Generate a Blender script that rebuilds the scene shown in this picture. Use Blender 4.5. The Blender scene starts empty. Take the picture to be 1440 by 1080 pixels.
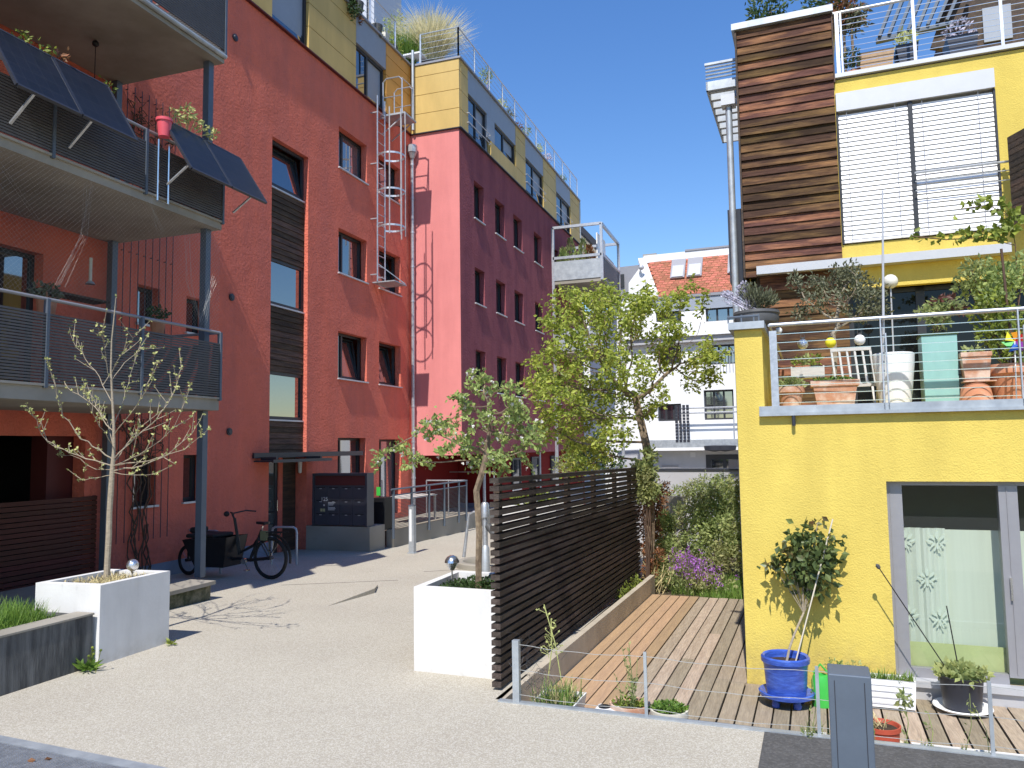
import bpy, math, random
import numpy as np
from mathutils import Vector, Matrix
R = math.radians
S = bpy.context.scene
COL = S.collection
rnd = random.Random(7)

# ---------------------------------------------------------------- camera calibration
F = 1093.33; YAW, PIT, ROL = R(-19.01), R(4.594), R(-0.827)
CAM = Vector((0, 0, 2.1))
_f = Vector((math.sin(YAW)*math.cos(PIT), math.cos(YAW)*math.cos(PIT), math.sin(PIT)))
_r = Vector((math.cos(YAW), -math.sin(YAW), 0)); _u = _r.cross(_f)
CR = _r*math.cos(ROL)+_u*math.sin(ROL); CU = -_r*math.sin(ROL)+_u*math.cos(ROL); CF = _f
def ray(px, py): return CR*((px-720)/F)-CU*((py-540)/F)+CF
def hx(px, py, X): d = ray(px, py); return CAM+d*(X/d.x)
def hy(px, py, Y): d = ray(px, py); return CAM+d*(Y/d.y)
def hz(px, py, z): d = ray(px, py); return CAM+d*((z-CAM.z)/d.z)
def hd(px, py, dist): return CAM+ray(px, py)*dist          # point at a given depth
def gz(y): return 0.0 if y < 7 else -0.022*(y-7)
def gnd(px, py):
    z = 0
    for _ in range(30): p = hz(px, py, z); z = gz(p.y)
    return p
# frame of the yellow house (turned 2.2 degrees)
TH = R(-2.2); RU = Vector((math.cos(TH), math.sin(TH), 0)); RV = Vector((-math.sin(TH), math.cos(TH), 0))
RO = Vector((-.414, 8.18, 0)); ZD = -.25
def RM(p): return RO+RU*p[0]+RV*p[1]+Vector((0, 0, p[2]))
def hv(px, py, v):
    d = ray(px, py); t = ((RO+RV*v-CAM).dot(RV))/d.dot(RV); q = CAM+d*t-RO
    return (q.dot(RU), v, q.z)
def hu(px, py, u):
    d = ray(px, py); t = ((RO+RU*u-CAM).dot(RU))/d.dot(RU); q = CAM+d*t-RO
    return (u, q.dot(RV), q.z)
def hzR(px, py, z): q = hz(px, py, z)-RO; return (q.dot(RU), q.dot(RV), z)

# ---------------------------------------------------------------- mesh builder
class MB:
    def __init__(s, xf=None): s.v = []; s.f = []; s.xf = xf
    def pt(s, p):
        p = Vector(p); s.v.append(s.xf(p) if s.xf else p); return len(s.v)-1
    def poly(s, *ps): s.f.append([s.pt(p) for p in ps]); return s
    def box(s, x0, x1, y0, y1, z0, z1):
        i = [s.pt(p) for p in ((x0,y0,z0),(x1,y0,z0),(x1,y1,z0),(x0,y1,z0),(x0,y0,z1),(x1,y0,z1),(x1,y1,z1),(x0,y1,z1))]
        for q in ((0,3,2,1),(4,5,6,7),(0,1,5,4),(1,2,6,5),(2,3,7,6),(3,0,4,7)): s.f.append([i[k] for k in q])
        return s
    def bar(s, a, b, w, h, up=(0,0,1)):
        a = Vector(a); b = Vector(b); d = (b-a).normalized(); up = Vector(up)
        if abs(d.dot(up)) > .98: up = Vector((0,1,0))
        x = d.cross(up).normalized(); y = x.cross(d)
        i = []
        for c in (a, b):
            for sx, sy in ((-1,-1),(1,-1),(1,1),(-1,1)): i.append(s.pt(c+x*(sx*w/2)+y*(sy*h/2)))
        for q in ((3,2,1,0),(4,5,6,7),(0,1,5,4),(1,2,6,5),(2,3,7,6),(3,0,4,7)): s.f.append([i[k] for k in q])
        return s
    def prism(s, pts, d):
        d = Vector(d); n = len(pts); a = [s.pt(p) for p in pts]; b = [s.pt(Vector(p)+d) for p in pts]
        s.f.append(a[::-1]); s.f.append(b)
        for k in range(n): s.f.append([a[k], a[(k+1)%n], b[(k+1)%n], b[k]])
        return s
    def tube(s, pts, r, n=6, cap=True, closed=False):
        pts = [Vector(p) for p in pts]; m = len(pts)
        rs = r if isinstance(r, (list, tuple)) else [r]*m
        prev = None; rings = []
        for k, p in enumerate(pts):
            if closed: d = pts[(k+1)%m]-pts[k-1]
            else: d = pts[min(k+1, m-1)]-pts[max(k-1, 0)]
            if d.length < 1e-9: d = Vector((0,0,1))
            d.normalize()
            if prev is None: x = d.orthogonal().normalized()
            else:
                x = prev-d*prev.dot(d)
                x = x.normalized() if x.length > 1e-6 else d.orthogonal().normalized()
            prev = x; y = d.cross(x)
            rings.append([s.pt(p+(x*math.cos(2*math.pi*j/n)+y*math.sin(2*math.pi*j/n))*rs[k]) for j in range(n)])
        for k in range(m if closed else m-1):
            A = rings[k]; B = rings[(k+1)%m]
            for j in range(n): s.f.append([A[j], A[(j+1)%n], B[(j+1)%n], B[j]])
        if cap and not closed: s.f.append(rings[0][::-1]); s.f.append(rings[-1])
        return s
    def lathe(s, prof, c, n=24, sx=1, sy=1, a0=0):
        c = Vector(c); rings = []
        for r, z in prof:
            if r < 1e-5: rings.append([s.pt(c+Vector((0,0,z)))])
            else: rings.append([s.pt(c+Vector((r*sx*math.cos(a0+2*math.pi*j/n), r*sy*math.sin(a0+2*math.pi*j/n), z))) for j in range(n)])
        for A, B in zip(rings, rings[1:]):
            for j in range(n):
                k = (j+1)%n
                if len(A) == 1 and len(B) == 1: continue
                if len(A) == 1: s.f.append([A[0], B[k], B[j]])
                elif len(B) == 1: s.f.append([A[j], A[k], B[0]])
                else: s.f.append([A[j], A[k], B[k], B[j]])
        return s
    def ball(s, c, r, n=12, sz=1):
        return s.lathe([(r*math.sin(math.pi*k/8), -r*sz*math.cos(math.pi*k/8)) for k in range(9)], c, n)
    def wall(s, P, u0, u1, z0, z1, holes, inn, depth):
        us = sorted({u0, u1, *[h[0] for h in holes], *[h[1] for h in holes]}); us = [u for u in us if u0 <= u <= u1]
        zs = sorted({z0, z1, *[h[2] for h in holes], *[h[3] for h in holes]}); zs = [z for z in zs if z0 <= z <= z1]
        for a, b in zip(us, us[1:]):
            for c, d in zip(zs, zs[1:]):
                m = ((a+b)/2, (c+d)/2)
                if any(h[0] < m[0] < h[1] and h[2] < m[1] < h[3] for h in holes): continue
                s.poly(P(a,c), P(b,c), P(b,d), P(a,d))
        inn = Vector(inn)
        for h in holes:
            dd = h[4] if len(h) > 4 else depth
            c = [Vector(P(h[0],h[2])), Vector(P(h[1],h[2])), Vector(P(h[1],h[3])), Vector(P(h[0],h[3]))]
            for k in range(4): s.poly(c[k], c[(k+1)%4], c[(k+1)%4]+inn*dd, c[k]+inn*dd)
        return s
    def leaves(s, P, N, L, W=.5, droop=.0, fold=.25):
        """P, N, L: arrays of leaf base points, directions and lengths"""
        for p, d, l in zip(P, N, L):
            d = Vector(d); d.z -= droop; d = d.normalized() if d.length > 1e-6 else Vector((0,0,1))
            q = Vector((rnd.uniform(-1,1), rnd.uniform(-1,1), rnd.uniform(-.4,.4)))
            x = d.cross(q)
            if x.length < 1e-4: x = d.orthogonal()
            x.normalize(); n = x.cross(d); w = l*W/2; p = Vector(p)
            i = [s.pt(p), s.pt(p+d*l*.45+x*w+n*w*fold), s.pt(p+d*l), s.pt(p+d*l*.45-x*w+n*w*fold)]
            s.f.append([i[0], i[1], i[2]]); s.f.append([i[0], i[2], i[3]])
        return s
    def build(s, name, mat, parent=None, smooth=False, bevel=0, **props):
        me = bpy.data.meshes.new(name)
        base = root_loc(parent) if parent else (Vector(props.pop('at')) if 'at' in props else Vector((0,0,0)))
        me.from_pydata([tuple(v-base) for v in s.v], [], s.f); me.update()
        if mat: me.materials.append(mat)
        if smooth:
            for p in me.polygons: p.use_smooth = True
            if smooth != 'all': me.set_sharp_from_angle(angle=R(40))
        o = bpy.data.objects.new(name, me); COL.objects.link(o)
        if parent: o.parent = parent
        else: o.location = base
        if bevel:
            b = o.modifiers.new('bevel', 'BEVEL'); b.width = bevel; b.segments = 2; b.limit_method = 'ANGLE'; b.angle_limit = R(40)
        for k, v in props.items(): o[k] = v
        return o
def root_loc(o):
    while o.parent: o = o.parent
    return o.location.copy()
def thing(name, label, cat, loc=(0,0,0), group=None):
    o = bpy.data.objects.new(name, None); COL.objects.link(o); o.location = loc; o.empty_display_size = .1
    o['label'] = label; o['category'] = cat
    if group: o['group'] = group
    return o
def tag(o, label, cat, group=None):
    o['label'] = label; o['category'] = cat
    if group: o['group'] = group
    return o
def struct(o): o['kind'] = 'structure'; return o
def stuff(o): o['kind'] = 'stuff'; return o
def copy_tree(o, loc=None, parent=None, rot=None):
    c = o.copy(); COL.objects.link(c)
    if parent: c.parent = parent
    if loc is not None: c.location = loc
    if rot is not None: c.rotation_euler.z = rot
    for ch in [x for x in bpy.data.objects if x.parent == o]: copy_tree(ch, None, c)
    return c

# ---------------------------------------------------------------- materials
def nodes(name):
    m = bpy.data.materials.new(name); m.use_nodes = True; nt = m.node_tree
    return m, nt, nt.nodes['Principled BSDF']
def lin(c):
    return tuple((x/12.92 if x <= .04045 else ((x+.055)/1.055)**2.4) for x in c)
def N(nt, t, **kw):
    n = nt.nodes.new(t)
    for k, v in kw.items():
        if k.startswith('i_'):
            key = k[2:]; key = int(key) if key.isdigit() else key.replace('_', ' ')
            n.inputs[key].default_value = v
        else: setattr(n, k, v)
    return n
def M(name, col, rough=.6, metal=0, var=.12, vs=4, bump=0, bs=60, spec=.4, stretch=(1,1,1), col2=None, island=0, det=6, trans=0, c2s=(.4,.65), c2scale=None, c2stretch=None, speck=None, bdist=.01, bump2=None, grime=None):
    """general procedural surface: noise-modulated base colour, optional second colour in patches, per-piece variation, bump"""
    m, nt, b = nodes(name); L = nt.links.new
    tc = N(nt, 'ShaderNodeTexCoord'); mp = N(nt, 'ShaderNodeMapping'); mp.inputs['Scale'].default_value = stretch
    L(tc.outputs['Object'], mp.inputs['Vector'])
    nz = N(nt, 'ShaderNodeTexNoise', i_Scale=vs, i_Detail=det, i_Roughness=.65); L(mp.outputs[0], nz.inputs['Vector'])
    mr = N(nt, 'ShaderNodeMapRange'); mr.inputs[1].default_value = .25; mr.inputs[2].default_value = .75
    mr.inputs[3].default_value = 1-var; mr.inputs[4].default_value = 1+var; L(nz.outputs[0], mr.inputs[0])
    src = None
    if col2:
        mx = N(nt, 'ShaderNodeMix', data_type='RGBA'); mx.inputs[6].default_value = (*col, 1); mx.inputs[7].default_value = (*col2, 1)
        mp2 = N(nt, 'ShaderNodeMapping'); mp2.inputs['Scale'].default_value = c2stretch or stretch; L(tc.outputs['Object'], mp2.inputs['Vector'])
        n2 = N(nt, 'ShaderNodeTexNoise', i_Scale=c2scale or vs*.4, i_Detail=5, i_Roughness=.6); L(mp2.outputs[0], n2.inputs['Vector'])
        r2 = N(nt, 'ShaderNodeMapRange'); r2.inputs[1].default_value = c2s[0]; r2.inputs[2].default_value = c2s[1]; L(n2.outputs[0], r2.inputs[0])
        L(r2.outputs[0], mx.inputs[0]); src = mx.outputs[2]
    hs = N(nt, 'ShaderNodeHueSaturation')
    if src: L(src, hs.inputs['Color'])
    else: hs.inputs['Color'].default_value = (*col, 1)
    if island:
        g = N(nt, 'ShaderNodeNewGeometry'); mi = N(nt, 'ShaderNodeMapRange'); mi.inputs[3].default_value = 1-island; mi.inputs[4].default_value = 1+island
        L(g.outputs['Random Per Island'], mi.inputs[0]); mu = N(nt, 'ShaderNodeMath', operation='MULTIPLY')
        L(mr.outputs[0], mu.inputs[0]); L(mi.outputs[0], mu.inputs[1]); L(mu.outputs[0], hs.inputs['Value'])
        mh = N(nt, 'ShaderNodeMapRange'); mh.inputs[3].default_value = .5+.04*island; mh.inputs[4].default_value = .5-.04*island
        L(g.outputs['Random Per Island'], mh.inputs[0]); L(mh.outputs[0], hs.inputs['Hue'])
    else: L(mr.outputs[0], hs.inputs['Value'])
    out = hs.outputs[0]
    if speck:   # (scale, darker colour, amount, lighter colour)
        vo = N(nt, 'ShaderNodeTexVoronoi', i_Scale=speck[0]); L(tc.outputs['Object'], vo.inputs['Vector'])
        rp = N(nt, 'ShaderNodeValToRGB'); e = rp.color_ramp.elements; rp.color_ramp.interpolation = 'CONSTANT'
        e[0].position = 0; e[0].color = (*speck[1], 1); e[1].position = .3; e[1].color = (*col, 1); q = e.new(.75); q.color = (*speck[3], 1)
        sp = N(nt, 'ShaderNodeSeparateColor'); L(vo.outputs['Color'], sp.inputs[0]); L(sp.outputs[0], rp.inputs[0])
        mx2 = N(nt, 'ShaderNodeMix', data_type='RGBA', blend_type='MIX'); mx2.inputs[0].default_value = speck[2]
        L(out, mx2.inputs[6]); L(rp.outputs[0], mx2.inputs[7]); out = mx2.outputs[2]
    if grime:   # (height the soil splashes reach, amount, colour)
        sx = N(nt, 'ShaderNodeSeparateXYZ'); L(tc.outputs['Object'], sx.inputs[0])
        gm = N(nt, 'ShaderNodeMapRange'); gm.inputs[1].default_value = 0; gm.inputs[2].default_value = grime[0]; gm.inputs[3].default_value = 1; gm.inputs[4].default_value = 0; L(sx.outputs[2], gm.inputs[0])
        gn = N(nt, 'ShaderNodeTexNoise', i_Scale=9, i_Detail=6, i_Roughness=.7); L(tc.outputs['Object'], gn.inputs['Vector'])
        gr = N(nt, 'ShaderNodeMapRange'); gr.inputs[1].default_value = .35; gr.inputs[2].default_value = .7; L(gn.outputs[0], gr.inputs[0])
        g2 = N(nt, 'ShaderNodeMath', operation='MULTIPLY'); L(gm.outputs[0], g2.inputs[0]); L(gr.outputs[0], g2.inputs[1]); g3 = N(nt, 'ShaderNodeMath', operation='MULTIPLY', i_1=grime[1]); L(g2.outputs[0], g3.inputs[0])
        mg = N(nt, 'ShaderNodeMix', data_type='RGBA'); L(g3.outputs[0], mg.inputs[0]); L(out, mg.inputs[6]); mg.inputs[7].default_value = (*grime[2], 1); out = mg.outputs[2]
    L(out, b.inputs['Base Color'])
    b.inputs['Roughness'].default_value = rough; b.inputs['Metallic'].default_value = metal; b.inputs['Specular IOR Level'].default_value = spec
    if bump:
        nb = N(nt, 'ShaderNodeTexNoise', i_Scale=bs, i_Detail=4, i_Roughness=.6); L(mp.outputs[0], nb.inputs['Vector'])
        bp = N(nt, 'ShaderNodeBump', i_Strength=bump, i_Distance=bdist); L(nb.outputs[0], bp.inputs['Height']); L(bp.outputs[0], b.inputs['Normal'])
        if bump2:
            n3 = N(nt, 'ShaderNodeTexNoise', i_Scale=bump2[0], i_Detail=3, i_Roughness=.55); L(tc.outputs['Object'], n3.inputs['Vector']); b2 = N(nt, 'ShaderNodeBump', i_Strength=bump2[1], i_Distance=bump2[2]); L(n3.outputs[0], b2.inputs['Height']); L(b2.outputs[0], bp.inputs['Normal'])
    if trans:
        tr = N(nt, 'ShaderNodeBsdfTranslucent'); L(out, tr.inputs['Color']); ms = N(nt, 'ShaderNodeMixShader'); ms.inputs[0].default_value = trans
        L(b.outputs[0], ms.inputs[1]); L(tr.outputs[0], ms.inputs[2]); L(ms.outputs[0], nt.nodes['Material Output'].inputs[0])
    return m
def glass(name, tint=(.7,.8,.78), clear=.8, ior=1.5):
    m, nt, b = nodes(name); nt.nodes.remove(b); L = nt.links.new
    t = N(nt, 'ShaderNodeBsdfTransparent'); t.inputs[0].default_value = (*[c*clear for c in tint], 1)
    g = N(nt, 'ShaderNodeBsdfGlossy'); g.inputs['Roughness'].default_value = .01
    lw = N(nt, 'ShaderNodeLayerWeight'); pw = N(nt, 'ShaderNodeMath', operation='POWER', i_1=4.0); fr = N(nt, 'ShaderNodeMath', operation='MULTIPLY_ADD', i_1=.85, i_2=.07); ms = N(nt, 'ShaderNodeMixShader')
    L(lw.outputs['Facing'], pw.inputs[0]); L(pw.outputs[0], fr.inputs[0]); L(fr.outputs[0], ms.inputs[0]); L(t.outputs[0], ms.inputs[1]); L(g.outputs[0], ms.inputs[2]); L(ms.outputs[0], nt.nodes['Material Output'].inputs[0])
    return m
def darkglass(name, col=(.02,.025,.03), wob=.02):
    m, nt, b = nodes(name); L = nt.links.new
    b.inputs['Base Color'].default_value = (*col, 1); b.inputs['Roughness'].default_value = .03; b.inputs['IOR'].default_value = 2.5; b.inputs['Specular IOR Level'].default_value = .8
    tc = N(nt, 'ShaderNodeTexCoord'); n = N(nt, 'ShaderNodeTexNoise', i_Scale=1.3, i_Detail=1); L(tc.outputs['Object'], n.inputs[0])
    bp = N(nt, 'ShaderNodeBump', i_Strength=wob, i_Distance=.05); L(n.outputs[0], bp.inputs['Height']); L(bp.outputs[0], b.inputs['Normal'])
    return m
K = {}
K['red'] = M('red stucco', (.72,.182,.120), .9, var=.09, vs=1.6, bump=1, bs=17, spec=.1, col2=(.62,.168,.12), c2scale=1.1, c2stretch=(1.6,1.6,.22), bdist=.035, bump2=(2.0,.5,.10), grime=(.7,.5,(.25,.09,.06)))
K['rose'] = M('rose stucco', (.69,.25,.235), .9, var=.05, vs=1.6, bump=.5, bs=45, spec=.1, col2=(.61,.215,.205), c2scale=1.1, c2stretch=(1.6,1.6,.2))
K['crimson'] = M('crimson stucco', (.30,.092,.104), .9, var=.1, vs=1.6, bump=1, bs=15, spec=.1, col2=(.24,.073,.09), c2scale=1.1, c2stretch=(1.6,1.6,.25), bdist=.04, bump2=(1.6,.5,.12))
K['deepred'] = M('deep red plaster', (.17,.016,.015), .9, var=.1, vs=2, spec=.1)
K['ochre'] = M('ochre fibre cement cladding', (.60,.42,.145), .6, var=.08, vs=3, spec=.3, stretch=(1,1,.3), col2=(.53,.37,.125), c2scale=1.2)
K['yellow'] = M('yellow stucco', (.68,.525,.122), .9, var=.05, vs=1.6, bump=.7, bs=60, spec=.12, col2=(.60,.46,.107), c2scale=1.4, c2stretch=(1.6,1.6,.25), grime=(.55,.75,(.26,.21,.11)), bump2=(3,.3,.03))
K['plinth'] = M('grey blue plinth paint', (.22,.24,.30), .8, var=.12, vs=4, bump=.2)
K['conc'] = M('weathered concrete', (.34,.31,.26), .9, var=.2, vs=3, bump=.3, bs=40, col2=(.24,.22,.18), c2scale=1.5, spec=.2)
K['soffit'] = M('balcony concrete', (.36,.33,.28), .9, var=.12, vs=1.5, bump=.1, bs=30, col2=(.27,.245,.2), c2scale=.8, spec=.2)
K['dconc'] = M('dark stained board-marked concrete', (.15,.15,.145), .9, var=.35, vs=3, bump=.6, bs=18, stretch=(4,4,.6), col2=(.055,.055,.055), c2scale=2.2, spec=.2)
K['moss'] = M('mossy concrete', (.16,.15,.10), .95, var=.5, vs=14, bump=.6, bs=40, col2=(.05,.06,.03), c2scale=6)
K['white'] = M('white planter concrete', (.68,.67,.65), .75, var=.06, vs=2.5, bump=.15, bs=25, col2=(.60,.59,.57), c2scale=2.0, c2stretch=(2.2,2.2,.35), c2s=(.48,.78), spec=.25, grime=(.2,.5,(.42,.38,.31)))
K['whitewall'] = M('white render', (.78,.78,.78), .9, var=.03, vs=2, spec=.2)
K['greywall'] = M('pale grey render', (.42,.42,.44), .9, var=.08, vs=2)
K['steel'] = M('galvanised steel', (.55,.57,.60), .45, .75, var=.14, vs=30, col2=(.44,.46,.49), c2scale=12, spec=.5)
K['galv'] = M('dull galvanised sheet', (.46,.49,.51), .5, .5, var=.14, vs=10, col2=(.36,.39,.42), c2scale=4)
K['slate'] = M('slate grey painted steel', (.11,.135,.17), .5, .2, var=.1, vs=5, spec=.4)
K['slats'] = M('dark grey balcony slats', (.105,.10,.10), .55, .1, var=.12, vs=5, spec=.3)
K['anthr'] = M('anthracite powder coat', (.035,.038,.05), .42, .1, var=.1, vs=8, spec=.45)
K['frame'] = M('dark window frame', (.035,.037,.042), .45, .1, var=.08, vs=10)
K['gframe'] = M('grey aluminium frame', (.30,.295,.31), .45, .3, var=.05, vs=10)
K['lgrey'] = M('light grey metal', (.52,.525,.54), .45, .3, var=.04, vs=6)
K['panel'] = M('grey blue panel', (.30,.33,.38), .55, .1, var=.05, vs=4)
K['sill'] = M('pale sill metal', (.55,.55,.56), .5, .3, var=.06, vs=8)
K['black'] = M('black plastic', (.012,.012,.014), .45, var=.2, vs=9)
K['rubber'] = M('black rubber', (.014,.014,.014), .8, var=.2, vs=20)
K['pv'] = None
K['wood'] = M('burnt larch cladding', (.070,.037,.026), .8, var=.6, vs=7, bump=.4, bs=22, stretch=(.5,6,9), col2=(.235,.125,.055), island=.5, c2scale=1.5, c2stretch=(.7,3,4.5), spec=.12, c2s=(.44,.66))
K['dwood'] = M('weathered dark boards', (.045,.032,.024), .75, var=.5, vs=7, bump=.3, bs=20, stretch=(6,.6,9), col2=(.085,.055,.035), island=.4, c2scale=1.5)
K['fence'] = M('dark brown stained slats', (.040,.029,.023), .72, var=.4, vs=9, bump=.3, bs=30, stretch=(6,.5,8), col2=(.085,.066,.054), island=.3, c2scale=2.2, spec=.3)
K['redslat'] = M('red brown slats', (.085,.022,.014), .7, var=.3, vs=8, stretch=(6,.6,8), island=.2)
K['deckn'] = M('new orange deck boards', (.41,.275,.155), .75, var=.22, vs=8, bump=.25, bs=25, stretch=(8,.7,8), col2=(.35,.235,.14), island=.16, c2scale=2)
K['decko'] = M('grey weathered deck boards', (.365,.295,.21), .85, var=.32, vs=9, bump=.45, bs=30, stretch=(9,.8,9), col2=(.30,.235,.165), island=.28, c2scale=2.2)
K['bench'] = M('bleached wood', (.55,.53,.49), .8, var=.15, vs=8, stretch=(1,1,6))
K['terra'] = M('terracotta', (.52,.22,.115), .85, var=.15, vs=6, bump=.15, col2=(.60,.36,.25), c2scale=5, c2s=(.5,.75))
K['terra2'] = M('lime bloomed terracotta', (.50,.25,.15), .85, var=.15, vs=6, bump=.2, col2=(.62,.46,.36), c2scale=7, c2s=(.42,.6))
K['redpot'] = M('red clay plastic pot', (.42,.075,.04), .6, var=.12, vs=6)
K['blue'] = M('blue glazed ceramic', (.030,.075,.36), .18, var=.35, vs=14, bump=.25, bs=25, stretch=(1,1,5), spec=.6, col2=(.06,.13,.48), c2scale=5)
K['turq'] = M('turquoise glazed planter', (.26,.47,.43), .45, var=.08, vs=8, stretch=(1,1,.4))
K['cream'] = M('cream stone pot', (.62,.58,.48), .85, var=.2, vs=10, bump=.3, bs=30)
K['wplast'] = M('white plastic', (.80,.79,.77), .4, var=.05, vs=10, spec=.4)
K['green'] = M('green plastic', (.05,.42,.06), .35, var=.08, vs=8, spec=.5)
K['pink'] = M('pink plastic', (.70,.10,.13), .4, var=.05, vs=8)
K['stone'] = M('dark grey stone bowl', (.075,.075,.075), .6, var=.25, vs=8, bump=.1)
K['soil'] = M('dark soil', (.045,.03,.02), .95, var=.4, vs=20, bump=.8, bs=40)
K['mail'] = M('grey mailbox enamel', (.062,.064,.080), .42, .1, var=.08, vs=8, spec=.45)
K['nwood'] = M('weathered brown niche boards', (.115,.075,.05), .8, var=.5, vs=7, bump=.3, bs=20, stretch=(6,.6,9), col2=(.06,.042,.032), island=.35, c2scale=1.5, spec=.15)
K['kerb'] = M('pale kerb concrete', (.47,.41,.32), .9, var=.14, vs=4, bump=.3, bs=40, col2=(.38,.33,.26), c2scale=1.6)
K['edge'] = M('dark red flashing and shaded jamb', (.10,.02,.02), .6)
K['paned'] = darkglass('dark terrace door glass', (.006,.007,.008))
K['paned'].node_tree.nodes['Principled BSDF'].inputs['IOR'].default_value = 1.28
K['straw'] = M('dry straw', (.48,.40,.20), .8, var=.2, vs=10, island=.3)
K['grass'] = M('fresh grass', (.17,.29,.05), .6, var=.2, vs=3, island=.4, trans=.4)
K['drygrass'] = M('pale ornamental grass', (.74,.69,.45), .7, var=.12, vs=3, island=.3, trans=.4)
K['leafc'] = M('bronze green cherry leaves', (.40,.47,.085), .5, var=.15, vs=1.5, island=.4, trans=.5, col2=(.40,.31,.11), c2scale=1.6, c2s=(.56,.8))
K['leafa'] = M('fresh apple leaves', (.34,.42,.13), .5, var=.15, vs=3, island=.4, trans=.45)
K['leafd'] = M('deep green leaves', (.045,.085,.022), .5, var=.2, vs=3, island=.4, trans=.25)
K['leafr'] = M('rose leaves', (.105,.145,.045), .42, var=.2, vs=9, island=.45, trans=.3, col2=(.15,.065,.035), c2scale=5, c2s=(.56,.72))
K['leafo'] = M('grey green olive leaves', (.14,.15,.085), .5, var=.2, vs=5, island=.4, trans=.2)
K['leafs'] = M('shrub leaves', (.36,.45,.16), .55, var=.2, vs=2, island=.4, trans=.5, col2=(.40,.38,.18), c2scale=1.2)
K['leafy'] = M('yellow green leaves', (.24,.30,.05), .5, var=.15, vs=5, island=.35, trans=.4)
K['leafb'] = M('brown autumn leaves', (.22,.10,.04), .6, var=.2, vs=5, island=.4, trans=.2)
K['maple'] = M('dark red maple leaves', (.12,.045,.03), .5, var=.2, vs=5, island=.4, trans=.3)
K['bud'] = M('pale spring buds', (.50,.52,.20), .6, var=.15, vs=6, island=.3, trans=.3)
K['petal'] = M('white petals', (.80,.76,.72), .6, var=.08, vs=6, trans=.3)
K['purple'] = M('purple flowers', (.42,.16,.55), .6, var=.2, vs=6, island=.3, trans=.3)
K['lav'] = M('pale lilac flowers', (.40,.38,.46), .7, var=.2, vs=6, island=.35)
K['bark'] = M('brown bark', (.15,.105,.07), .9, var=.4, vs=18, bump=.7, bs=40, col2=(.26,.20,.13), c2scale=9, stretch=(1,1,.6))
K['pbark'] = M('pale bark', (.33,.275,.20), .85, var=.3, vs=22, bump=.4, bs=40, stretch=(1,1,2.2))
K['twig'] = M('brown twigs', (.10,.06,.04), .9, var=.3, vs=10)
K['stake'] = M('pale wooden stake', (.56,.50,.40), .8, var=.1, vs=10)
K['pane'] = darkglass('dark window pane')
K['paneb'] = darkglass('window pane with pale curtain', (.10,.10,.11))
K['paneg'] = darkglass('dim greenish door glass', (.05,.065,.065))
K['glass'] = glass('clear glass', (.93,.96,.92), .96, 1.55)
K['globe'] = M('opal globe', (.72,.69,.60), .35, var=.04, vs=4, spec=.5)
K['crackle'] = M('crackled mirror glass', (.75,.75,.75), .08, .9, var=.3, vs=30, bump=.8, bs=60)
K['chrome'] = M('stainless steel', (.70,.69,.66), .22, .95, var=.06, vs=20)
K['wire'] = M('galvanised wire', (.50,.50,.48), .5, .5, var=.2, vs=40)
K['rtile'] = M('orange red roof tiles', (.40,.145,.085), .8, var=.25, vs=3, island=.3)
K['path'] = M('exposed aggregate paving', (.415,.378,.302), .95, var=.09, vs=.8, bump=.35, bs=260, speck=(130, (.30,.27,.22), .55, (.58,.55,.48)), col2=(.345,.305,.245), c2scale=.7, c2s=(.46,.78), spec=.15, bdist=.003)
K['slab'] = M('dark asphalt slab', (.085,.082,.078), .95, var=.3, vs=6, bump=.5, bs=120, speck=(60, (.06,.058,.055), .45, (.13,.125,.12)))
K['earth'] = M('brown earth', (.10,.075,.05), .95, var=.4, vs=6, bump=.6, bs=30)
K['wmetal'] = M('white lacquered metal', (.82,.82,.83), .4, .0, var=.03, vs=6, spec=.4)
K['wtext'] = M('white lettering', (.6,.6,.62), .6, var=.02)
K['ytext'] = M('pale yellow stickers', (.42,.40,.22), .6, var=.1)
K['curtain'] = M('sheer pale curtain', (.72,.78,.69), .9, var=.05, vs=3, stretch=(6,1,.3), trans=.25)
K['pattern'] = M('curtain damask', (.58,.65,.57), .9, var=.05)
K['room'] = M('room plaster', (.34,.40,.33), .9, var=.06)
K['lime'] = M('lime green cloth', (.46,.51,.25), .9, var=.1)
def slatmat():
    m, nt, b = nodes('photovoltaic glass'); L = nt.links.new
    tc = N(nt, 'ShaderNodeTexCoord'); br = N(nt, 'ShaderNodeTexBrick', offset=0)
    br.inputs['Color1'].default_value = (.012,.014,.02,1); br.inputs['Color2'].default_value = (.015,.017,.025,1); br.inputs['Mortar'].default_value = (.026,.028,.034,1)
    br.inputs['Scale'].default_value = 1; br.inputs['Mortar Size'].default_value = .004; br.inputs['Brick Width'].default_value = .16; br.inputs['Row Height'].default_value = .16
    mp = N(nt, 'ShaderNodeMapping'); mp.inputs['Rotation'].default_value = (0, R(90), 0); sp = N(nt, 'ShaderNodeSeparateXYZ'); cb = N(nt, 'ShaderNodeCombineXYZ')
    L(tc.outputs['Object'], sp.inputs[0]); L(sp.outputs[1], cb.inputs[0]); L(sp.outputs[2], cb.inputs[1]); L(cb.outputs[0], br.inputs[0]); L(br.outputs[0], b.inputs['Base Color'])
    b.inputs['Roughness'].default_value = .3; b.inputs['Specular IOR Level'].default_value = .2
    return m
K['pv'] = slatmat()

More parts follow.
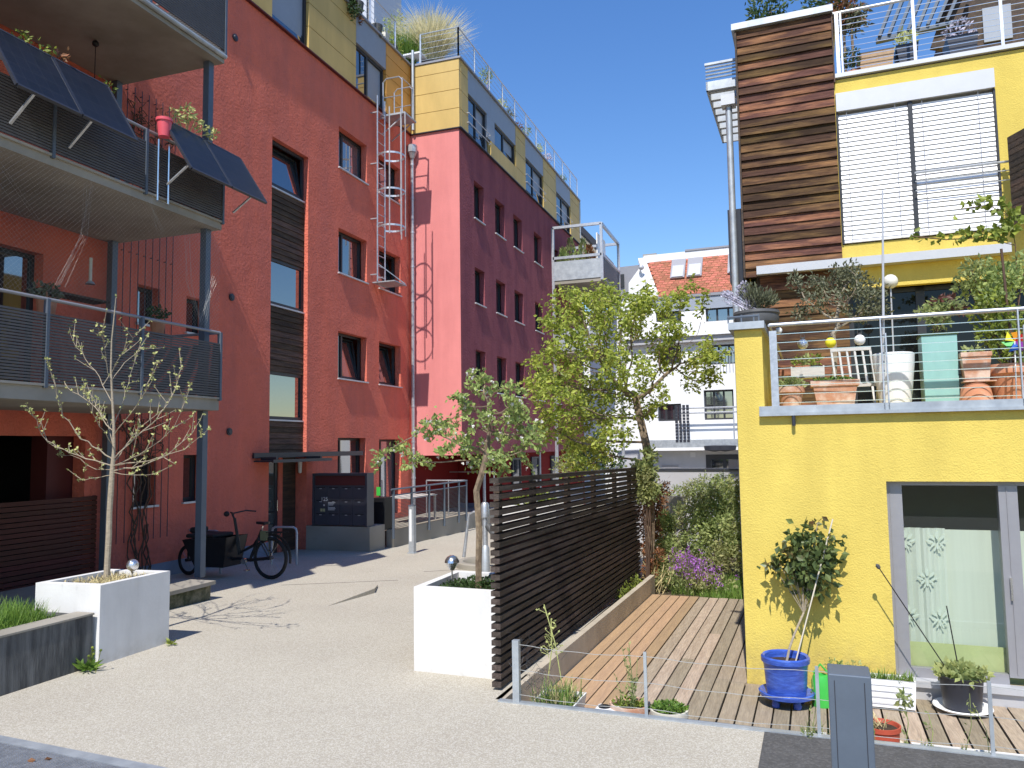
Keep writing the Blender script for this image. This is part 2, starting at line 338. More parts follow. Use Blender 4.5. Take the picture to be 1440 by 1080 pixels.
# ---------------------------------------------------------------- plant generators
def rdir(up=0.0):
    while True:
        d = Vector((rnd.uniform(-1,1), rnd.uniform(-1,1), rnd.uniform(-1,1)))
        if .05 < d.length < 1:
            d.normalize(); d.z += up; return d.normalized()
def inball(c, r):
    while True:
        d = Vector((rnd.uniform(-1,1), rnd.uniform(-1,1), rnd.uniform(-1,1)))
        if d.length < 1: return Vector((c[0]+d.x*r[0], c[1]+d.y*r[1], c[2]+d.z*r[2]))
def cloud(mb, blobs, n, size, W=.5, up=.2, droop=.2, shell=.35, clump=0):
    """n leaves spread through ellipsoids blobs [(centre, radii)], in clumps, leaving gaps"""
    vol = [b[1][0]*b[1][1]*b[1][2] for b in blobs]; P = []; D = []; Ls = []
    for k in range(n//max(1, clump or 1)):
        c, r = rnd.choices(blobs, vol)[0]; p = inball(c, r)
        for j in range(clump or 1):
            q = p+rdir()*rnd.uniform(0, size*1.6) if clump else p
            P.append(q); D.append((q-Vector(c)).normalized()*.5+rdir(up)); Ls.append(size*rnd.uniform(.6, 1.3))
    mb.leaves(P, D, Ls, W, droop); return mb
def tuft(mb, c, n, h, spread, w=.006, lean=.5, bend=.5, rad=.05, seg=3):
    c = Vector(c)
    for k in range(n):
        a = rnd.uniform(0, 2*math.pi); b = c+Vector((math.cos(a), math.sin(a), 0))*rad*math.sqrt(rnd.random())
        a2 = rnd.uniform(0, 2*math.pi); d = Vector((math.cos(a2), math.sin(a2), 0)); hh = h*rnd.uniform(.5, 1.1); s_ = spread*rnd.uniform(.2, 1)
        x = d.cross(Vector((0,0,1))); pts = []
        for i in range(seg+1):
            t = i/seg; pts.append(b+d*s_*(lean*t+(1-lean)*t*t)+Vector((0,0,hh*(t-bend*.5*t*t))))
        idx = []
        for i, p in enumerate(pts[:-1]):
            ww = w*(1-.6*i/seg); idx.append((mb.pt(p-x*ww/2), mb.pt(p+x*ww/2)))
        tip = mb.pt(pts[-1])
        for i in range(len(idx)-1): mb.f.append([idx[i][0], idx[i][1], idx[i+1][1], idx[i+1][0]])
        mb.f.append([idx[-1][0], idx[-1][1], tip])
    return mb
def colonize(root, trunk, attr, step=.12, kill=.2, infl=1.2, maxn=2500):
    """space colonisation: trunk is a list of points, attr the attraction points; returns nodes, parents"""
    nodes_ = [Vector(p) for p in trunk]; par = [-1]+list(range(len(trunk)-1))
    A = np.array([tuple(a) for a in attr])
    NP = np.array([tuple(p) for p in nodes_])
    near = np.full(len(A), 1e9); who = np.zeros(len(A), int)
    for i, p in enumerate(NP):
        d = np.linalg.norm(A-p, axis=1); m = d < near; near[m] = d[m]; who[m] = i
    alive = near > kill; stuck = 0
    while alive.any() and len(nodes_) < maxn:
        act = alive & (near < infl)
        if not act.any():
            infl *= 1.4
            if infl > 30: break
            continue
        new = []
        for i in np.unique(who[act]):
            v = A[act & (who == i)]-np.array(nodes_[i]); v /= np.linalg.norm(v, axis=1)[:, None]
            d = v.mean(0)+np.array([rnd.uniform(-.15,.15), rnd.uniform(-.15,.15), rnd.uniform(-.05,.15)]); l = np.linalg.norm(d)
            if l < 1e-3: continue
            new.append((i, nodes_[i]+Vector(d/l)*step))
        if not new: break
        before = alive.sum()
        for i, p in new:
            nodes_.append(p); par.append(int(i)); d = np.linalg.norm(A-np.array(p), axis=1); m = d < near; near[m] = d[m]; who[m] = len(nodes_)-1
        alive &= near > kill
        stuck = stuck+1 if alive.sum() == before else 0
        if stuck > 12: break
    return nodes_, par
def tree_mesh(mb, nodes_, par, r0, rtip=.004, expo=2.0, n=6, rmin=.003):
    ch = {}
    for i, p in enumerate(par): ch.setdefault(p, []).append(i)
    rad = [0]*len(nodes_)
    for i in range(len(nodes_)-1, -1, -1):
        k = ch.get(i, []); rad[i] = rtip if not k else sum(rad[c]**expo for c in k)**(1/expo)
    hop = [0]*len(nodes_)
    for i in range(len(nodes_)-1, 0, -1): hop[par[i]] = max(hop[par[i]], hop[i]+1)
    s = r0/rad[0]; rad = [max(rmin, r*s) if r*s > rmin else rmin for r in rad]
    def run(start, first):
        stack = [(start, first)]
        while stack:
            p, i = stack.pop(); pts = [nodes_[p]] if p >= 0 else []; rs = [min(rad[p], rad[i]*1.15)] if p >= 0 else []
            cur = i
            while True:
                pts.append(nodes_[cur]); rs.append(rad[cur]); k = ch.get(cur, [])
                if not k: break
                k = sorted(k, key=lambda c: -rad[c])
                for c in k[1:]: stack.append((cur, c))
                cur = k[0]
            if len(pts) > 1: mb.tube(pts, rs, n if rs[0] > .012 else 4, cap=False)
    run(-1, 0)
    return rad, hop
# ================================================================ red apartment block (its long facade stands at x = XA, looking +x)
XA = -10.4; YB = 20.94; XB = -8.78; ZT = 11.65; ZR = 13.82
def PA(u, z): return (XA, u, z)
def window(bld, P, h, inn, dep, split=None, tilt=0, sill=True, pane='pane', fm='frame', fw=.06, out=None):
    """frame, pane and sill of one window in hole h of a wall P(u,z) whose inside lies along inn"""
    u0, u1, z0, z1 = h; inn = Vector(inn)
    def Q(u, z, d): return Vector(P(u, z))+inn*d
    fr = MB(); d0, d1 = dep, dep+.06
    def bx(a, b, c, e, m=fr, p=d0, q=d1):
        m.prism([Q(a,c,p), Q(b,c,p), Q(b,e,p), Q(a,e,p)], inn*(q-p))
    bx(u0, u0+fw, z0, z1); bx(u1-fw, u1, z0, z1); bx(u0+fw, u1-fw, z1-fw, z1); bx(u0+fw, u1-fw, z0, z0+fw)
    for s in (split or []):
        c = u0+(u1-u0)*s; bx(c-fw*.55, c+fw*.55, z0+fw, z1-fw)
    o = fr.build('window', K[fm], bld)
    p = MB()
    a, b, c, e = u0+fw, u1-fw, z0+fw, z1-fw
    if tilt:
        s = (split or [.0])[0]; m = a+(u1-u0)*s
        if s: p.poly(Q(a,c,dep+.035), Q(m-fw,c,dep+.035), Q(m-fw,e,dep+.035), Q(a,e,dep+.035))
        m = m if s else a
        p.poly(Q(m,c,dep+.04), Q(b,c,dep+.04), Q(b,e,dep+.04+tilt), Q(m,e,dep+.04+tilt))
        sb = MB(); w = .045
        for (x0, x1, y0, y1) in ((m, m+w, c, e), (b-w, b, c, e), (m+w, b-w, c, c+w), (m+w, b-w, e-w, e)):
            def T(u, z, k): return Q(u, z, dep+.03+tilt*(z-c)/(e-c)+k)
            sb.prism([T(x0,y0,0), T(x1,y0,0), T(x1,y1,0), T(x0,y1,0)], inn*.03)
        sb.build('sash', K[fm], o)
    else: p.poly(Q(a,c,dep+.035), Q(b,c,dep+.035), Q(b,e,dep+.035), Q(a,e,dep+.035))
    p.build('pane', K[pane], o)
    if sill:
        s = MB(); s.prism([Q(u0-.03,z0-.035,-.05), Q(u1+.03,z0-.035,-.05), Q(u1+.03,z0,-.05), Q(u0-.03,z0,-.05)], inn*(dep+.045))
        s.build('sill', K['sill'], o)
    return o
A = thing('apartment_building', 'long brick red stuccoed apartment block with ochre top storey and grey slatted balconies', 'building', (XA, 12, 0))
HEAD = [10.36, 7.70, 5.06]; SILL = [9.28, 6.55, 3.87]
holes = []; wins = []
for k in range(3):
    for (a, b) in ((16.86, 18.29), (18.96, 20.25)):
        h = (a, b, SILL[k], HEAD[k]); holes.append(h); wins.append((h, k, a > 18))
hg = (16.86, 18.24, 1.16, 2.38); holes.append(hg); hd_ = (18.96, 20.24, .26, 2.35); holes.append(hd_)
niche = (14.12, 15.52, 1.98, 9.04, .16); door = (14.12, 15.52, -.25, 1.98, .34); holes += [niche, door]
gl = [(hx(186,700,XA).y, hx(219,700,XA).y), (hx(257,700,XA).y, hx(285,700,XA).y)]
zs_, zh_ = hx(257,706,XA).z, hx(257,640,XA).z
for a, b in gl: holes.append((a, b, zs_, zh_))
up2 = [((a, b, hx(263,467,XA).z, hx(263,416,XA).z)) for a, b in gl]
for h in up2: holes.append(h)
pas = (4.0, 9.45, -.1, 2.36, .25); holes.append(pas)
bw = (6.4, hx(60,400,XA).y, 3.0, hx(0,342,XA).z); holes.append(bw)
w = MB(); w.wall(PA, 1.0, YB, -.5, ZT, holes, (-1,0,0), .18)
w.poly((XA-.5,YB-.05,-.5), (XA-.5,YB-.05,ZT), (-18,YB-.05,ZT), (-18,YB-.05,-.5)); w.poly((XA,1,-.5), (-18,1,-.5), (-18,1,ZT), (XA,1,ZT)); w.poly((-18,1,-.5), (-18,YB,-.5), (-18,YB,ZT), (-18,1,ZT)); w.poly((XA,1,ZT), (XA,YB,ZT), (-18,YB,ZT), (-18,1,ZT))
w.build('wall', K['red'], A)
pl = MB()
pl.box(XA, XA+.012, 9.45, 14.12, -.45, .15); pl.box(XA, XA+.012, 15.52, 18.9, -.45, .2)
pl.build('plinth', K['plinth'], A)
for h, k, second in wins:
    sp = [.34] if not second else [.2]
    window(A, PA, h, (-1,0,0), .2, split=sp, tilt=(.16 if k == 2 or (second and k == 1) else 0), pane=('paneb' if (k == 0 and not second) else 'pane'))
window(A, PA, hg, (-1,0,0), .2, split=[.3], pane='pane')
window(A, PA, hd_, (-1,0,0), .2, split=[.35], sill=False, pane='paneb')
for a, b in gl: window(A, PA, (a, b, zs_, zh_), (-1,0,0), .2)
for h in up2: window(A, PA, h, (-1,0,0), .2)
window(A, PA, bw, (-1,0,0), .18, split=[.5])
# niche: windows and board panels one above the other
def PN(u, z): return (XA-.13, u, z)
wz = [(7.97, 9.04), (5.31, 6.36), (2.77, 3.83)]
for z0, z1 in wz:
    window(A, PN, (14.12, 15.52, z0, z1), (-1,0,0), 0, split=None, tilt=(.14 if z0 > 7 else 0), fw=.07)
for z0, z1 in ((6.36, 7.93), (3.83, 5.27), (1.98, 2.73)):
    m = MB(); n = round((z1-z0)/.135); hgt = (z1-z0)/n
    for i in range(n): m.prism([(XA-.13,14.12,z0+i*hgt+.012), (XA-.095,14.12,z0+i*hgt+.004), (XA-.115,14.12,z0+(i+1)*hgt), (XA-.13,14.12,z0+(i+1)*hgt)], (0,1.4,0))
    m.box(XA-.158, XA-.132, 14.12, 15.52, z0, z1); m.build('board_panel', K['nwood'], A)
# entrance inside the niche
d = MB(); xd = XA-.28
d.box(xd-.05, xd, 14.12, 14.2, -.2, 1.95); d.box(xd-.05, xd, 14.72, 14.82, -.2, 1.95); d.box(xd-.05, xd, 14.2, 14.72, 1.85, 1.95); d.box(xd-.05, xd, 14.2, 14.72, -.2, -.08); d.box(xd-.05, xd, 14.2, 14.72, .72, .76)
dd = d.build('door', K['frame'], A); MB().box(xd-.035, xd-.02, 14.2, 14.72, -.08, 1.85).build('pane', K['paneg'], dd)
MB().tube([(xd+.05,14.75,.75), (xd+.05,14.75,.98)], .012).build('handle', K['chrome'], dd)
MB().box(xd-.05, xd+.02, 14.82, 14.98, -.2, 1.98).build('door_jamb', K['red'], A)
MB().box(xd-.04, xd, 14.98, 15.5, -.2, 1.98).build('side_panel', K['dwood'], A)
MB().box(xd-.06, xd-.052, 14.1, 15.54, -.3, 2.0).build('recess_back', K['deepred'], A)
MB().lathe([(0,-.17), (.035,-.15), (.05,.1), (.05,.16), (0,.17)], (XA-.12, 15.44, 1.72), 10).build('wall_lamp', K['wplast'], A, smooth=True)
# canopy over the entrance
c = MB(); zc = 1.85
c.box(XA+.01, XA+.5, 13.6, 15.72, zc, zc+.03); c.box(XA+.5, XA+.53, 13.55, 15.76, zc-.015, zc+.05)
c.box(XA+.01, XA+.06, 13.55, 18.0, zc+.08, zc+.19); c.box(XA+.07, XA+.45, 13.75, 13.82, zc+.035, zc+.1); c.box(XA+.07, XA+.45, 15.4, 15.47, zc+.035, zc+.1)
c.build('canopy', K['anthr'], A)
# round vents
for px, py in ((330,53), (325,418), (321.7,607)):
    p = hx(px, py, XA); m = MB()
    m.tube([p+Vector((.002,0,0)), p+Vector((.03,0,0))], .075, 14); m.tube([p+Vector((.03,0,0)), p+Vector((.045,0,0))], [.055,.045], 14)
    m.build('round_vent', K['anthr'], A)
# top storey in ochre panels
t = MB(); tx = XA+.03
tw = [(14.03, 15.45, 11.72, 13.35), (17.7, 19.3, 11.70, 12.98)]
def PT(u, z): return (tx, u, z)
edges = [1.0, 4.2, 7.4, 10.6, 14.0, 15.5, 17.66]
rowz = [ZT+.03, 12.28, 12.87, 13.46, ZR]
for r in range(4):
    cuts = [1.0, 14.03] if True else []
    for a, b in ((1.0, 7.4), (7.4, 14.03), (15.45, 17.66)):
        t.box(XA-.1, tx, a+.006, b-.006, rowz[r]+.008, rowz[r+1]-.008)
t.box(XA-.1, tx, 14.04, 15.44, 13.36, ZR-.01)
t.build('ochre_cladding', K['ochre'], A)
K['orange'] = M('fibre cement cladding in warm reflection', (.66,.33,.08), .6, var=.06, vs=3, spec=.3)  # orange tone paints warm reflected light into the end panels
t = MB()
for r in range(4): t.box(XA-.1, tx, 19.34, YB-.01, rowz[r]+.008, rowz[r+1]-.008)
t.build('warm_lit_cladding', K['orange'], A)
MB().box(XA-.1, tx-.005, 17.67, 19.33, 13.0, ZR-.01).build('grey_panel', K['panel'], A)
for h in tw: window(A, PT, h, (-1,0,0), .08, split=([.42] if h[0] > 16 else None), tilt=.2, sill=False, fw=.07)
m = MB(); m.box(XA-.02, tx+.05, 1, YB, ZT-.005, ZT+.028); m.build('drip_edge', K['edge'], A)
m = MB(); m.box(-18, XA-.11, 1, YB, ZT+.01, ZR-.02); m.build('top_storey_core', K['panel'], A)
m = MB(); m.box(-18.05, tx+.06, .95, YB, ZR, ZR+.06); m.build('roof_edge', K['gframe'], A)
def railing(bld, pts, z0, h, pitch, mat='steel', nw=5, r=.02, lean=0, name='roof_railing'):
    m = MB()
    for a, b in zip(pts, pts[1:]):
        a = Vector((*a, z0)); b = Vector((*b, z0)); L = (b-a).length; n = max(1, round(L/pitch))
        for i in range(n+1):
            p = a.lerp(b, i/n); m.bar(p, p+Vector((0,0,h)), .045, .03)
        m.tube([a+Vector((0,0,h)), b+Vector((0,0,h))], r, 6)
        for k in range(nw): m.tube([a+Vector((0,0,h*(k+.6)/(nw+.3))), b+Vector((0,0,h*(k+.6)/(nw+.3)))], .006, 4)
    return m.build(name, K[mat], bld)
railing(A, [(tx-.05, 8), (tx-.05, 20.0)], ZR+.06, .95, 1.45)
m = MB(); q = hy(528, 0, 23.5); m.box(q.x-2.2, q.x, 23.4, 25.5, 13.8, q.z+1.2); m.build('stair_head', K['lgrey'], A)
m = MB(); m.box(q.x-.28, q.x-.22, 23.36, 23.395, q.z-1.0, q.z+.9); m.build('stair_head_window', K['frame'], A)

# balconies: slab, slatted railing, handrail and posts are parts of the block
XO = -8.2; YE = 9.87; Y0 = 1.6
for z0, z1, zr0, zr1, zh in ((2.72, 2.92, 2.95, 3.80, 3.93), (5.56, 5.70, 5.74, 6.44, 6.58), (8.28, 8.44, 8.50, 9.4, 9.55)):
    m = MB(); m.box(XA+.003, XO, Y0, YE, z0, z1-.03); m.box(XA+.003, XO+.035, Y0, YE+.03, z1-.03, z1)
    b = m.build('balcony', K['soffit'], A)
    if z0 > 8: m = MB(); m.tube([(XO+.03, Y0, z1-.06), (XO+.03, YE, z1-.06)], .035, 8); m.build('edge_gutter', K['galv'], b)
    s = MB(); n = int((zr1-zr0)/.036)
    for i in range(n):
        z = zr0+i*.036; s.bar((XO+.02, Y0, z), (XO+.02, YE+.02, z), .024, .025); s.bar((XO+.02, YE+.02, z), (XA+.06, YE+.02, z), .024, .025)
    s.build('slat_railing', K['slats'], b)
    for y in (2.5, 3.95, 5.4, 6.85, 8.3, YE): MB().box(XO-.02, XO+.045, y-.03, y+.01, z1-.05, zh).build('railing_post', K['slate'], b)
    MB().box(XA+.03, XA+.06, YE-.03, YE+.01, z1, zh).build('railing_post', K['slate'], b)
    s = MB(); s.tube([(XO, Y0, zh), (XO, YE, zh), (XA+.05, YE, zh)], .022, 8); s.build('handrail', K['gframe'], b)
for nm, x, y, z0, z1 in (('corner', -8.4, 9.75, .2, 8.28), ('inner', -10.27, 9.75, -.05, 8.28), ('left', -8.4, 6.02, .0, 8.28)):
    m = MB()
    cuts = [2.72, 5.56]
    segs = [(z0, 2.72), (2.92, 5.56), (5.70, z1)]
    for a, b in segs: m.box(x-.055, x+.055, y-.055, y+.055, a, b-.002)
    m.build('balcony_post', K['slate'], A)
m = MB()
for y in np.arange(10.05, 11.2, .16): m.tube([(XA+.05, y, .6), (XA+.05, y, 8.4)], .007, 4)
for y in np.arange(10.05, 11.2, .16):
    for z in (2.6, 5.5, 8.3): m.bar((XA, y, z), (XA+.05, y, z), .012, .012)
m.build('climbing_cables', K['anthr'], A)
m = MB(); m.box(XA-3.39, XA-3.3, 2.5, 10.2, -.1, 2.5); m.box(XA-3.3, XA-.26, 9.9, 10.1, -.1, 2.5); m.box(XA-3.3, XA-.26, 2.5, 10.1, 2.42, 2.5); m.box(XA-3.3, XA-.26, 2.5, 10.1, -.3, -.1); m.build('passage_interior', K['black'], A)  # walls coloured black, so the deep shade of the passage is painted in
MB().box(XA-.6, XA-.27, 9.0, 9.89, -.1, 2.41).build('passage_jamb', K['edge'], A)  # darker red than the wall: the passage shade is put into its colour
m = MB(); p = hx(20, 635, XA-3.25); m.lathe([(0,-.2), (.05,-.17), (.055,.14), (0,.18)], p, 10); m.build('passage_lamp', K['cream'], A, smooth=True)
MB().tube([(XA+.35, 6.6, 5.05), (XA+.35, 6.6, 5.18)], [.3,.22], 16).build('ceiling_lamp', K['galv'], A)
m = MB(); m.tube([(XA+.9, 8.6, 8.28), (XA+.9, 8.6, 7.2)], .006, 4); m.ball((XA+.9, 8.6, 8.22), .05); m.build('hanging_cord', K['black'], A)

# slat fence closing the passage
f = MB()
for i in range(19):
    z = .0+i*.075; f.box(XA+.02, XA+.045, 1.5, 9.66, z, z+.062)
f.box(XA-.02, XA+.018, 9.6, 9.66, -.05, 1.42); f.box(XA-.02, XA+.018, 7.6, 7.66, -.05, 1.42)
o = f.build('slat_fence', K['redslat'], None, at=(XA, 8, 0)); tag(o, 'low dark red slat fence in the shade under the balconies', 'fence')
# step platform below the balconies
m = MB(); m.box(-10.2, -7.92, 7.4, 9.42, -.2, .16); p = thing('concrete_step', 'low mossy concrete step with a plank edge beside the white planter', 'step', (-9, 8.5, 0))
m.build('body', K['moss'], p)
m = MB(); m.box(-10.2, -7.87, 7.35, 9.47, .162, .215); m.build('top_slab', K['conc'], p)

# ---------------------------------------------------------------- solar panels on the middle balcony
def panel(arr, pts, legs=()):
    tl, tr, br, bl = [Vector(p) for p in pts]; n = (tr-tl).cross(bl-tl).normalized()
    if n.x < 0: n = -n
    m = MB(); m.poly(tl+n*.004, bl+n*.004, br+n*.004, tr+n*.004); t = m.build('solar_panel', K['pv'], arr)
    fr = MB()
    for a, b in ((tl,tr), (tr,br), (br,bl), (bl,tl)): fr.bar(a-n*.01, b-n*.01, .03, .035, n)
    fr.build('frame', K['anthr'], t)
    bk = MB(); bk.poly(tl-n*.012, tr-n*.012, br-n*.012, bl-n*.012); bk.build('back_sheet', K['lgrey'], t)
    if legs:
        for a, b in legs: MB().bar(a, b, .03, .02).build('support_arm', K['steel'], t)
    return t
XP = XO+.07
t1 = hx(0, 43, XP); t2 = hx(151.7, 121.7, XP); b2 = hy(193, 197, t2.y); b1 = hy(17, 118, t1.y-.0)
ym = hx(73, 84, XP); bm = hy(112, 159, ym.y); z1_ = t2.z; zb = b2.z; xb = b2.x
def row(y0, ym_, y1, zt, xt, zb, xb):
    return [[(xt,y0,zt), (xt,ym_-.012,zt), (xb,ym_-.012,zb), (xb,y0,zb)], [(xt,ym_+.012,zt), (xt,y1,zt), (xb,y1,zb), (xb,ym_+.012,zb)]]
yl = ym.y-(t2.y-ym.y)
ra = row(yl, ym.y, t2.y, z1_, XP, zb, xb)
def arms(ys, zb, xb, zlow):
    return [((XO+.04, y, zlow), (xb-.18*(xb-XO), y, zb+.18*(z1_-zb))) for y in ys]
SA1 = thing('solar_array', 'pair of dark solar panels tilted out from the middle balcony, left of the pink pot', 'solar panels', (XP, yl, z1_), 'solar panels on the middle balcony')
panel(SA1, ra[0], legs=arms((yl+.35,), zb, xb, 5.85))
panel(SA1, ra[1], legs=arms((ym.y+.3,), zb, xb, 5.85))
t3 = hx(230, 167, XP); t4 = hx(338, 222.5, XP); b4 = hy(375, 285, t4.y); mm = hx(293, 201, XP)
y3 = t3.y; z3 = t3.z
ra = row(t3.y, (t3.y+t4.y)/2, t4.y, (t3.z+t4.z)/2, XP, b4.z, b4.x)
SA2 = thing('solar_array', 'pair of dark solar panels on the middle balcony, right of the pink pot', 'solar panels', (XP, t3.y, t3.z), 'solar panels on the middle balcony')
panel(SA2, ra[0], legs=arms((t3.y+.12,), b4.z, b4.x, 5.9))
panel(SA2, ra[1], legs=arms((t4.y-.12,), b4.z, b4.x, 5.9))
m = MB(); y = t3.y+.08
m.tube([(XO+.05, y-.14, 6.5), (XO+.05, y-.14, 5.62), (XO+.05, y+.06, 5.62), (XO+.05, y+.06, 6.5)], .016, 6)
tag(m.build('mounting_frame', K['chrome'], None, at=(XO+.05, y, 5.6)), 'shiny upright metal loop holding the right pair of solar panels', 'bracket')
# pots and plants on this balcony
q = hx(231, 180, XO+.12); m = MB(); m.lathe([(0,-.13), (.075,-.13), (.1,.09), (.115,.09), (.115,.13), (.1,.13), (.09,.08), (0,.08)], q, 16)
tag(m.build('flower_pot', K['pink'], None, smooth=True, at=q), 'pink plastic flower pot hung on the middle balcony rail', 'flower pot')
m = MB(); blobs = []
for px, py, r in ((262,160,.12), (250,165,.1), (275,170,.1), (298,188,.1), (285,180,.08), (243,152,.06), (268,148,.05)):
    c = hx(px, py, XO+.0); blobs.append((c, (r, r, r)))
cloud(m, blobs, 240, .07, .5); 
for b in blobs: m.tube([hx(262, 195, XO), b[0]], .006, 4)
tag(m.build('balcony_shrub', K['bud'], None, at=hx(262,190,XO)), 'pale leafy shrub behind the right pair of solar panels', 'shrub')
for k, (px, py, lab) in enumerate(((32,54,'small green plant above the leftmost solar panel'), (60,70,'small leafy plant over the joint of the left solar panels'), (87,84,'brownish sprig above the second solar panel'), (152,119,'tiny green sprig at the right top corner of the second solar panel'))):
    c = hx(px, py, XO-.03); t = thing('balcony_plant', lab, 'plant', c); m = MB(); cloud(m, [(c, (.07,.09,.06))], 40, .07, .5, clump=4); m.build('leaves', K['leafy'] if k != 2 else K['leafb'], t); MB().tube([c-Vector((0,0,.16)), c], .012, 4).build('stem', K['twig'], t)
# netting in front of the lower balcony
m = MB(); za, zb_ = 3.93, 5.56; xa = XO-.02; ys0, ys1 = 6.2, YE
for k in range(-34, 80):
    for s in (1, -1):
        y = ys0+k*.062; a = (y, za); b = (y+s*(zb_-za), zb_)
        if s == -1: a = (y+1.6, za); b = (y+1.6-(zb_-za), zb_)
        # clip to the y range
        (ya, zaa), (yb, zbb) = a, b
        if ya > yb: ya, zaa, yb, zbb = yb, zbb, ya, zaa
        if yb < ys0 or ya > ys1: continue
        if ya < ys0: tt = (ys0-ya)/(yb-ya); zaa += (zbb-zaa)*tt; ya = ys0
        if yb > ys1: tt = (ys1-ya)/(yb-ya); zbb = zaa+(zbb-zaa)*tt; yb = ys1
        m.tube([(xa, ya, zaa), (xa+.03*math.sin(ya*3+zaa*2), (ya+yb)/2, (zaa+zbb)/2), (xa, yb, zbb)], .0006, 3, cap=False)
for pts in (((125,262),(118,330),(85,400)), ((205,275),(225,325)), ((262,330),(266,400),(282,450)), ((303,390),(285,455))):
    pp = [hx(a, b, XO) for a, b in pts]
    for k in range(7): m.tube([p+Vector((0, rnd.uniform(-.08,.08), rnd.uniform(-.05,.05))) for p in pp], .0008, 3)
tag(m.build('bird_net', K['wire'], None, at=(XO, 8, 4)), 'fine wire bird netting strung above the lowest balcony rail', 'netting')
# things on the lower balcony
for px, py, dx, mt_, lab in ((66,410,.5,'leafo','grey green pot plant behind the lowest balcony rail'), (222,440,.9,'leafd','dark green plant behind the lowest balcony rail near its right window')):
    c = hx(px, py, XO-dx); t = thing('balcony_plant', lab, 'plant', c); m = MB(); cloud(m, [(c, (.12,.21,.1))], 170, .07, .5); m.build('leaves', K[mt_], t)
    m = MB(); m.lathe([(0,-.35),(.09,-.35),(.12,-.12),(0,-.13)], c, 12); m.tube([c-Vector((0,0,.2)), c], .01, 5); m.build('pot', K['terra'], t)
c = hx(127, 395, XO-1.2); t = thing('candle_stick', 'white candle on a ledge of the lowest balcony', 'candle', c)
MB().tube([c, c+Vector((0,0,.34))], .022, 10).build('candle', K['cream'], t); MB().lathe([(0,-.05), (.07,-.05), (.05,-.02), (.03,0), (0,0)], c, 12).build('holder', K['galv'], t)
m = MB(); c = hx(110, 418, XO-1.2); m.box(c.x-.15, c.x+.15, c.y-.7, c.y+.4, c.z-.03, c.z); tag(m.build('ledge_shelf', K['dwood'], None, at=c), 'dark plank shelf carrying the candle on the lowest balcony', 'shelf')
# climbing plants on the cables
m = MB(); lf = MB()
for k in range(38):
    y = rnd.uniform(10.0, 11.1); z = rnd.uniform(7.3, 8.25); pts = [Vector((XA+.07, y, z))]
    for i in range(7): pts.append(pts[-1]+Vector((rnd.uniform(-.03,.03), rnd.uniform(-.12,.12), rnd.uniform(-.14,.05))))
    m.tube(pts, .009, 4)
t = thing('climbing_vine', 'bare brown climber tangled in the cables under the top balcony', 'climber', (XA+.07, 11, 7.5)); m.build('stems', K['twig'], t)
cloud(lf, [((XA+.1, 10.6, 7.9), (.06,.6,.4))], 60, .06); lf.build('leaves', K['leafb'], t)
m = MB()
for k in range(9):
    y = hx(178+k*3.4, 790, XA).y; pts = [Vector((XA+.06, y, -.1))]
    for i in range(12): pts.append(Vector((XA+.06+rnd.uniform(-.02,.03), y+(rnd.uniform(-.09,.09) if i < 9 else rnd.uniform(-.3,.3)), -.1+.24*(i+1))))
    m.tube(pts[:rnd.choice((5,8,12,13))], [.014-.0008*i for i in range(13)][:len(pts)] if False else .011, 4)
for k in range(26):
    y = rnd.uniform(10.0, 11.0); pts = [Vector((XA+.07, y, rnd.uniform(2.0, 2.65)))]
    for i in range(6): pts.append(pts[-1]+Vector((0, rnd.uniform(-.13,.13), rnd.uniform(-.1,.08))))
    m.tube(pts, .008, 4)
tag(m.build('climbing_vine', K['twig'], None, at=(XA+.07, 10.4, 0)), 'bare brown climber rising past the left ground floor window', 'climber')

# ---------------------------------------------------------------- crimson block (pink end wall at y = YB, long side at x = XB)
B = thing('apartment_building', 'crimson and pink apartment block with ochre top storey and roof garden', 'building', (XB, 28, 0))
YF = 35.7; ZO = 1.87
m = MB(); m.poly((XA,YB,ZO), (XB-.002,YB,ZO), (XB-.002,YB,ZT), (XA,YB,ZT)); m.build('pink_wall', K['rose'], B)
def PB(u, z): return (XB, u, z)
cols = [(22.1,22.95), (24.0,24.95), (25.9,26.9), (28.35,29.4), (30.95,31.8)]
hB = [(a, b, z0, z1) for a, b in cols for z0, z1 in ((9.24,10.44), (6.55,7.68), (3.87,5.10))]
m = MB(); m.wall(PB, YB, YF, ZO, ZT, hB, (-1,0,0), .18)
m.poly((XB,YB,ZO), (XB,YF,ZO), (-18,YF,ZO), (-18,YB,ZO)); m.poly((XB,YF,-1), (-18,YF,-1), (-18,YF,ZT), (XB,YF,ZT)); m.poly((XB,YB,ZT), (XB,YF,ZT), (-18,YF,ZT), (-18,YB,ZT))
m.poly((-17.9,YB,ZO), (-17.9,YF,ZO), (-17.9,YF,ZT), (-17.9,YB,ZT)); m.build('crimson_wall', K['crimson'], B)
for h in hB: window(B, PB, h, (-1,0,0), .2, fw=.06)
# recessed ground floor
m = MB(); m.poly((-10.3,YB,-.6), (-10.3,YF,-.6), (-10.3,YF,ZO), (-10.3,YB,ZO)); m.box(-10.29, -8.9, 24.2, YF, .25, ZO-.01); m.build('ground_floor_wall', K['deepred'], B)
MB().box(-10.3, -8.85, 24.15, YF, -.6, .25).build('plinth', K['plinth'], B)
for y in (25.6, 27.8, 30.4): window(B, lambda u, z: (-8.895, u, z), (y, y+.9, .6, 1.7), (-1,0,0), -.07, fw=.06)
for y in (23.0, 29.0, 33.0): MB().tube([(XB-.12, y, -.5), (XB-.12, y, ZO)], .05, 10).build('column', K['galv'], B)
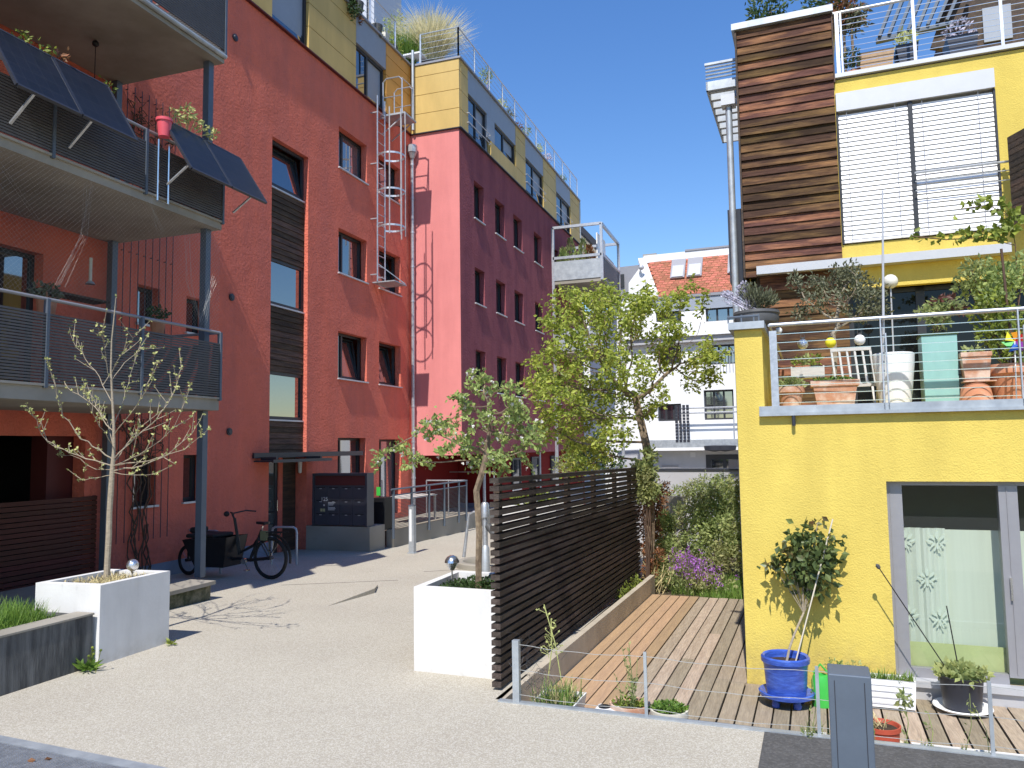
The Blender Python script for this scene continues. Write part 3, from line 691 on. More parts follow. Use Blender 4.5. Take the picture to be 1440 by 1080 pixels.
# top storey
tb = XB+.03
m = MB()
for r in range(4):
    m.box(XA+.06, tb-.005, YB-.03, YB+.1, rowz[r]+.008, rowz[r+1]-.008)
m.build('ochre_cladding', K['ochre'], B)
for a, b in ((YB+.105, 21.62), (26.2, 27.35), (29.7, 31.6), (34.0, YF)):
    m = MB()
    for r in range(4): m.box(XB-.1, tb, a+.004, b-.004, rowz[r]+.008, rowz[r+1]-.008)
    m.build('ochre_cladding', K['ochre'], B)
MB().box(XB-.1, tb, 23.6, 26.19, rowz[0]+.008, 12.25).build('ochre_cladding', K['ochre'], B)
for a, b in ((21.63, 23.58), (23.585, 26.19), (27.36, 29.69), (31.61, 33.99)): MB().box(XB-.1, tb-.006, a, b, 13.05, ZR-.01).build('grey_panel', K['panel'], B)
MB().box(XB-.1, tb-.006, 23.26, 23.99, 12.26, 13.045).build('grey_panel', K['panel'], B)
def PTB(u, z): return (tb, u, z)
for h in ((21.64,23.25,11.72,13.04), (24.0,26.19,12.27,13.04), (27.38,29.68,11.72,13.04), (31.62,33.98,11.72,13.04)): window(B, PTB, h, (-1,0,0), .06, split=[.45], sill=False, fw=.07, tilt=.12)
MB().box(-18, XB-.11, YB+.11, YF, ZT+.01, ZR-.02).build('top_storey_core', K['panel'], B)
MB().box(XA+.04, tb+.06, YB-.06, YF+.05, ZT+.002, ZT+.03).build('drip_edge', K['anthr'], B)
MB().box(-18, tb+.06, YB-.06, YF+.05, ZR, ZR+.06).build('roof_edge', K['gframe'], B)
railing(B, [(XA+.35, YB+.02), (tb-.04, YB+.02), (tb-.04, YF-.2)], ZR+.06, .95, 1.3)
m = MB()
for (a, b) in ((21.5,23.4), (27.3,29.8), (31.5,34.1)):
    m.tube([(tb+.07, a, 12.05), (tb+.07, b, 12.05)], .014, 6); m.tube([(tb+.07, a, 12.35), (tb+.07, b, 12.35)], .014, 6)
    for y in (a, b): m.bar((tb, y, 12.05), (tb+.08, y, 12.05), .02, .02); m.bar((tb, y, 12.35), (tb+.08, y, 12.35), .02, .02)
m.build('window_guard', K['steel'], B)
m = MB(); m.tube([(tb-.02, YF+.12, ZO), (tb-.02, YF+.12, 13.9)], .05, 8); m.build('far_downpipe', K['galv'], B)
# gable of the neighbour behind (grey slates)
# downpipe with hopper in the corner
m = MB(); dx, dy = XA+.13, YB-.14; zt_ = hy(577, 222, dy).z
m.tube([(dx,dy,.25), (dx,dy,1.55), (dx+.0,dy,zt_-.1), (dx+.02,dy-.02,zt_+.02)], .055, 10)
for z in np.arange(1.2, zt_, 1.05): m.tube([(dx,dy,z), (dx,dy,z+.05)], .068, 10)
m.build('downpipe', K['steel'], B, smooth=True)
m = MB(); m.lathe([(.06,-.05), (.13,.12), (.15,.14), (.15,.36), (.13,.36), (.11,.16), (0,.1)], (dx+.02,dy-.03,zt_), 8, a0=R(22)); m.build('rain_hopper', K['galv'], B)
m = MB(); m.tube([(dx+.03, dy, ZT+.1), (dx+.03, dy, ZR+.45)], .045, 10); m.build('roof_pipe', K['galv'], B, smooth=True)

# balcony frame far along the crimson block
yb = 30.85; x0, x1 = XB+.05, -6.66; y1 = 34.4; zt, zr_, zs = 11.2, 9.9, 8.95
m = MB()
for a, b in (((x0,yb,-.6),(x0,yb,zt)), ((x1,yb,zs-.1),(x1,yb,zt)), ((x1,y1,-.6),(x1,y1,zt)), ((x0,y1,zs),(x0,y1,zt)), ((x0,yb,zt),(x1,yb,zt)), ((x1,yb,zt),(x1,y1,zt)), ((x0,y1,zt),(x1,y1,zt)), ((x0,yb,zr_),(x1,yb,zr_)), ((x1,yb,zr_),(x1,y1,zr_))):
    m.bar(a, b, .11, .11)
fb = m.build('balcony_frame', K['steel'], B)
m = MB(); m.box(x0, x1, yb-.03, yb+.0, zs, zr_-.15); m.build('sheet_front', K['galv'], fb)
m = MB()
for k in range(14): m.bar((x1+.02, yb, zs+.06+k*.06), (x1+.02, y1, zs+.06+k*.06), .02, .035)
m.build('slat_side', K['slate'], fb)
MB().box(x0, x1, yb, y1, zs-.15, zs).build('floor_slab', K['conc'], fb); MB().box(x0, x1, yb, y1, 5.9, 6.1).build('floor_slab', K['conc'], fb); MB().box(x0, x1, yb-.03, yb-.002, 6.0, 6.9).build('sheet_front', K['galv'], fb)
MB().box(x1-.35, x1-.3, yb+.6, yb+2.2, zs, zt-.2).build('white_screen', K['wplast'], fb)
for k, (px, lab) in enumerate(((792,'leftmost small clipped conifer on the far steel framed balcony'), (803,'second small conifer from the left on the far steel framed balcony'), (820,'third conifer on the far steel framed balcony'), (829,'rightmost brownish conifer on the far steel framed balcony'))):
    c = hy(px, 375, yb+.45); h = (.9, 1.35, 1.2, .95)[k]
    t = thing('potted_conifer', lab, 'shrub', (c.x, c.y, zs), 'conifers on the far balcony'); m = MB()
    m2 = MB(); m2.lathe([(0,0),(.18,0),(.24,.5),(0,.5)], (c.x,c.y,zs), 12); m2.build('pot', K['terra'], t)
    P = []; D = []; L_ = []
    for i in range(420):
        z = rnd.random()**1.3; a = rnd.uniform(0, 6.283); r = .27*(1-z)+.03; P.append(Vector((c.x+r*math.cos(a), c.y+r*math.sin(a), zs+.5+h*z))); D.append(Vector((math.cos(a)*.6, math.sin(a)*.6, 1))); L_.append(rnd.uniform(.1,.2))
    m.leaves(P, D, L_, .4); m.build('crown', K['leafs'] if k != 3 else K['leafb'], t)

# ---------------------------------------------------------------- escape ladder
LD = thing('escape_ladder', 'galvanised caged escape ladder with a small landing on the red wall', 'ladder', (XA, 18.8, 6.6))
ly = 18.72; lx = XA+.2; zb0 = 6.62; ztop = 11.5
m = MB()
for s in (-.21, .21): m.tube([(lx, ly+s, zb0), (lx, ly+s, ztop+.35)], .022, 6)
m.build('stile', K['steel'], LD)
m = MB()
for k in range(17): m.tube([(lx, ly-.21, zb0+.15+k*.29), (lx, ly+.21, zb0+.15+k*.29)], .012, 5)
m.build('rungs', K['steel'], LD)
m = MB(); cx = lx+.33
hoops = [hx(545, py, XA+.5).z for py in (217, 267, 318)]
for z in hoops:
    pts = [(lx, ly-.21, z)]+[(cx+.36*math.cos(a), ly+.36*math.sin(a), z) for a in np.linspace(-2.0, 2.0, 15)]+[(lx, ly+.21, z)]
    for a, b in zip(pts, pts[1:]): m.bar(a, b, .008, .05)
for a in (-1.25, -.35, .35, 1.25):
    m.bar((cx+.37*math.cos(a), ly+.37*math.sin(a), hoops[-1]-.25), (cx+.37*math.cos(a), ly+.37*math.sin(a), 11.4), .035, .008)
m.build('safety_cage', K['steel'], LD)
m = MB()
for z in (zb0+.2, zb0+1.75, zb0+3.3, zb0+4.75):
    for s in (-.21, .21): m.bar((XA, ly+s, z), (lx, ly+s, z), .05, .03)
m.build('wall_bracket', K['steel'], LD)
m = MB(); pz = ztop; m.box(XA+.03, XA+.8, ly+.27, ly+1.0, pz-.05, pz)
m.bar((XA+.03, ly+.4, pz-.5), (XA+.68, ly+.4, pz-.06), .03, .03); m.bar((XA+.03, ly+.95, pz-.5), (XA+.68, ly+.95, pz-.06), .03, .03)
m.build('landing', K['galv'], LD)
m = MB()
for yy in (ly+.3, ly+.98):
    m.tube([(XA+.1, yy, pz), (XA+.1, yy, pz+.95), (XA+.2, yy, pz+1.05), (XA+.6, yy, pz+1.05), (XA+.7, yy, pz+.95), (XA+.7, yy, pz)], .02, 6); m.tube([(XA+.1, yy, pz+.5), (XA+.7, yy, pz+.5)], .014, 6)
m.tube([(XA+.7, ly+.3, pz+1.0), (XA+.7, ly+.98, pz+1.0)], .018, 6)
m.build('guard_rail', K['steel'], LD)
m = MB(); m.box(lx-.15, lx+.52, ly-.21, ly+.5, zb0-.03, zb0); m.bar((lx, ly-.21, zb0+.5), (lx+.5, ly+.45, zb0+.02), .02, .02); m.build('foot_rest', K['galv'], LD)

# ---------------------------------------------------------------- mailboxes, plinth, ramp
t = thing('mailbox_unit', 'dark grey bank of mailboxes on a concrete plinth by the entrance', 'mailboxes', (-9.4, 15.55, .37))
mz0, mz1 = .38, 1.50; mx0, mx1 = -10.17, -8.84; my = 15.52
m = MB(); m.box(mx0, mx1, my, my+.24, mz0, mz1); m.box(mx1, mx1+.05, my-.05, my+.26, mz0-.02, mz1+.05); m.box(mx0-.04, mx1, my-.05, my+.26, mz1, mz1+.05); m.box(mx0-.04, mx0, my-.05, my+.26, mz0-.02, mz1)
m.build('cabinet', K['mail'], t)
fw_ = (mx1-mx0)/4; fh = (mz1-.23-mz0)/3
for r in range(3):
    for c_ in range(4):
        x = mx0+c_*fw_; z = mz0+r*fh; m = MB(); m.box(x+.006, x+fw_-.006, my-.012, my-.001, z+.006, z+fh-.006)
        fl = m.build('mailbox_door', K['mail'], t); m = MB(); m.box(x+.05, x+fw_-.05, my-.016, my-.0125, z+fh-.05, z+fh-.035); m.build('letter_slot', K['black'], fl)
        m = MB(); m.box(x+.13, x+.19, my-.016, my-.0125, z+fh-.075, z+fh-.06); m.build('name_tag', K['lgrey'], fl)
MB().box(mx0+.01, mx1-.01, my-.008, my-.001, mz1-.22, mz1-.01).build('top_fascia', K['edge'], t)
def text(s, size, loc, mat, parent, name='lettering', face=(R(90),0,0)):
    cu = bpy.data.curves.new(name, 'FONT'); cu.body = s; cu.size = size; cu.extrude = .001; cu.align_x = 'LEFT'
    o = bpy.data.objects.new(name, cu); COL.objects.link(o); o.rotation_euler = face; cu.materials.append(mat)
    dg = bpy.context.evaluated_depsgraph_get(); dg.update(); me = bpy.data.meshes.new_from_object(o.evaluated_get(dg)); bpy.data.objects.remove(o)
    n = bpy.data.objects.new(name, me); COL.objects.link(n); n.rotation_euler = face; n.parent = parent
    n.location = Vector(loc)-root_loc(parent); return n
text('125', .125, (mx0+.17, my-.02, mz0+.545), K['wtext'], t, 'house_number')
m = MB()
for k in range(7): m.box(mx0+.36, mx0+.36+(.18,.15,.12,.0,.17,.18,.16)[k]+.01, my-.018, my-.0165, mz0+.50-k*.027, mz0+.513-k*.027)
m.box(mx0+.235, mx0+.275, my-.018, my-.0165, mz0+.43, mz0+.465)
m.build('small_print', K['wtext'], t)
m = MB(); m.box(mx0+.16, mx0+.215, my-.018, my-.0165, mz0+.305, mz0+.37); m.box(mx0+.225, mx0+.28, my-.018, my-.0165, mz0+.305, mz0+.37); m.build('sticker', K['ytext'], t)
m = MB(); m.box(XA+.015, -8.74, 15.5, 16.2, -.45, .355); o = m.build('concrete_plinth', K['conc'], None, at=(-9.5, 15.8, -.2)); tag(o, 'low concrete wall under the grey mailboxes', 'wall')
t = thing('rubbish_bin', 'black litter bin behind the mailboxes with a green tag', 'bin', (-8.95, 16.6, .2)); m = MB(); m.box(-9.1, -8.8, 16.3, 16.75, .2, .95); m.build('body', K['black'], t, bevel=.01); MB().box(-9.0, -8.9, 16.28, 16.298, 1.0, 1.2).build('tag', K['green'], t)
q = gnd(443, 772); t = thing('plant_pot', 'small white pot on the ground beside the entrance', 'pot', q)
m = MB(); m.lathe([(0,0),(.05,0),(.065,.14),(.055,.14),(.045,.02),(0,.02)], q, 12); m.build('cup', K['wplast'], t)
q = gnd(437, 772); m = MB(); cloud(m, [(q+Vector((0,0,.25)), (.08,.08,.25))], 110, .07, .5); m.build('plant', K['leafd'], t)
# ramp
RP = thing('ramp', 'raised concrete terrace and ramp with grey slatted railing', 'ramp', (-9.5, 18.5, 0))
m = MB(); m.prism([(-8.65,16.45,-.5), (-8.65,20.9,-.6), (-8.65,20.9,.18), (-8.65,16.45,.2)], (-.18,0,0)); m.box(XA+.02, -8.84, 16.9, 23.9, -.5, .12); m.build('ramp_wall', K['conc'], RP)
m = MB(); ys = [16.4, 17.35, 18.35, 19.3, 20.3, 20.85]
for y in ys: m.bar((-8.62, y, .0), (-8.62, y, 1.12), .045, .05)
m.tube([(-8.62,16.3,1.14), (-8.62,20.9,1.14)], .022, 6); m.tube([(-8.62,16.4,1.0), (-8.62,20.9,1.0)], .018, 6)
r_ = m.build('railing_frame', K['slate'], RP)
m = MB()
for k in range(22): m.bar((-8.63,16.42,.24+k*.034), (-8.63,20.85,.24+k*.034), .012, .01)
m.build('railing_slats', K['slats'], RP)
m = MB(); m.tube([(-8.7,23.5,1.3), (-10.3,23.5,1.3)], .02, 6); m.tube([(-8.75,23.5,.1), (-8.75,23.5,1.3)], .02, 6); m.build('back_handrail', K['steel'], RP); m = MB(); m.tube([(-8.62,20.9,1.14), (-9.9,20.9,1.14)], .02, 6)
for x in (-9.2, -9.9): m.tube([(x,20.9,.1), (x,20.9,1.14)], .018, 6)
m.build('back_handrail', K['steel'], RP)
t = thing('terrace_table', 'pale slatted table on the terrace behind the ramp railing', 'table', (-9.5, 19, .12)); m = MB()
m.box(-9.9, -9.1, 18.4, 19.9, .78, .82); m.build('top', K['bench'], t)
for x, y in ((-9.85,18.45), (-9.15,18.45), (-9.85,19.85), (-9.15,19.85)): MB().box(x-.025, x+.025, y-.025, y+.025, .12, .78).build('leg', K['bench'], t)

# bollard light on the path
q = gnd(580, 778); t = thing('bollard_light', 'slim grey bollard light standing on the path before the ramp', 'bollard', q)
m = MB(); m.box(q.x-.085, q.x+.085, q.y-.085, q.y+.085, q.z, q.z+.02); m.box(q.x-.06, q.x+.06, q.y-.06, q.y+.06, q.z+.02, q.z+1.02); m.build('post', K['galv'], t); MB().box(q.x-.04, q.x+.012, q.y-.063, q.y-.0605, q.z+.26, q.z+.95).build('light_strip', K['wplast'], t)
MB().box(q.x-.065, q.x+.065, q.y-.065, q.y+.065, q.z+1.02, q.z+1.045).build('cap', K['slate'], t)
# ================================================================ ground
m = MB(); m.poly((-400,-400,-1.6), (400,-400,-1.6), (400,400,-1.6), (-400,400,-1.6)); struct(m.build('ground', K['earth']))
ev = hzR(706, 987, 0)[1]                                 # the steel edge in front of the sunken deck
e0 = RM((-8, ev, 0)); eL = RM((hzR(700,987,0)[0], ev, 0)); eR = RM((9, ev, 0))
m = MB(); m.poly((-14,-8,0), (9,-8,0), (9,eR.y,0), (eL.x,eL.y,0), (eL.x,7,0), (-14,7,0)); m.poly((-14,7,0), (eL.x,7,0), (eL.x,13,gz(13)), (-14,13,gz(13))); m.poly((-14,13,gz(13)), (eL.x,13,gz(13)), (eL.x,60,gz(60)), (-14,60,gz(60)))
struct(m.build('path', K['path']))
k0 = hzR(1075, 1030, 0)[0]
m = MB(RM); m.poly((k0,-6,.004), (8,-6,.004), (8,ev-.01,.004), (k0,ev-.01,.004)); struct(m.build('road', K['slab']))
# faint joint line across the path and the small wedge by the bikes
m = MB(); a = gnd(340,823); b = gnd(760,806); a = gnd(505,826); q = [gnd(*p) for p in ((462,853),(527,836),(526,832),(466,846))]
m = MB(); A_, B_, C_ = gnd(459,853), gnd(527,834), gnd(430,826); up = Vector((0,0,.07))
m.poly(A_, B_, B_+up); m.poly(B_, B_+Vector((-.25,.55,0)), B_+Vector((-.25,.55,.0))+up*.3, B_+up); m.poly(A_, B_+up, B_+Vector((-.25,.55,0))+up*.3)
o = m.build('path_wedge', K['path'], None, at=A_); tag(o, 'low wedge shaped ramp lip in the middle of the pale path', 'ramp')
m = MB(RM); m.box(hzR(700,987,0)[0], 8, ev-.012, ev+.05, -.3, .012); o = m.build('steel_edge', K['galv'], None, at=RM((0,ev,0))); tag(o, 'galvanised steel edging strip between the path and the timber deck', 'edging')
m = MB(); a, b = gnd(395,823), gnd(560,816); m.bar(a+Vector((0,0,.001)), b+Vector((0,0,.001)), .012, .004); a, b = gnd(596,804), gnd(660,800); m.bar(a+Vector((0,0,.001)), b+Vector((0,0,.001)), .012, .004); struct(m.build('path_joint', K['slab']))
# grating in the corner
m = MB(); p0 = gnd(0,1036); p1 = gnd(225,1080); d = (p1-p0).normalized(); nrm = Vector((d.y, -d.x, 0)); p0 = p0-d*1.5; L_ = 4.2
gr = thing('floor_grating', 'galvanised grating with a steel border in the bottom left corner', 'grating', p0)
m.prism([p0+Vector((0,0,.0)), p0+d*L_, p0+d*L_+nrm*.09, p0+nrm*.09], (0,0,.012)); m.build('border', K['galv'], gr)
m = MB()
for i in range(75):
    a = p0+nrm*(.1+i*.0165)+Vector((0,0,.006)); m.bar(a, a+d*L_, .005, .006)
for i in range(170):
    a = p0+nrm*.095+d*(i*.0247)+Vector((0,0,.0055)); m.bar(a, a+nrm*1.2, .005, .005)
m.build('grid', K['steel'], gr)
m = MB(); a = p0+nrm*.095; m.poly(a+Vector((0,0,.002)), a+nrm*1.3+Vector((0,0,.002)), a+nrm*1.3+d*L_+Vector((0,0,.002)), a+d*L_+Vector((0,0,.002))); m.build('pit', K['anthr'], gr)
for px, py, lab in ((38,1070,'dry reddish leaf on the grating'), (62,1068,'second dry reddish leaf on the grating, further right')):
    q = hz(px, py, .015); m = MB(); m.leaves([q], [Vector((1,.3,.1))], [.06], .6); tag(m.build('fallen_leaf', K['leafb'], None, at=q), lab, 'leaf')

# ================================================================ left: wall, planter, tree
t = thing('planter_wall', 'dark stained low concrete wall holding a bed of grass', 'wall', (-6.6, 4, 0))
m = MB(); m.box(-6.70, -6.50, -1, 6.05, -.2, .5); m.box(-9.5, -6.70, 5.9, 6.05, -.2, .5); m.build('wall', K['dconc'], t)
m = MB(); m.box(-6.72, -6.49, -1, 6.06, .502, .52); m.build('coping', K['conc'], t)
m = MB(); m.box(-9.5, -6.70, -1, 5.9, -.2, .47); m.build('soil', K['soil'], t)
m = MB()
for k in range(2900):
    x = -6.76-abs(rnd.gauss(0, .9)); y = 5.85-abs(rnd.gauss(0, 1.3))
    if x < -9.4 or y < 0: continue
    tuft(m, (x, y, .46), 4, rnd.uniform(.14,.34)*(1 if x < -6.85 else .7), .16, .007, rad=.05)
stuff(m.build('grass', K['grass'], None, at=(-7, 5, .46)))
t = thing('white_planter', 'square white planter holding the bare budding tree', 'planter', (-6.83, 6.52, 0), 'white planters')
def planter(t, c, h, wth=.09, mat='white'):
    c = [Vector((*p, 0)) for p in c]; cen = sum(c, Vector())/4
    inn = [p+(cen-p).normalized()*wth*1.35 for p in c]; z = Vector((0,0,h)); zi = Vector((0,0,h-.09)); m = MB()
    for k in range(4):
        a, b, ia, ib = c[k], c[(k+1)%4], inn[k], inn[(k+1)%4]
        zz = Vector((0,0,-.15)); m.poly(a+zz, b+zz, b+z, a+z); m.poly(a+z, b+z, ib+z, ia+z); m.poly(ia+z, ib+z, ib+zi-Vector((0,0,.05)), ia+zi-Vector((0,0,.05)))
    o = m.build('box', K[mat], t); MB().poly(*[p+zi for p in inn]).build('soil', K['soil'], t); return cen, inn
cen, inn = planter(t, [(-7.27,6.05), (-6.465,6.10), (-6.47,7.04), (-7.25,6.98)], .78)
m = MB()
for k in range(260):
    x = rnd.uniform(-7.14,-6.56); y = rnd.uniform(6.18, 6.92); tuft(m, (x, y, .69), 3, .17, .2, .008, rad=.03, bend=.9)
m.build('dry_grass', K['straw'], t)
def solar_lamp(name, lab, q, hgt, kind):
    t = thing('solar_lamp', lab, 'garden lamp', q); m = MB(); m.tube([q, q+Vector((0,0,hgt))], .009, 8); m.build('stem', K['chrome'], t)
    m = MB()
    if kind == 'ball': m.ball(q+Vector((0,0,hgt+.055)), .062, 16, 1.05); m.build('crackle_ball', K['crackle'], t, smooth=True); m = MB(); m.lathe([(.028,0),(.03,.02),(.012,-.03)], q+Vector((0,0,hgt)), 10); m.build('collar', K['chrome'], t)
    else:
        m.lathe([(.075,.03), (.07,.055), (.05,.085), (.02,.1), (0,.102)], q+Vector((0,0,hgt)), 18); m.build('dome', K['chrome'], t, smooth=True)
        m = MB(); m.lathe([(0,-.05), (.02,-.045), (.05,-.005), (.066,.028), (0,.03)], q+Vector((0,0,hgt)), 14); m.build('glass', K['crackle'], t, smooth=True)
q = hz(186, 822, .69); solar_lamp('a', 'crackled glass ball lamp on a thin stem in the left planter', q, .15, 'ball')
tr = thing('young_tree', 'bare young tree with pale bark and small spring buds in the left planter', 'tree', hz(150,815,.69))
tb_ = hz(150, 817, .69); YT = tb_.y
def TP(px, py, dy=0): return hy(px, py, YT+dy)
m = MB()
trunk = [(150,817),(151,790),(153,755),(154,720),(156,690),(158,660),(160,635),(160,600),(158,560),(156,520),(157,480),(161,440),(163,418)]
tp = [TP(*p) for p in trunk]; rr = [.036,.031,.032,.029,.030,.026,.018,.015,.013,.010,.008,.006,.003]
m.tube(tp, rr, 10)
br = [([(158,668),(130,672),(110,676)],.012,.3), ([(158,655),(120,645),(90,632),(66,620),(52,590),(45,578)],.016,-.5), ([(158,645),(130,628),(108,610),(88,585),(80,560),(70,520),(67,505)],.017,-.6),
 ([(158,605),(140,580),(118,560),(95,545),(80,532),(68,512)],.013,.5), ([(157,565),(140,530),(120,505),(103,480),(98,458)],.011,.4), ([(158,550),(150,510),(146,480),(145,460)],.009,-.35),
 ([(157,535),(175,510),(200,490),(215,487)],.010,.5), ([(157,525),(170,500),(185,480),(198,463)],.010,-.4), ([(160,612),(185,580),(205,550),(215,520),(218,498)],.013,-.5),
 ([(160,645),(190,615),(220,590),(240,560),(252,525),(255,505)],.016,.5), ([(160,655),(195,640),(225,620),(245,600),(268,540)],.014,-.6), ([(160,662),(200,655),(235,640),(270,610),(285,582)],.016,.4),
 ([(160,664),(200,668),(220,667)],.010,-.3), ([(160,655),(210,648),(260,632),(295,602)],.015,-.2), ([(158,625),(140,600),(125,570),(118,545)],.011,-.7), ([(160,632),(150,590),(130,560),(112,548)],.010,.8),
 ([(160,600),(175,560),(182,530),(190,500)],.010,.7), ([(160,660),(135,660),(100,640),(82,640)],.011,.7), ([(160,650),(182,620),(198,600),(230,575),(247,545)],.012,.9)]
buds = []; bd = []
for pts, r, dy in br:
    n = len(pts); P = [TP(x, y, dy*(i/(n-1))) for i, (x, y) in enumerate(pts)]
    P2 = []
    for a, b in zip(P, P[1:]):
        for k in range(3): P2.append(a.lerp(b, k/3)+Vector((rnd.uniform(-.012,.012),)*3)*(1 if k else 0))
    P2.append(P[-1]); m.tube(P2, [r*.48*(1-.76*i/(len(P2)-1)) for i in range(len(P2))], 6)
    for i in range(2, len(P2)-1):
        if rnd.random() < .7:
            a = P2[i]; d = (P2[i+1]-P2[i-1]).normalized(); s = (d+rdir(.5)*.8).normalized(); l = rnd.uniform(.06,.28)
            b = a+s*l*.5+Vector((0,0,.01)); c = a+s*l+Vector((0,0,.03)); m.tube([a, b, c], [.005,.004,.002], 4)
            for q in (b, c): buds.append(q)
        if rnd.random() < .6: buds.append(P2[i])
    buds.append(P2[-1]); buds.append(P2[-1])
buds.append(tp[-1])
m.build('trunk', K['pbark'], tr)
P = []; D = []; L_ = []
for b in buds:
    for k in range(rnd.choice((2,3,4,5))): P.append(b+rdir()*.008); D.append(rdir(.4)); L_.append(rnd.uniform(.018,.042))
mb = MB(); mb.leaves(P, D, L_, .65); mb.build('buds', K['bud'], tr)
for px, py, r, lab in ((122,944,.15,'dandelion weed at the foot of the stained concrete wall'), (240,908,.08,'small yellow green weed at the corner of the left white planter')):
    q = gnd(px, py); t = thing('weed', lab, 'weed', q); m = MB(); P = []; D = []; L_ = []
    for k in range(60 if r > .1 else 26):
        a = rnd.uniform(0, 6.28); e = rnd.uniform(.1, 1.1); d = Vector((math.cos(a), math.sin(a)*.6, e)); P.append(q+d*rnd.uniform(0,.4)*r+Vector((0,0,.01))); D.append(d); L_.append(r*rnd.uniform(.5,1.1))
    m.leaves(P, D, L_, .28); m.build('leaves', K['grass'] if r > .1 else K['leafy'], t)
    if r > .1:
        m = MB()
        for k in range(5):
            a = q+Vector((rnd.uniform(-.1,.15), rnd.uniform(-.05,.05), 0)); b = a+Vector((rnd.uniform(.02,.12), 0, rnd.uniform(.15,.24))); m.tube([a, b], .003, 4); m.ball(b, .013, 6)
        m.build('flower_stems', K['leafy'], t)

# ================================================================ right white planter with the apple tree
t = thing('white_planter', 'square white planter of low green cover beside the dark slatted fence', 'planter', (-2.95, 7.3, 0), 'white planters')
planter(t, [(-3.37,6.82), (-2.50,6.77), (-2.47,7.78), (-3.37,7.83)], .78)
m = MB(); cloud(m, [((-2.93,7.3,.72), (.36,.42,.06))], 1500, .035, .6, up=.6); m.build('ground_cover', K['leafd'], t)
q = hz(636, 828, .69); solar_lamp('b', 'steel mushroom shaped solar lamp in the right white planter', q, .23, 'dome')
at = thing('apple_tree', 'young apple tree with white blossom in the planter beside the dark slatted fence', 'tree', hz(673,830,.69))
ab = hz(673, 830, .69)
def AP(px, py, dy=0): return hy(px, py, ab.y+dy)
blobs = []
for px, py, r, dy in ((535,645,.11,-.2),(565,628,.12,.1),(595,605,.15,-.1),(625,590,.18,.2),(640,625,.2,-.1),(600,650,.12,.2),(655,565,.17,-.1),(688,540,.17,.1),(715,560,.17,-.2),(735,590,.18,.1),(748,620,.14,-.1),(720,625,.2,.2),(690,590,.22,0),(700,650,.17,-.2),(672,640,.2,.2),(740,655,.1,.1),(660,530,.08,.1),(705,515,.05,0),(575,655,.08,0)):
    blobs.append((AP(px, py, dy), (r, r*1.2, r*.9)))
attr = [inball(*rnd.choices(blobs, [b[1][0]**2 for b in blobs])[0]) for _ in range(520)]
trunk = [AP(673,830), AP(673,790,.01), AP(674,750), AP(672,715,.01), AP(670,690), AP(678,665), AP(684,640,.02), AP(688,610), AP(690,580)]
nd, par = colonize(None, trunk, attr, .07, .10, .5)
m = MB(); rad, ch = tree_mesh(m, nd, par, .034, .003); m.build('trunk', K['bark'], at)
tips = [i for i in range(9, len(nd)) if ch[i] < 4]
P = []; D = []; L_ = []
for i in tips:
    for k in range(15):
        q = nd[i]+rdir()*rnd.uniform(.0,.08); P.append(q); D.append(rdir(.15)); L_.append(rnd.uniform(.035,.074))
m = MB(); m.leaves(P, D, L_, .55, .25); m.build('leaves', K['leafa'], at)
P = []; D = []; L_ = []
for i in rnd.sample(tips, min(55, len(tips))):
    c = nd[i]+rdir()*.05
    for j in range(rnd.choice((1,2,3))):
        cc = c+rdir()*.035
        for k in range(6): P.append(cc); D.append(rdir(.3)); L_.append(rnd.uniform(.018,.028))
m = MB(); m.leaves(P, D, L_, .95); m.build('blossom', K['petal'], at)
mt = MB(); p0 = AP(700,640,.05); mt.tube([AP(669,708,.0), AP(671,700,.03)], .012, 6); mt.build('tie', K['rubber'], at)

# ================================================================ pump, basin and far planter
q = gnd(683, 812); t = thing('water_pump', 'grey hand water pump with a curved lever behind the right planter', 'pump', q)
m = MB(); m.lathe([(.0,0),(.14,0),(.14,.02),(.075,.06),(.07,.5),(.055,.52),(.045,.55)], q, 16); m.build('base', K['galv'], t, smooth=True)
m = MB(); m.lathe([(.045,.55),(.045,1.0),(.075,1.02),(.075,1.22),(.05,1.27),(0,1.28)], q, 14); m.build('column', K['steel'], t, smooth=True)
h0 = q+Vector((0,0,1.08)); m = MB(); m.tube([h0, h0+Vector((-.2,0,.03)), h0+Vector((-.3,0,-.02)), h0+Vector((-.33,0,-.25)), h0+Vector((-.4,0,-.75))], [.02,.02,.02,.025,.03], 8); m.build('lever', K['steel'], t, smooth=True)
m = MB(); m.tube([q+Vector((.05,0,.88)), q+Vector((.2,-.05,.72)), q+Vector((.36,-.1,.42))], .06, 10, cap=False); m.build('spout', K['stone'], t, smooth=True)
c = gnd(688, 797); t = thing('water_basin', 'round stone water basin rim around the hand pump', 'basin', c)
m = MB(); m.lathe([(.62,-.05),(.62,.10),(.60,.12),(.50,.12),(.48,.10),(.46,-.02),(0,-.02)], c, 40); m.build('ring', K['conc'], t, smooth=True)
c = hz(690,735,.55); t = thing('white_planter', 'distant white planter with a green plant behind the hand pump', 'planter', (-5.4,16.6,-.2), 'white planters')
planter(t, [(-5.95,16.2), (-4.6,16.1), (-4.55,17.3), (-5.95,17.4)], .82); m = MB(); cloud(m, [((-5.3,16.7,.9), (.5,.4,.22))], 500, .09, .5, up=.5); m.build('plant', K['leafy'], t)

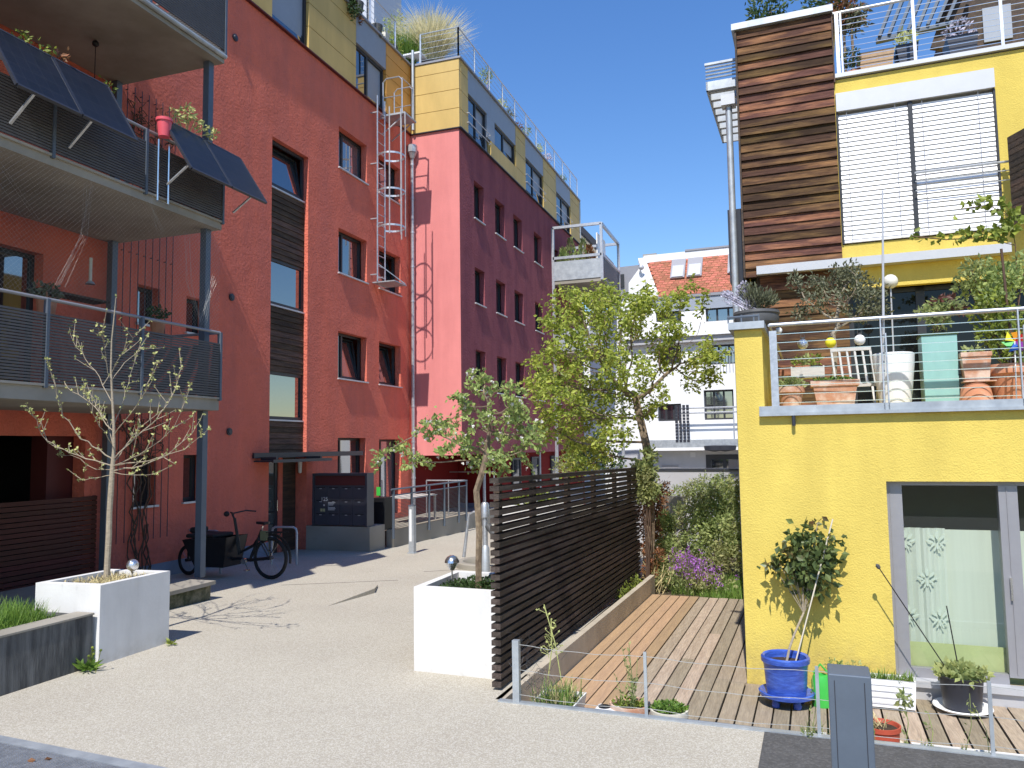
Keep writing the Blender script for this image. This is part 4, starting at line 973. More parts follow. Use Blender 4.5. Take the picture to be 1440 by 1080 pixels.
# ================================================================ bike, racks
def wheel(parent, c, r, ax, spokes=18):
    c = Vector(c); ax = Vector(ax).normalized(); x = ax.orthogonal().normalized(); y = ax.cross(x)
    pt = lambda a, rr, o=0: c+(x*math.cos(a)+y*math.sin(a))*rr+ax*o
    m = MB(); m.tube([pt(2*math.pi*k/36, r-.024) for k in range(36)], .024, 8, closed=True); w = m.build('wheel', K['rubber'], parent, smooth='all')
    m = MB(); m.tube([pt(2*math.pi*k/36, r-.056) for k in range(36)], .011, 6, closed=True); m.build('rim', K['black'], w, smooth='all')
    m = MB()
    for k in range(spokes): m.tube([pt(2*math.pi*k/spokes, .03, .02*(-1)**k), pt(2*math.pi*(k+.4)/spokes, r-.06)], .0016, 3)
    m.build('spokes', K['chrome'], w); m = MB(); m.tube([c-ax*.05, c+ax*.05], .03, 10); m.build('hub', K['black'], w)
    return w
BX = thing('cargo_bike', 'black cargo bike with a front box parked in the shade by the red wall', 'bicycle', (-9.2, 11.38, -.1))
g = -.1; by = 11.38; xr, xf = -8.33, -10.08
wheel(BX, (xr, by, g+.36), .36, (.06,1,0)); wheel(BX, (xf, by+.02, g+.27), .27, (.2,1,0))
m = MB()
hx_, hz_ = -8.98, g+.92
m.tube([(xr,by,g+.36), (-8.75,by,g+.31), (-9.0,by,g+.33), (-9.75,by,g+.24)], .028, 8); m.tube([(-8.75,by,g+.31), (-8.52,by,g+.82)], .024, 8); m.tube([(-8.6,by,g+.6), (hx_,by,g+.42), (-9.05,by,g+.72)], .027, 8)
m.tube([(xr,by+.04,g+.36), (-8.56,by+.03,g+.7)], .012, 6); m.tube([(xr,by-.04,g+.36), (-8.56,by-.03,g+.7)], .012, 6)
m.tube([(-8.95,by,g+.4), (-9.08,by,g+1.02)], .026, 8); m.tube([(-9.75,by,g+.24), (-9.86,by,g+.62), (xf,by+.02,g+.6), (xf,by+.02,g+.27)], .02, 8)
m.build('frame', K['black'], BX)
m = MB(); m.tube([(-9.08,by,g+1.0), (-9.14,by,g+1.12)], .018, 8); m.tube([(-8.86,by-.3,g+1.12), (-9.0,by-.2,g+1.14), (-9.14,by,g+1.1), (-9.0,by+.2,g+1.14), (-8.86,by+.3,g+1.12)], .013, 8); m.ball((-9.2,by-.06,g+1.1), .05, 8); m.build('handlebar', K['black'], BX)
m = MB(); m.tube([(-8.52,by,g+.8), (-8.49,by,g+.9)], .014, 6); m.build('seat_post', K['chrome'], BX)
m = MB(); m.prism([(-8.62,by-.025,g+.93), (-8.40,by-.08,g+.92), (-8.37,by,g+.94), (-8.40,by+.08,g+.92), (-8.62,by+.025,g+.93)], (0,0,.045)); m.build('saddle', K['black'], BX, bevel=.012)
m = MB(); b0, b1, t0, t1 = -9.72, -9.12, -9.95, -9.02
for s in (-1, 1):
    m.prism([(b0,by+s*.24,g+.2), (b1,by+s*.24,g+.2), (t1,by+s*.29,g+.72), (t0,by+s*.29,g+.66)], (0,-s*.02,0))
m.poly((b0,by-.24,g+.2), (b0,by+.24,g+.2), (t0,by+.29,g+.66), (t0,by-.29,g+.66)); m.poly((b1,by-.24,g+.2), (b1,by+.24,g+.2), (t1,by+.29,g+.72), (t1,by-.29,g+.72)); m.poly((b0,by-.24,g+.2), (b1,by-.24,g+.2), (b1,by+.24,g+.2), (b0,by+.24,g+.2))
m.build('cargo_box', K['black'], BX)
m = MB(); m.box(-9.9,-9.3,by-.27,by+.27,g+.69,g+.76); m.box(-9.92,-9.75,by-.15,by+.15,g+.76,g+.86); m.build('box_cover', K['rubber'], BX, bevel=.03)
m = MB(); pts = [(xr+.40*math.cos(a), by, g+.36+.40*math.sin(a)) for a in np.linspace(-.2, 2.6, 12)]
for a, b in zip(pts, pts[1:]): m.bar(a, b, .05, .006, (0,1,0))
m.bar((xr-.05,by-.06,g+.80), (xr+.32,by-.06,g+.80), .015, .015); m.bar((xr-.05,by+.06,g+.80), (xr+.32,by+.06,g+.80), .015, .015); m.bar((xr+.25,by-.06,g+.8), (xr+.02,by-.06,g+.38), .012, .012); m.build('mudguard_and_rack', K['black'], BX)
MB().box(-8.5,-8.38,by-.06,by-.0,g+.66,g+.82).build('lock', K['leafo'], BX)
m = MB(); m.lathe([(0,-.01),(.09,-.01),(.09,.01),(0,.01)], (0,0,0), 16); 
m = MB(); m.tube([(-8.78,by-.09,g+.31), (-8.78,by-.14,g+.31)], .05, 12); m.bar((-8.78,by-.12,g+.31), (-8.70,by-.12,g+.17), .02, .012); m.bar((-8.70,by-.19,g+.16), (-8.70,by-.10,g+.16), .06, .02); m.build('crank', K['chrome'], BX)
for nm, a, b, h, lab in (('l', gnd(258,803), gnd(310,806), .75, 'steel bike stand hoop beside the balcony post'), ('r', gnd(382,793), gnd(417,794), .72, 'steel bike stand hoop between the cargo bike and the entrance')):
    m = MB(); z = Vector((0,0,h)); d = (b-a)*.14
    m.tube([a, a+z*.86, a+z*.96+d*.3, a+z+d, b+z-d, b+z*.96-d*.3, b+z*.86, b], .022, 8)
    if nm == 'l': m.bar(a+z*.3, b+z*.3, .04, .03)
    tag(m.build('bike_stand', K['galv'], None, smooth=True, at=a), lab, 'bike stand', 'bike stands')

# ================================================================ slatted fence beside the deck
FA = Vector((-2.41, 6.47, 0)); FB = Vector((-2.30, 12.88, 0)); fd = (FB-FA).normalized(); fx = Vector((fd.y, -fd.x, 0))
z_near0, z_near1 = .03, hy(703, 672, 6.47).z; z_far0, z_far1 = -.05, hy(895, 657, 12.88).z
FE = thing('slatted_fence', 'tall dark brown slatted timber screen between path and deck', 'fence', FA)
m = MB(); n = 26
for k in range(n):
    t_ = k/(n-1); a = FA+Vector((0,0,z_near0+.02+(z_near1-z_near0-.045)*t_)); b = FB+Vector((0,0,z_far0+.02+(z_far1-z_far0-.045)*t_))
    L_ = (b-a).length; prev = a; cuts = [0, rnd.uniform(.3,.5), rnd.uniform(.6,.8), 1]
    for c0, c1 in zip(cuts, cuts[1:]): m.bar(a.lerp(b, c0), a.lerp(b, c1-.0006), .085, .044)
m.build('slats', K['fence'], FE)
for s in (.045, .2, .4, .6, .8, .97):
    p = FA.lerp(FB, s)-fx*.0; zt = z_near1+(z_far1-z_near1)*s-.06
    MB().bar(p-fx*.075+Vector((0,0,-.3)), p-fx*.075+Vector((0,0,zt)), .06, .06, (0,1,0)).build('post', K['dwood'], FE)
m = MB(); m.prism([FA+fx*.0+Vector((0,0,-.5)), FB+Vector((0,0,-.5)), FB+Vector((0,0,-.12)), FA+Vector((0,0,-.02))], -fx*.1); m.build('footing', K['kerb'], FE)
ku = hzR(850, 867, 0)[0]; vf = hzR(925, 836, ZD)[1]
m = MB(RM); m.prism([(ku-.075,ev+.05,-.4), (ku,ev+.05,-.4), (ku,ev+.05,0), (ku-.075,ev+.05,0)], (0, vf+.25-ev, 0)); o = m.build('concrete_kerb', K['kerb'], None, at=RM((ku,0,0))); tag(o, 'low concrete kerb along the left side of the timber deck', 'kerb')
m = MB(RM); m.poly((ku-.7,ev+.06,-.12), (ku-.07,ev+.06,-.12), (ku-.07,vf+.3,-.16), (ku-.7,vf+.3,-.16)); struct(m.build('soil_strip', K['soil']))
m = MB()
for px, py in ((880,835),(893,826),(870,842)):
    q = hz(px, py, -.1); tuft(m, q, 30, .25, .16, .008, rad=.08)
    cloud(m, [(q+Vector((0,0,.1)), (.12,.2,.1))], 60, .05)
tag(m.build('weeds', K['leafy'], None, at=hz(880,835,-.1)), 'yellow green weeds growing between the dark fence and the kerb', 'weed')

# ================================================================ deck
dk = thing('timber_deck', 'sunken timber deck of orange new and grey old boards before the yellow house', 'deck', RM((0,0,ZD)))
mn, mo = MB(RM), MB(RM); pit = .147; u = ku+.012; k = 0
while u < 4.2:
    v0 = ev+.06; v1 = vf+rnd.uniform(-.015,.015) if u+pit < .02 else -.012
    w_ = pit-.012
    if u < -.01 < u+pit: mo.box(u+.004, -.006, -.01, vf, ZD-.028, ZD-.001); v1 = -.014
    cuts = [v0, v1] if k < 5 else sorted([v0, v1]+[rnd.uniform(v0+.5, v1-.5) for _ in range(1 if rnd.random() < .6 and v1-v0 > 2 else 0)])
    for a, b in zip(cuts, cuts[1:]):
        mm = mn if k < 5 or (k in (11,12) and a > 1) else mo; w = pit-.012; e = .004 if k > 4 else .002
        z = ZD-rnd.uniform(0, .004); mm.box(u+rnd.uniform(0,e), u+w-rnd.uniform(0,e), a+.003, b-.003, z-.028, z)
    u += pit; k += 1
mn.build('new_boards', K['deckn'], dk); mo.build('old_boards', K['decko'], dk)
m = MB(RM); m.box(ku, 4.3, ev+.055, vf-.05, ZD-.14, ZD-.06); m.build('substructure', K['black'], dk)
# ================================================================ yellow house (frame u, v, z)
H = thing('yellow_house', 'yellow stuccoed house with a burnt wood clad bay, white blinds and two planted terraces', 'house', RM((1.5,2,ZD)))
VB = 3.6; UE = 5.5
zs0 = hv(1068,583,0)[2]; zs1 = hv(1068,572,0)[2]; zp = hv(1031,465,0)[2]
wl = hv(1246,677,0); wu0, wz1 = wl[0], wl[2]; wz0 = hv(1262,954,0)[2]; wu1 = wu0+1.75
def PY(u, z): return (u, 0, z)
m = MB(RM); m.wall(PY, 0, UE, -.6, zs0, [(wu0,wu1,wz0,wz1)], (0,1,0), .11)
m.poly((0,0,-.6), (0,0,zs0), (0,9,zs0), (0,9,-.6)); m.poly((UE,0,-.6), (UE,9,-.6), (UE,9,zs0), (UE,0,zs0)); m.poly((0,9,-.6),(UE,9,-.6),(UE,9,7),(0,9,7))
m.poly((0,0,zs0+.03), (UE,0,zs0+.03), (UE,VB+.6,zs0+.03), (0,VB+.6,zs0+.03))
pu = hv(1071,465,0)[0]
m.box(0, pu, .0, VB, zs0, zp); m.box(pu, UE, .004, .02, zs0, zs0+.03)
ub0, ub1 = hv(1180,250,VB)[0], hv(1407,250,VB)[0]; zb_, zt_ = hv(1185,343,VB)[2], hv(1177,160,VB)[2]; zpar = hv(1178,108,VB)[2]
uw0 = hv(1042,200,VB)[0]; aw0 = hv(1062,384,VB)[2]
def PU(u, z): return (u, VB, z)
m.wall(PU, ub0-.06, UE, aw0-.0, zpar-.05, [(ub0, ub1, zb_-.02, zt_+.28)], (0,1,0), .16)
m.poly((UE,VB,zs0),(UE,9,zs0),(UE,9,zpar-.05),(UE,VB,zpar-.05)); m.poly((uw0+.05,VB,zs0),(uw0+.05,VB,zpar),(uw0+.05,9,zpar),(uw0+.05,9,zs0)); m.poly((uw0+.05,VB,zpar-.05),(UE,VB,zpar-.05),(UE,9,zpar-.05),(uw0+.05,9,zpar-.05))
m.build('wall', K['yellow'], H)
m = MB(RM); m.box(-.05, pu+.03, -.06, VB-.02, zp+.002, zp+.075); cp = m.build('parapet_coping', K['galv'], H)
m = MB(RM); m.tube([(-.06,-.04,zp+.13), (pu-.02,-.04,zp+.13)], .012, 6)
for u in (-.05, .08, .2, pu-.02): m.bar((u,-.04,zp+.07), (u,-.04,zp+.15), .014, .014)
m.build('coping_rail', K['slate'], H)
m = MB(RM); m.box(pu-.05, UE, -.05, .003, zs0-.004, zs1); m.box(pu-.05, UE, -.065, -.05, zs0-.02, zs0+.012); e = m.build('terrace_edge', K['galv'], H)
m = MB(RM); q = hv(1116,588,-.04); m.tube([(q[0],-.02,zs0-.02), (q[0],-.05,zs0-.03), (q[0],-.05,zs0-.12)], .018, 8); m.build('drain_spout', K['anthr'], H)
# terrace railing
rz = hv(1082,458,0)[2]; m = MB(RM); u0 = hv(1085,460,0)[0]
m.tube([(u0-.02,-.02,rz), (UE,-.02,rz)], .021, 10); m.tube([(u0-.02,-.02,rz), (u0-.02,VB-.02,rz)], .016, 8); m.build('terrace_handrail', K['steel'], H, smooth=True)
posts = [u0+.01, hv(1243,500,0)[0], hv(1437,500,0)[0], hv(1437,500,0)[0]+1.1]
MB(RM).box(posts[0]-.035, posts[0]+.035, -.04, -.03, zs0, rz-.06).build('railing_post', K['steel'], H)
for u in posts[1:]: m = MB(RM); m.bar((u-.02,-.03,zs0), (u-.02,-.03,rz), .012, .04); m.bar((u+.02,-.03,zs0), (u+.02,-.03,rz-.15), .012, .04); m.build('railing_post', K['steel'], H)
m = MB(RM)
for k in range(9): z = zs1+.03+(rz-zs1-.1)*k/8.3; m.tube([(u0,-.03,z), (UE,-.03,z)], .0045, 4)
m.build('terrace_railing_cables', K['chrome'], H)
# wood clad bay
m = MB(RM); wr = hv(1180,250,VB)[0]-.01; zw0, zw1 = hv(1047,392,VB)[2], hv(1037,47,VB)[2]; n = 30; hgt = (zw1-zw0)/n
for i in range(n):
    z = zw0+i*hgt; lip = rnd.choice((.028,.03,.045)) ; m.prism([(uw0,VB-.04,z+.006), (uw0,VB-.04-lip,z), (uw0,VB-.05,z+hgt-.004), (uw0,VB-.04,z+hgt-.004)], (wr-uw0,0,0))
zz = aw0-.02; i = 0
while zz-hgt > zs1:
    zz -= hgt; m.prism([(pu-.2,VB+.10,zz+.006), (pu-.2,VB+.07,zz), (pu-.2,VB+.09,zz+hgt-.004), (pu-.2,VB+.10,zz+hgt-.004)], (wr+.05-pu+.2,0,0))
m.build('wood_cladding', K['wood'], H)
m = MB(RM); m.box(uw0+.03, wr, VB-.038, VB-.01, zw0, zw1); m.box(uw0-.03, uw0-.003, VB-.09, VB+3, zw0, zw1-.01); m.box(uw0, wr, VB-.01, VB+1.2, zpar, zw1-.02); m.box(wr+.003, wr+.02, VB-.07, VB+1.2, zpar-.1, zw1); m.box(pu-.25, wr+.06, VB+.102, VB+.14, zs0, aw0); m.build('bay_core', K['dwood'], H)
m = MB(RM); m.box(uw0-.07, wr+.03, VB-.12, VB+1.3, zw1+.004, zw1+.10); m.build('bay_coping', K['galv'], H)
# blinds
m = MB(RM); m.box(ub0+.005, ub1-.005, VB-.06, VB+.1, zt_+.01, zt_+.275); m.build('blind_box', K['lgrey'], H)
um = hv(1288,300,VB)[0]
for a, b in ((ub0+.03, um-.03), (um+.03, ub1-.03)):
    m = MB(RM); n = 27; hh = (zt_-zb_-.08)/n
    for i in range(n):
        z = zb_+.05+i*hh; m.prism([(a,VB-.014,z), (a,VB+.004,z+hh*1.0), (a,VB+.008,z+hh*.97), (a,VB-.010,z-.004)], (b-a,0,0))
    m.box(a, b, VB-.03, VB+.03, zb_, zb_+.035); bl = m.build('blind', K['wmetal'], H)
    m = MB(RM)
    for t_ in (.12, .82): m.tube([(a+(b-a)*t_,VB-.032,zb_), (a+(b-a)*t_,VB-.032,zt_)], .004, 4)
    m.build('blind_cords', K['gframe'], bl)
for bx_ in ((um-.028, um+.028), (ub0, ub0+.025), (ub1-.025, ub1)): MB(RM).box(*bx_, VB-.03, VB+.02, zb_-.01, zt_).build('blind_guide', K['frame'], H)
m = MB(RM); m.box(ub0, ub1, VB+.10, VB+.12, zb_-.02, zt_+.28); m.build('blind_window', K['pane'], H)
m = MB(RM)
for py, r in ((243,.016), (255,.008), (268,.008)):
    z = hv(1290,py,VB-.1)[2]; m.tube([(um,VB-.1,z), (ub1+.12,VB-.1,z)], r, 6)
m.build('window_guard', K['steel'], H)
# awning box, doors of the terrace
m = MB(RM); za = aw0; m.box(hv(1064,380,VB-.15)[0], hv(1422,350,VB-.15)[0], VB-.18, VB-.005, za-.06, za+.06); m.build('awning_box', K['lgrey'], H)
m = MB(RM); zd = za-.35; ud0 = wr+.06; m.box(ud0, UE, VB+.0, VB+.12, zd, za-.001); m.build('lintel', K['yellow'], H)
m = MB(RM); dz1 = zd
m.box(ud0+.0, ud0+.06, VB+.22, VB+.3, zs0+.04, dz1); m.box(ud0+.86, ud0+.97, VB+.22, VB+.3, zs0+.04, dz1); m.box(ud0+1.9, ud0+2.0, VB+.22, VB+.3, zs0+.04, dz1); m.box(ud0, UE, VB+.22, VB+.3, dz1-.06, dz1); dr = m.build('terrace_door', K['frame'], H)
m = MB(RM); m.box(ud0+.06, UE, VB+.25, VB+.27, zs0+.04, dz1-.06); m.build('pane', K['paned'], dr)
MB(RM).box(ud0, UE, VB+.301, VB+.33, zs0, zd+.3).build('terrace_door_back', K['black'], H)
m = MB(RM); m.box(ud0-.07, ud0-.0, VB+.1, VB+.33, zs0, zd+.2); m.build('door_jamb', K['frame'], H)
# roof terrace
m = MB(RM); m.box(wr+.02, UE, VB-.05, VB+.3, zpar-.03, zpar+.03); m.build('roof_edge', K['lgrey'], H)
m = MB(RM); zr = hv(1180,18,VB)[2]
m.box(wr+.05, wr+.10, VB-.02, VB+.03, zpar, zr); m.box(wr+.115, wr+.14, VB-.02, VB+.03, zpar, zr)
for px in (1285, 1409): u = hv(px,40,VB)[0]; m.bar((u,VB,zpar), (u,VB,zr), .04, .012)
u = hv(1409,40,VB)[0]+1.2; m.bar((u,VB,zpar), (u,VB,zr), .04, .012)
m.tube([(wr+.03,VB,zr), (UE,VB,zr)], .022, 8); m.tube([(wr+.06,VB,zr), (wr+.06,VB+4,zr)], .022, 8); m.build('roof_railing', K['steel'], H)
m = MB(RM)
for k in range(10): z = zpar+.09+(zr-zpar-.15)*k/9.6; m.tube([(wr+.05,VB,z), (UE,VB,z)], .005, 4)
m.build('roof_railing_cables', K['chrome'], H)
m = MB(RM); vv = VB+2.2
for k in range(8):
    a = hv(1236+13.5*k, 54-3.2*k, vv); b = hv(1262+13.5*k, -14-2*k, vv); m.bar((a[0],vv,a[2]), (b[0],vv,b[2]), .045, .2, (0,1,0))
a, b = hv(1232,58,vv), hv(1345,32,vv); m.bar((a[0],vv,a[2]), (b[0],vv,b[2]), .12, .06)
m.build('slanted_louvres', K['slate'], H)
m = MB(RM); a, b = hv(1322,70,vv+.1), hv(1352,-20,vv+.1); m.bar((a[0],vv+.1,a[2]), (b[0],vv+.1,b[2]), .3, .12, (0,1,0)); ux = hv(1345,30,vv+.3)[0]
m.box(ux, UE, vv+.3, vv+3, zpar, hv(1400,-40,vv)[2]); m.build('penthouse', K['dwood'], H)
a, b = hv(1384,60,vv+.28), hv(1421,5,vv+.28); MB(RM).box(a[0], b[0], vv+.27, vv+.295, a[2], b[2]).build('penthouse_window', K['panel'], H)
# louvre canopy, hopper and downpipe on the left flank
m = MB(RM); vl = VB+.3; a = hv(992,100,vl); b = hv(1016,205,vl+2.2); u0_, z0_ = a[0], a[2]
for k in range(7): m.box(u0_+.02, uw0-.04, vl+.12+k*.3, vl+.2+k*.3, z0_-.30, z0_-.2)
m.box(u0_, u0_+.03, vl, vl+2.3, z0_-.32, z0_-.18); m.box(u0_, uw0-.03, vl, vl+.05, z0_-.32, z0_-.18); m.box(u0_, uw0-.03, vl+2.25, vl+2.3, z0_-.32, z0_-.18)
for k in range(4): m.tube([(u0_,vl,z0_-.13+k*.055), (uw0-.03,vl,z0_-.13+k*.055)], .014, 6)
m.box(u0_-.01, uw0-.03, vl-.02, vl+.03, z0_+.08, z0_+.115); m.build('louvre_canopy', K['galv'], H)
m = MB(RM); q = hv(1028,240,VB+.1); zq = hv(1026,150,VB+.1)[2]; m.tube([(q[0],VB+.1,-.3), (q[0],VB+.1,zq)], .05, 12); m.build('downpipe', K['galv'], H, smooth=True)
m = MB(RM); m.box(q[0]-.1, q[0]+.1, VB+.0, VB+.2, zq, zq+.16); m.build('rain_hopper', K['lgrey'], H)
m = MB(RM); q2 = hv(1030,320,VB+.6); m.box(q2[0]-.03, uw0-.04, VB+.2, VB+1.4, zw0, hv(1030,305,VB+.6)[2]); m.build('flank_box', K['anthr'], H)
# dark slatted side screen at the right edge
m = MB(RM); us = hv(1420,250,VB-.25)[0]; zt2, zb2 = hv(1419,195,VB-.25)[2], hv(1422,318,VB-.25)[2]
for k in range(14): z = zb2+(zt2-zb2)*k/14; m.prism([(us,VB-.25,z), (us+.6,VB-1.5,z), (us+.6,VB-1.5,z+.1), (us,VB-.25,z+.1)], (.03,.02,0))
m.build('side_screen', K['dwood'], H)
# garden window
m = MB(RM); fv = .09; ul = hv(1274,800,fv)[0]; ur0, ur1 = hv(1410,800,fv)[0], hv(1437,800,fv)[0]
m.box(wu0, ul, fv, fv+.08, wz0, wz1-.04); m.box(ur0, ur1, fv-.02, fv+.08, wz0+.07, wz1-.04); m.box(wu0, wu1, fv, fv+.08, wz1-.04, wz1); m.box(ul, ur0, fv, fv+.07, wz0, wz0+.09); m.box(ur1, wu1, fv, fv+.07, wz0, wz0+.09); m.box(wu0+.03, wu0+.036, fv-.006, fv-.001, wz0, wz1-.05); m.box(ur0+.06, ur0+.066, fv-.028, fv-.021, wz0+.1, wz1-.05)
wf = m.build('garden_window', K['gframe'], H)
MB(RM).poly((ul,fv+.03,wz0+.09),(ur0,fv+.03,wz0+.09),(ur0,fv+.03,wz1-.04),(ul,fv+.03,wz1-.04)).build('pane', K['glass'], wf); MB(RM).poly((ur1,fv+.03,wz0+.09),(wu1,fv+.03,wz0+.09),(wu1,fv+.03,wz1-.04),(ur1,fv+.03,wz1-.04)).build('pane', K['glass'], wf)
MB(RM).box(ur0+.045, ur0+.06, fv-.05, fv-.02, wz0+.75, wz0+.95).build('handle', K['chrome'], wf)
m = MB(RM); m.box(wu0-.03, wu1, -.05, fv-.003, wz0-.05, wz0+.004); m.box(wu0-.05, UE, -.012, -.001, ZD-.1, wz0-.052); m.build('window_sill', K['lgrey'], H)
m = MB(RM); r0, r1, rv = wu0-1.0, wu1+1.0, 2.6
m.poly((r0,rv,-.3),(r1,rv,-.3),(r1,rv,2.3),(r0,rv,2.3)); m.poly((r0,.2,-.3),(r0,rv,-.3),(r0,rv,2.3),(r0,.2,2.3)); m.poly((r1,.2,-.3),(r1,rv,-.3),(r1,rv,2.3),(r1,.2,2.3)); m.poly((r0,.2,2.3),(r1,.2,2.3),(r1,rv,2.3),(r0,rv,2.3)); m.poly((r0,.2,wz0-.02),(r1,.2,wz0-.02),(r1,rv,wz0-.02),(r0,rv,wz0-.02)); m.build('room', K['room'], H)
# curtain with damask pattern, cloth on the lower part
t = thing('curtain', 'sheer pale curtain with damask motifs behind the garden window', 'curtain', RM((wu0+.3,.24,0)))
m = MB(RM); uc = hv(1332,800,.24)[0]; n = 26; rows = []
for i in range(n+1):
    u = wu0-.05+(uc-wu0+.05)*i/n; v = .25+.012*math.sin(i*1.7)+.008*math.sin(i*.6); rows.append((u, v))
zc0 = wz0+.02; zc1 = hv(1280,742,.24)[2]
for a, b in zip(rows, rows[1:]): m.poly((a[0],a[1],zc0), (b[0],b[1],zc0), (b[0],b[1],zc1), (a[0],a[1],zc1))
m.build('cloth', K['curtain'], t, smooth='all')
m = MB(RM)
for px, py in ((1304,814),(1273,760),(1318,762),(1278,865),(1322,870),(1304,920)):
    c = hv(px, py, .222); s = .11
    def el(cu, cz, a, rx, rz_):
        p = [(c[0]+s*(cu+math.cos(a)*rx*math.cos(k*.5236)-math.sin(a)*rz_*math.sin(k*.5236)), .222, c[2]+s*(cz+math.sin(a)*rx*math.cos(k*.5236)+math.cos(a)*rz_*math.sin(k*.5236))) for k in range(12)]
        m.poly(*p)
    el(0,.55,0,.14,.34); el(0,-.35,0,.10,.3)
    for sx in (-1,1):
        el(sx*.38,.38,sx*-.7,.12,.30); el(sx*.55,.02,sx*-1.2,.10,.30); el(sx*.34,-.28,sx*.7,.09,.28); el(sx*.2,-.62,sx*.4,.07,.2)
m.build('motifs', K['pattern'], t)
t = thing('roller_screen', 'pale privacy screen behind the right half of the garden window', 'screen', RM((uc,.3,0)))
MB(RM).box(uc-.1, wu1+.2, .34, .345, wz0+.02, zc1-.02).build('cloth', K['curtain'], t)
MB(RM).box(wu0, wu1, .20, .205, wz0+.0, wz0+.30).build('lime_cloth', K['lime'], t)

# ================================================================ things on the terrace
def pot(name, label, cat, q, prof, mat, n=28, soil=None, group=None, sx=1, sy=1, a0=0, smooth=True):
    t = thing(name, label, cat, q, group); m = MB(); m.lathe(prof, q, n, sx, sy, a0); m.build('pot', K[mat], t, smooth=smooth)
    if soil: m = MB(); m.lathe([(0,soil[1]), (soil[0],soil[1])], q, n, sx, sy, a0); m.build('soil', K['soil'], t)
    return t
zt0 = zs0+.035
def TQ(px, v): u = hv(px, 560, v)[0]; return RM((u, v, zt0))
def pxm(px, py, v): return RM(hv(px, py, v))
def sc(v): return (RM((1,v,2.5))-CAM).dot(CF)/F           # metres per pixel at depth v
# stone bowl on the parapet
q = RM((hv(1064,450,.45)[0], .45, zp+.08)); k = sc(.45)*1.0
t = pot('planter_bowl', 'wide dark stone bowl on the yellow parapet holding lavender and rosemary', 'planter', q, [(0,0),(18*k,0),(30*k,6*k),(32*k,12*k),(31*k,17*k),(33*k,19*k),(32*k,23*k),(26*k,24*k),(24*k,20*k)], 'stone', soil=(25*k, 21*k))
for (lab_, bl, mat_, nn, sz) in (('rosemary', [(1068,418,22,12),(1055,412,14,14),(1080,424,14,8)], 'leafo', 620, .05), ('lavender', [(1030,420,14,10),(1042,408,9,9),(1022,414,8,6),(1047,402,6,6)], 'lav', 420, .022)):
    m = MB(); P = []; D = []; L_ = []
    for px, py, rx, ry in bl:
        c = pxm(px, py, .42)
        for i in range(nn//len(bl)):
            p = inball(c, (rx*k, rx*k*.8, ry*k)); P.append(p); D.append((p-q-Vector((0,0,.1))).normalized()+rdir()*.4); L_.append(sz*rnd.uniform(.6,1.4))
    m.leaves(P, D, L_, .3 if mat_ == 'leafo' else .6); 
    for i in range(0, len(P), 7): m.tube([q+Vector((rnd.uniform(-.1,.1),rnd.uniform(-.08,.08),.15)), P[i]], .003, 3)
    m.build(lab_, K[mat_], t)
# terracotta pots and troughs
k = sc(.35); q = TQ(1112, .35); t = pot('terracotta_pot', 'round bloomed terracotta pot behind the railing post, left of the trough', 'flower pot', q, [(0,0),(13*k,0),(17*k,26*k),(20*k,27*k),(20*k,35*k),(17*k,35*k),(16*k,31*k)], 'terra2', soil=(17*k,31*k))
m = MB(); cloud(m, [(q+Vector((0,0,38*k)), (20*k,20*k,9*k))], 320, .05, .55, up=.6); m.build('plant', K['leafs'], t)
q = TQ(1174, .38); t = pot('terracotta_trough', 'rectangular terracotta trough with a thick rim behind the terrace railing', 'flower pot', q, [(0,0),(26*k,0),(32*k,33*k),(36*k,34*k),(36*k,42*k),(31*k,42*k),(30*k,38*k)], 'terra2', n=4, soil=(31*k,38*k), a0=R(45), sx=1.25, sy=.7, smooth=False)
m = MB(); cloud(m, [(q+Vector((0,0,43*k)), (28*k,12*k,4*k))], 420, .03, .5, up=.7); m.build('plant', K['grass'], t)
# olive tree
q = TQ(1176, 1.5); t = thing('olive_tree', 'grey green olive tree with a twisted trunk on the terrace', 'tree', q, None)
blobs = [(pxm(px,py,1.5+dv), (r*sc(1.5), r*sc(1.5), r*.85*sc(1.5))) for px,py,r,dv in ((1170,420,30,0),(1200,400,30,.2),(1225,415,24,-.1),(1140,425,22,.1),(1120,395,14,0),(1185,385,20,-.1),(1128,440,16,0),(1150,395,16,.2),(1230,440,18,.1),(1108,398,8,0),(1195,372,10,.1),(1205,440,18,0))]
attr = [inball(*rnd.choices(blobs, [b[1][0]**2 for b in blobs])[0]) for _ in range(260)]
tk = [q, pxm(1173,530,1.5), pxm(1174,505,1.5), pxm(1173,485,1.5), pxm(1171,470,1.5), pxm(1178,460,1.5), pxm(1176,448,1.5)]
nd, par = colonize(None, tk, attr, .06, .09, .6); m = MB(); rad, ch = tree_mesh(m, nd, par, .028, .003); m.build('trunk', K['pbark'], t)
P = []; D = []; L_ = []
for i in range(6, len(nd)):
    if ch[i] < 5:
        for j in range(22): P.append(nd[i]+rdir()*rnd.uniform(.02,.1)); D.append(rdir(.3)+(nd[i]-nd[par[i]]).normalized()*.6); L_.append(rnd.uniform(.035,.075))
m = MB(); m.leaves(P, D, L_, .4); m.build('leaves', K['leafo'], t)
m = MB(); m.lathe([(0,0),(.13,0),(.19,.3),(.17,.3),(0,.27)], q, 20); m.build('pot', K['stone'], t, smooth=True)
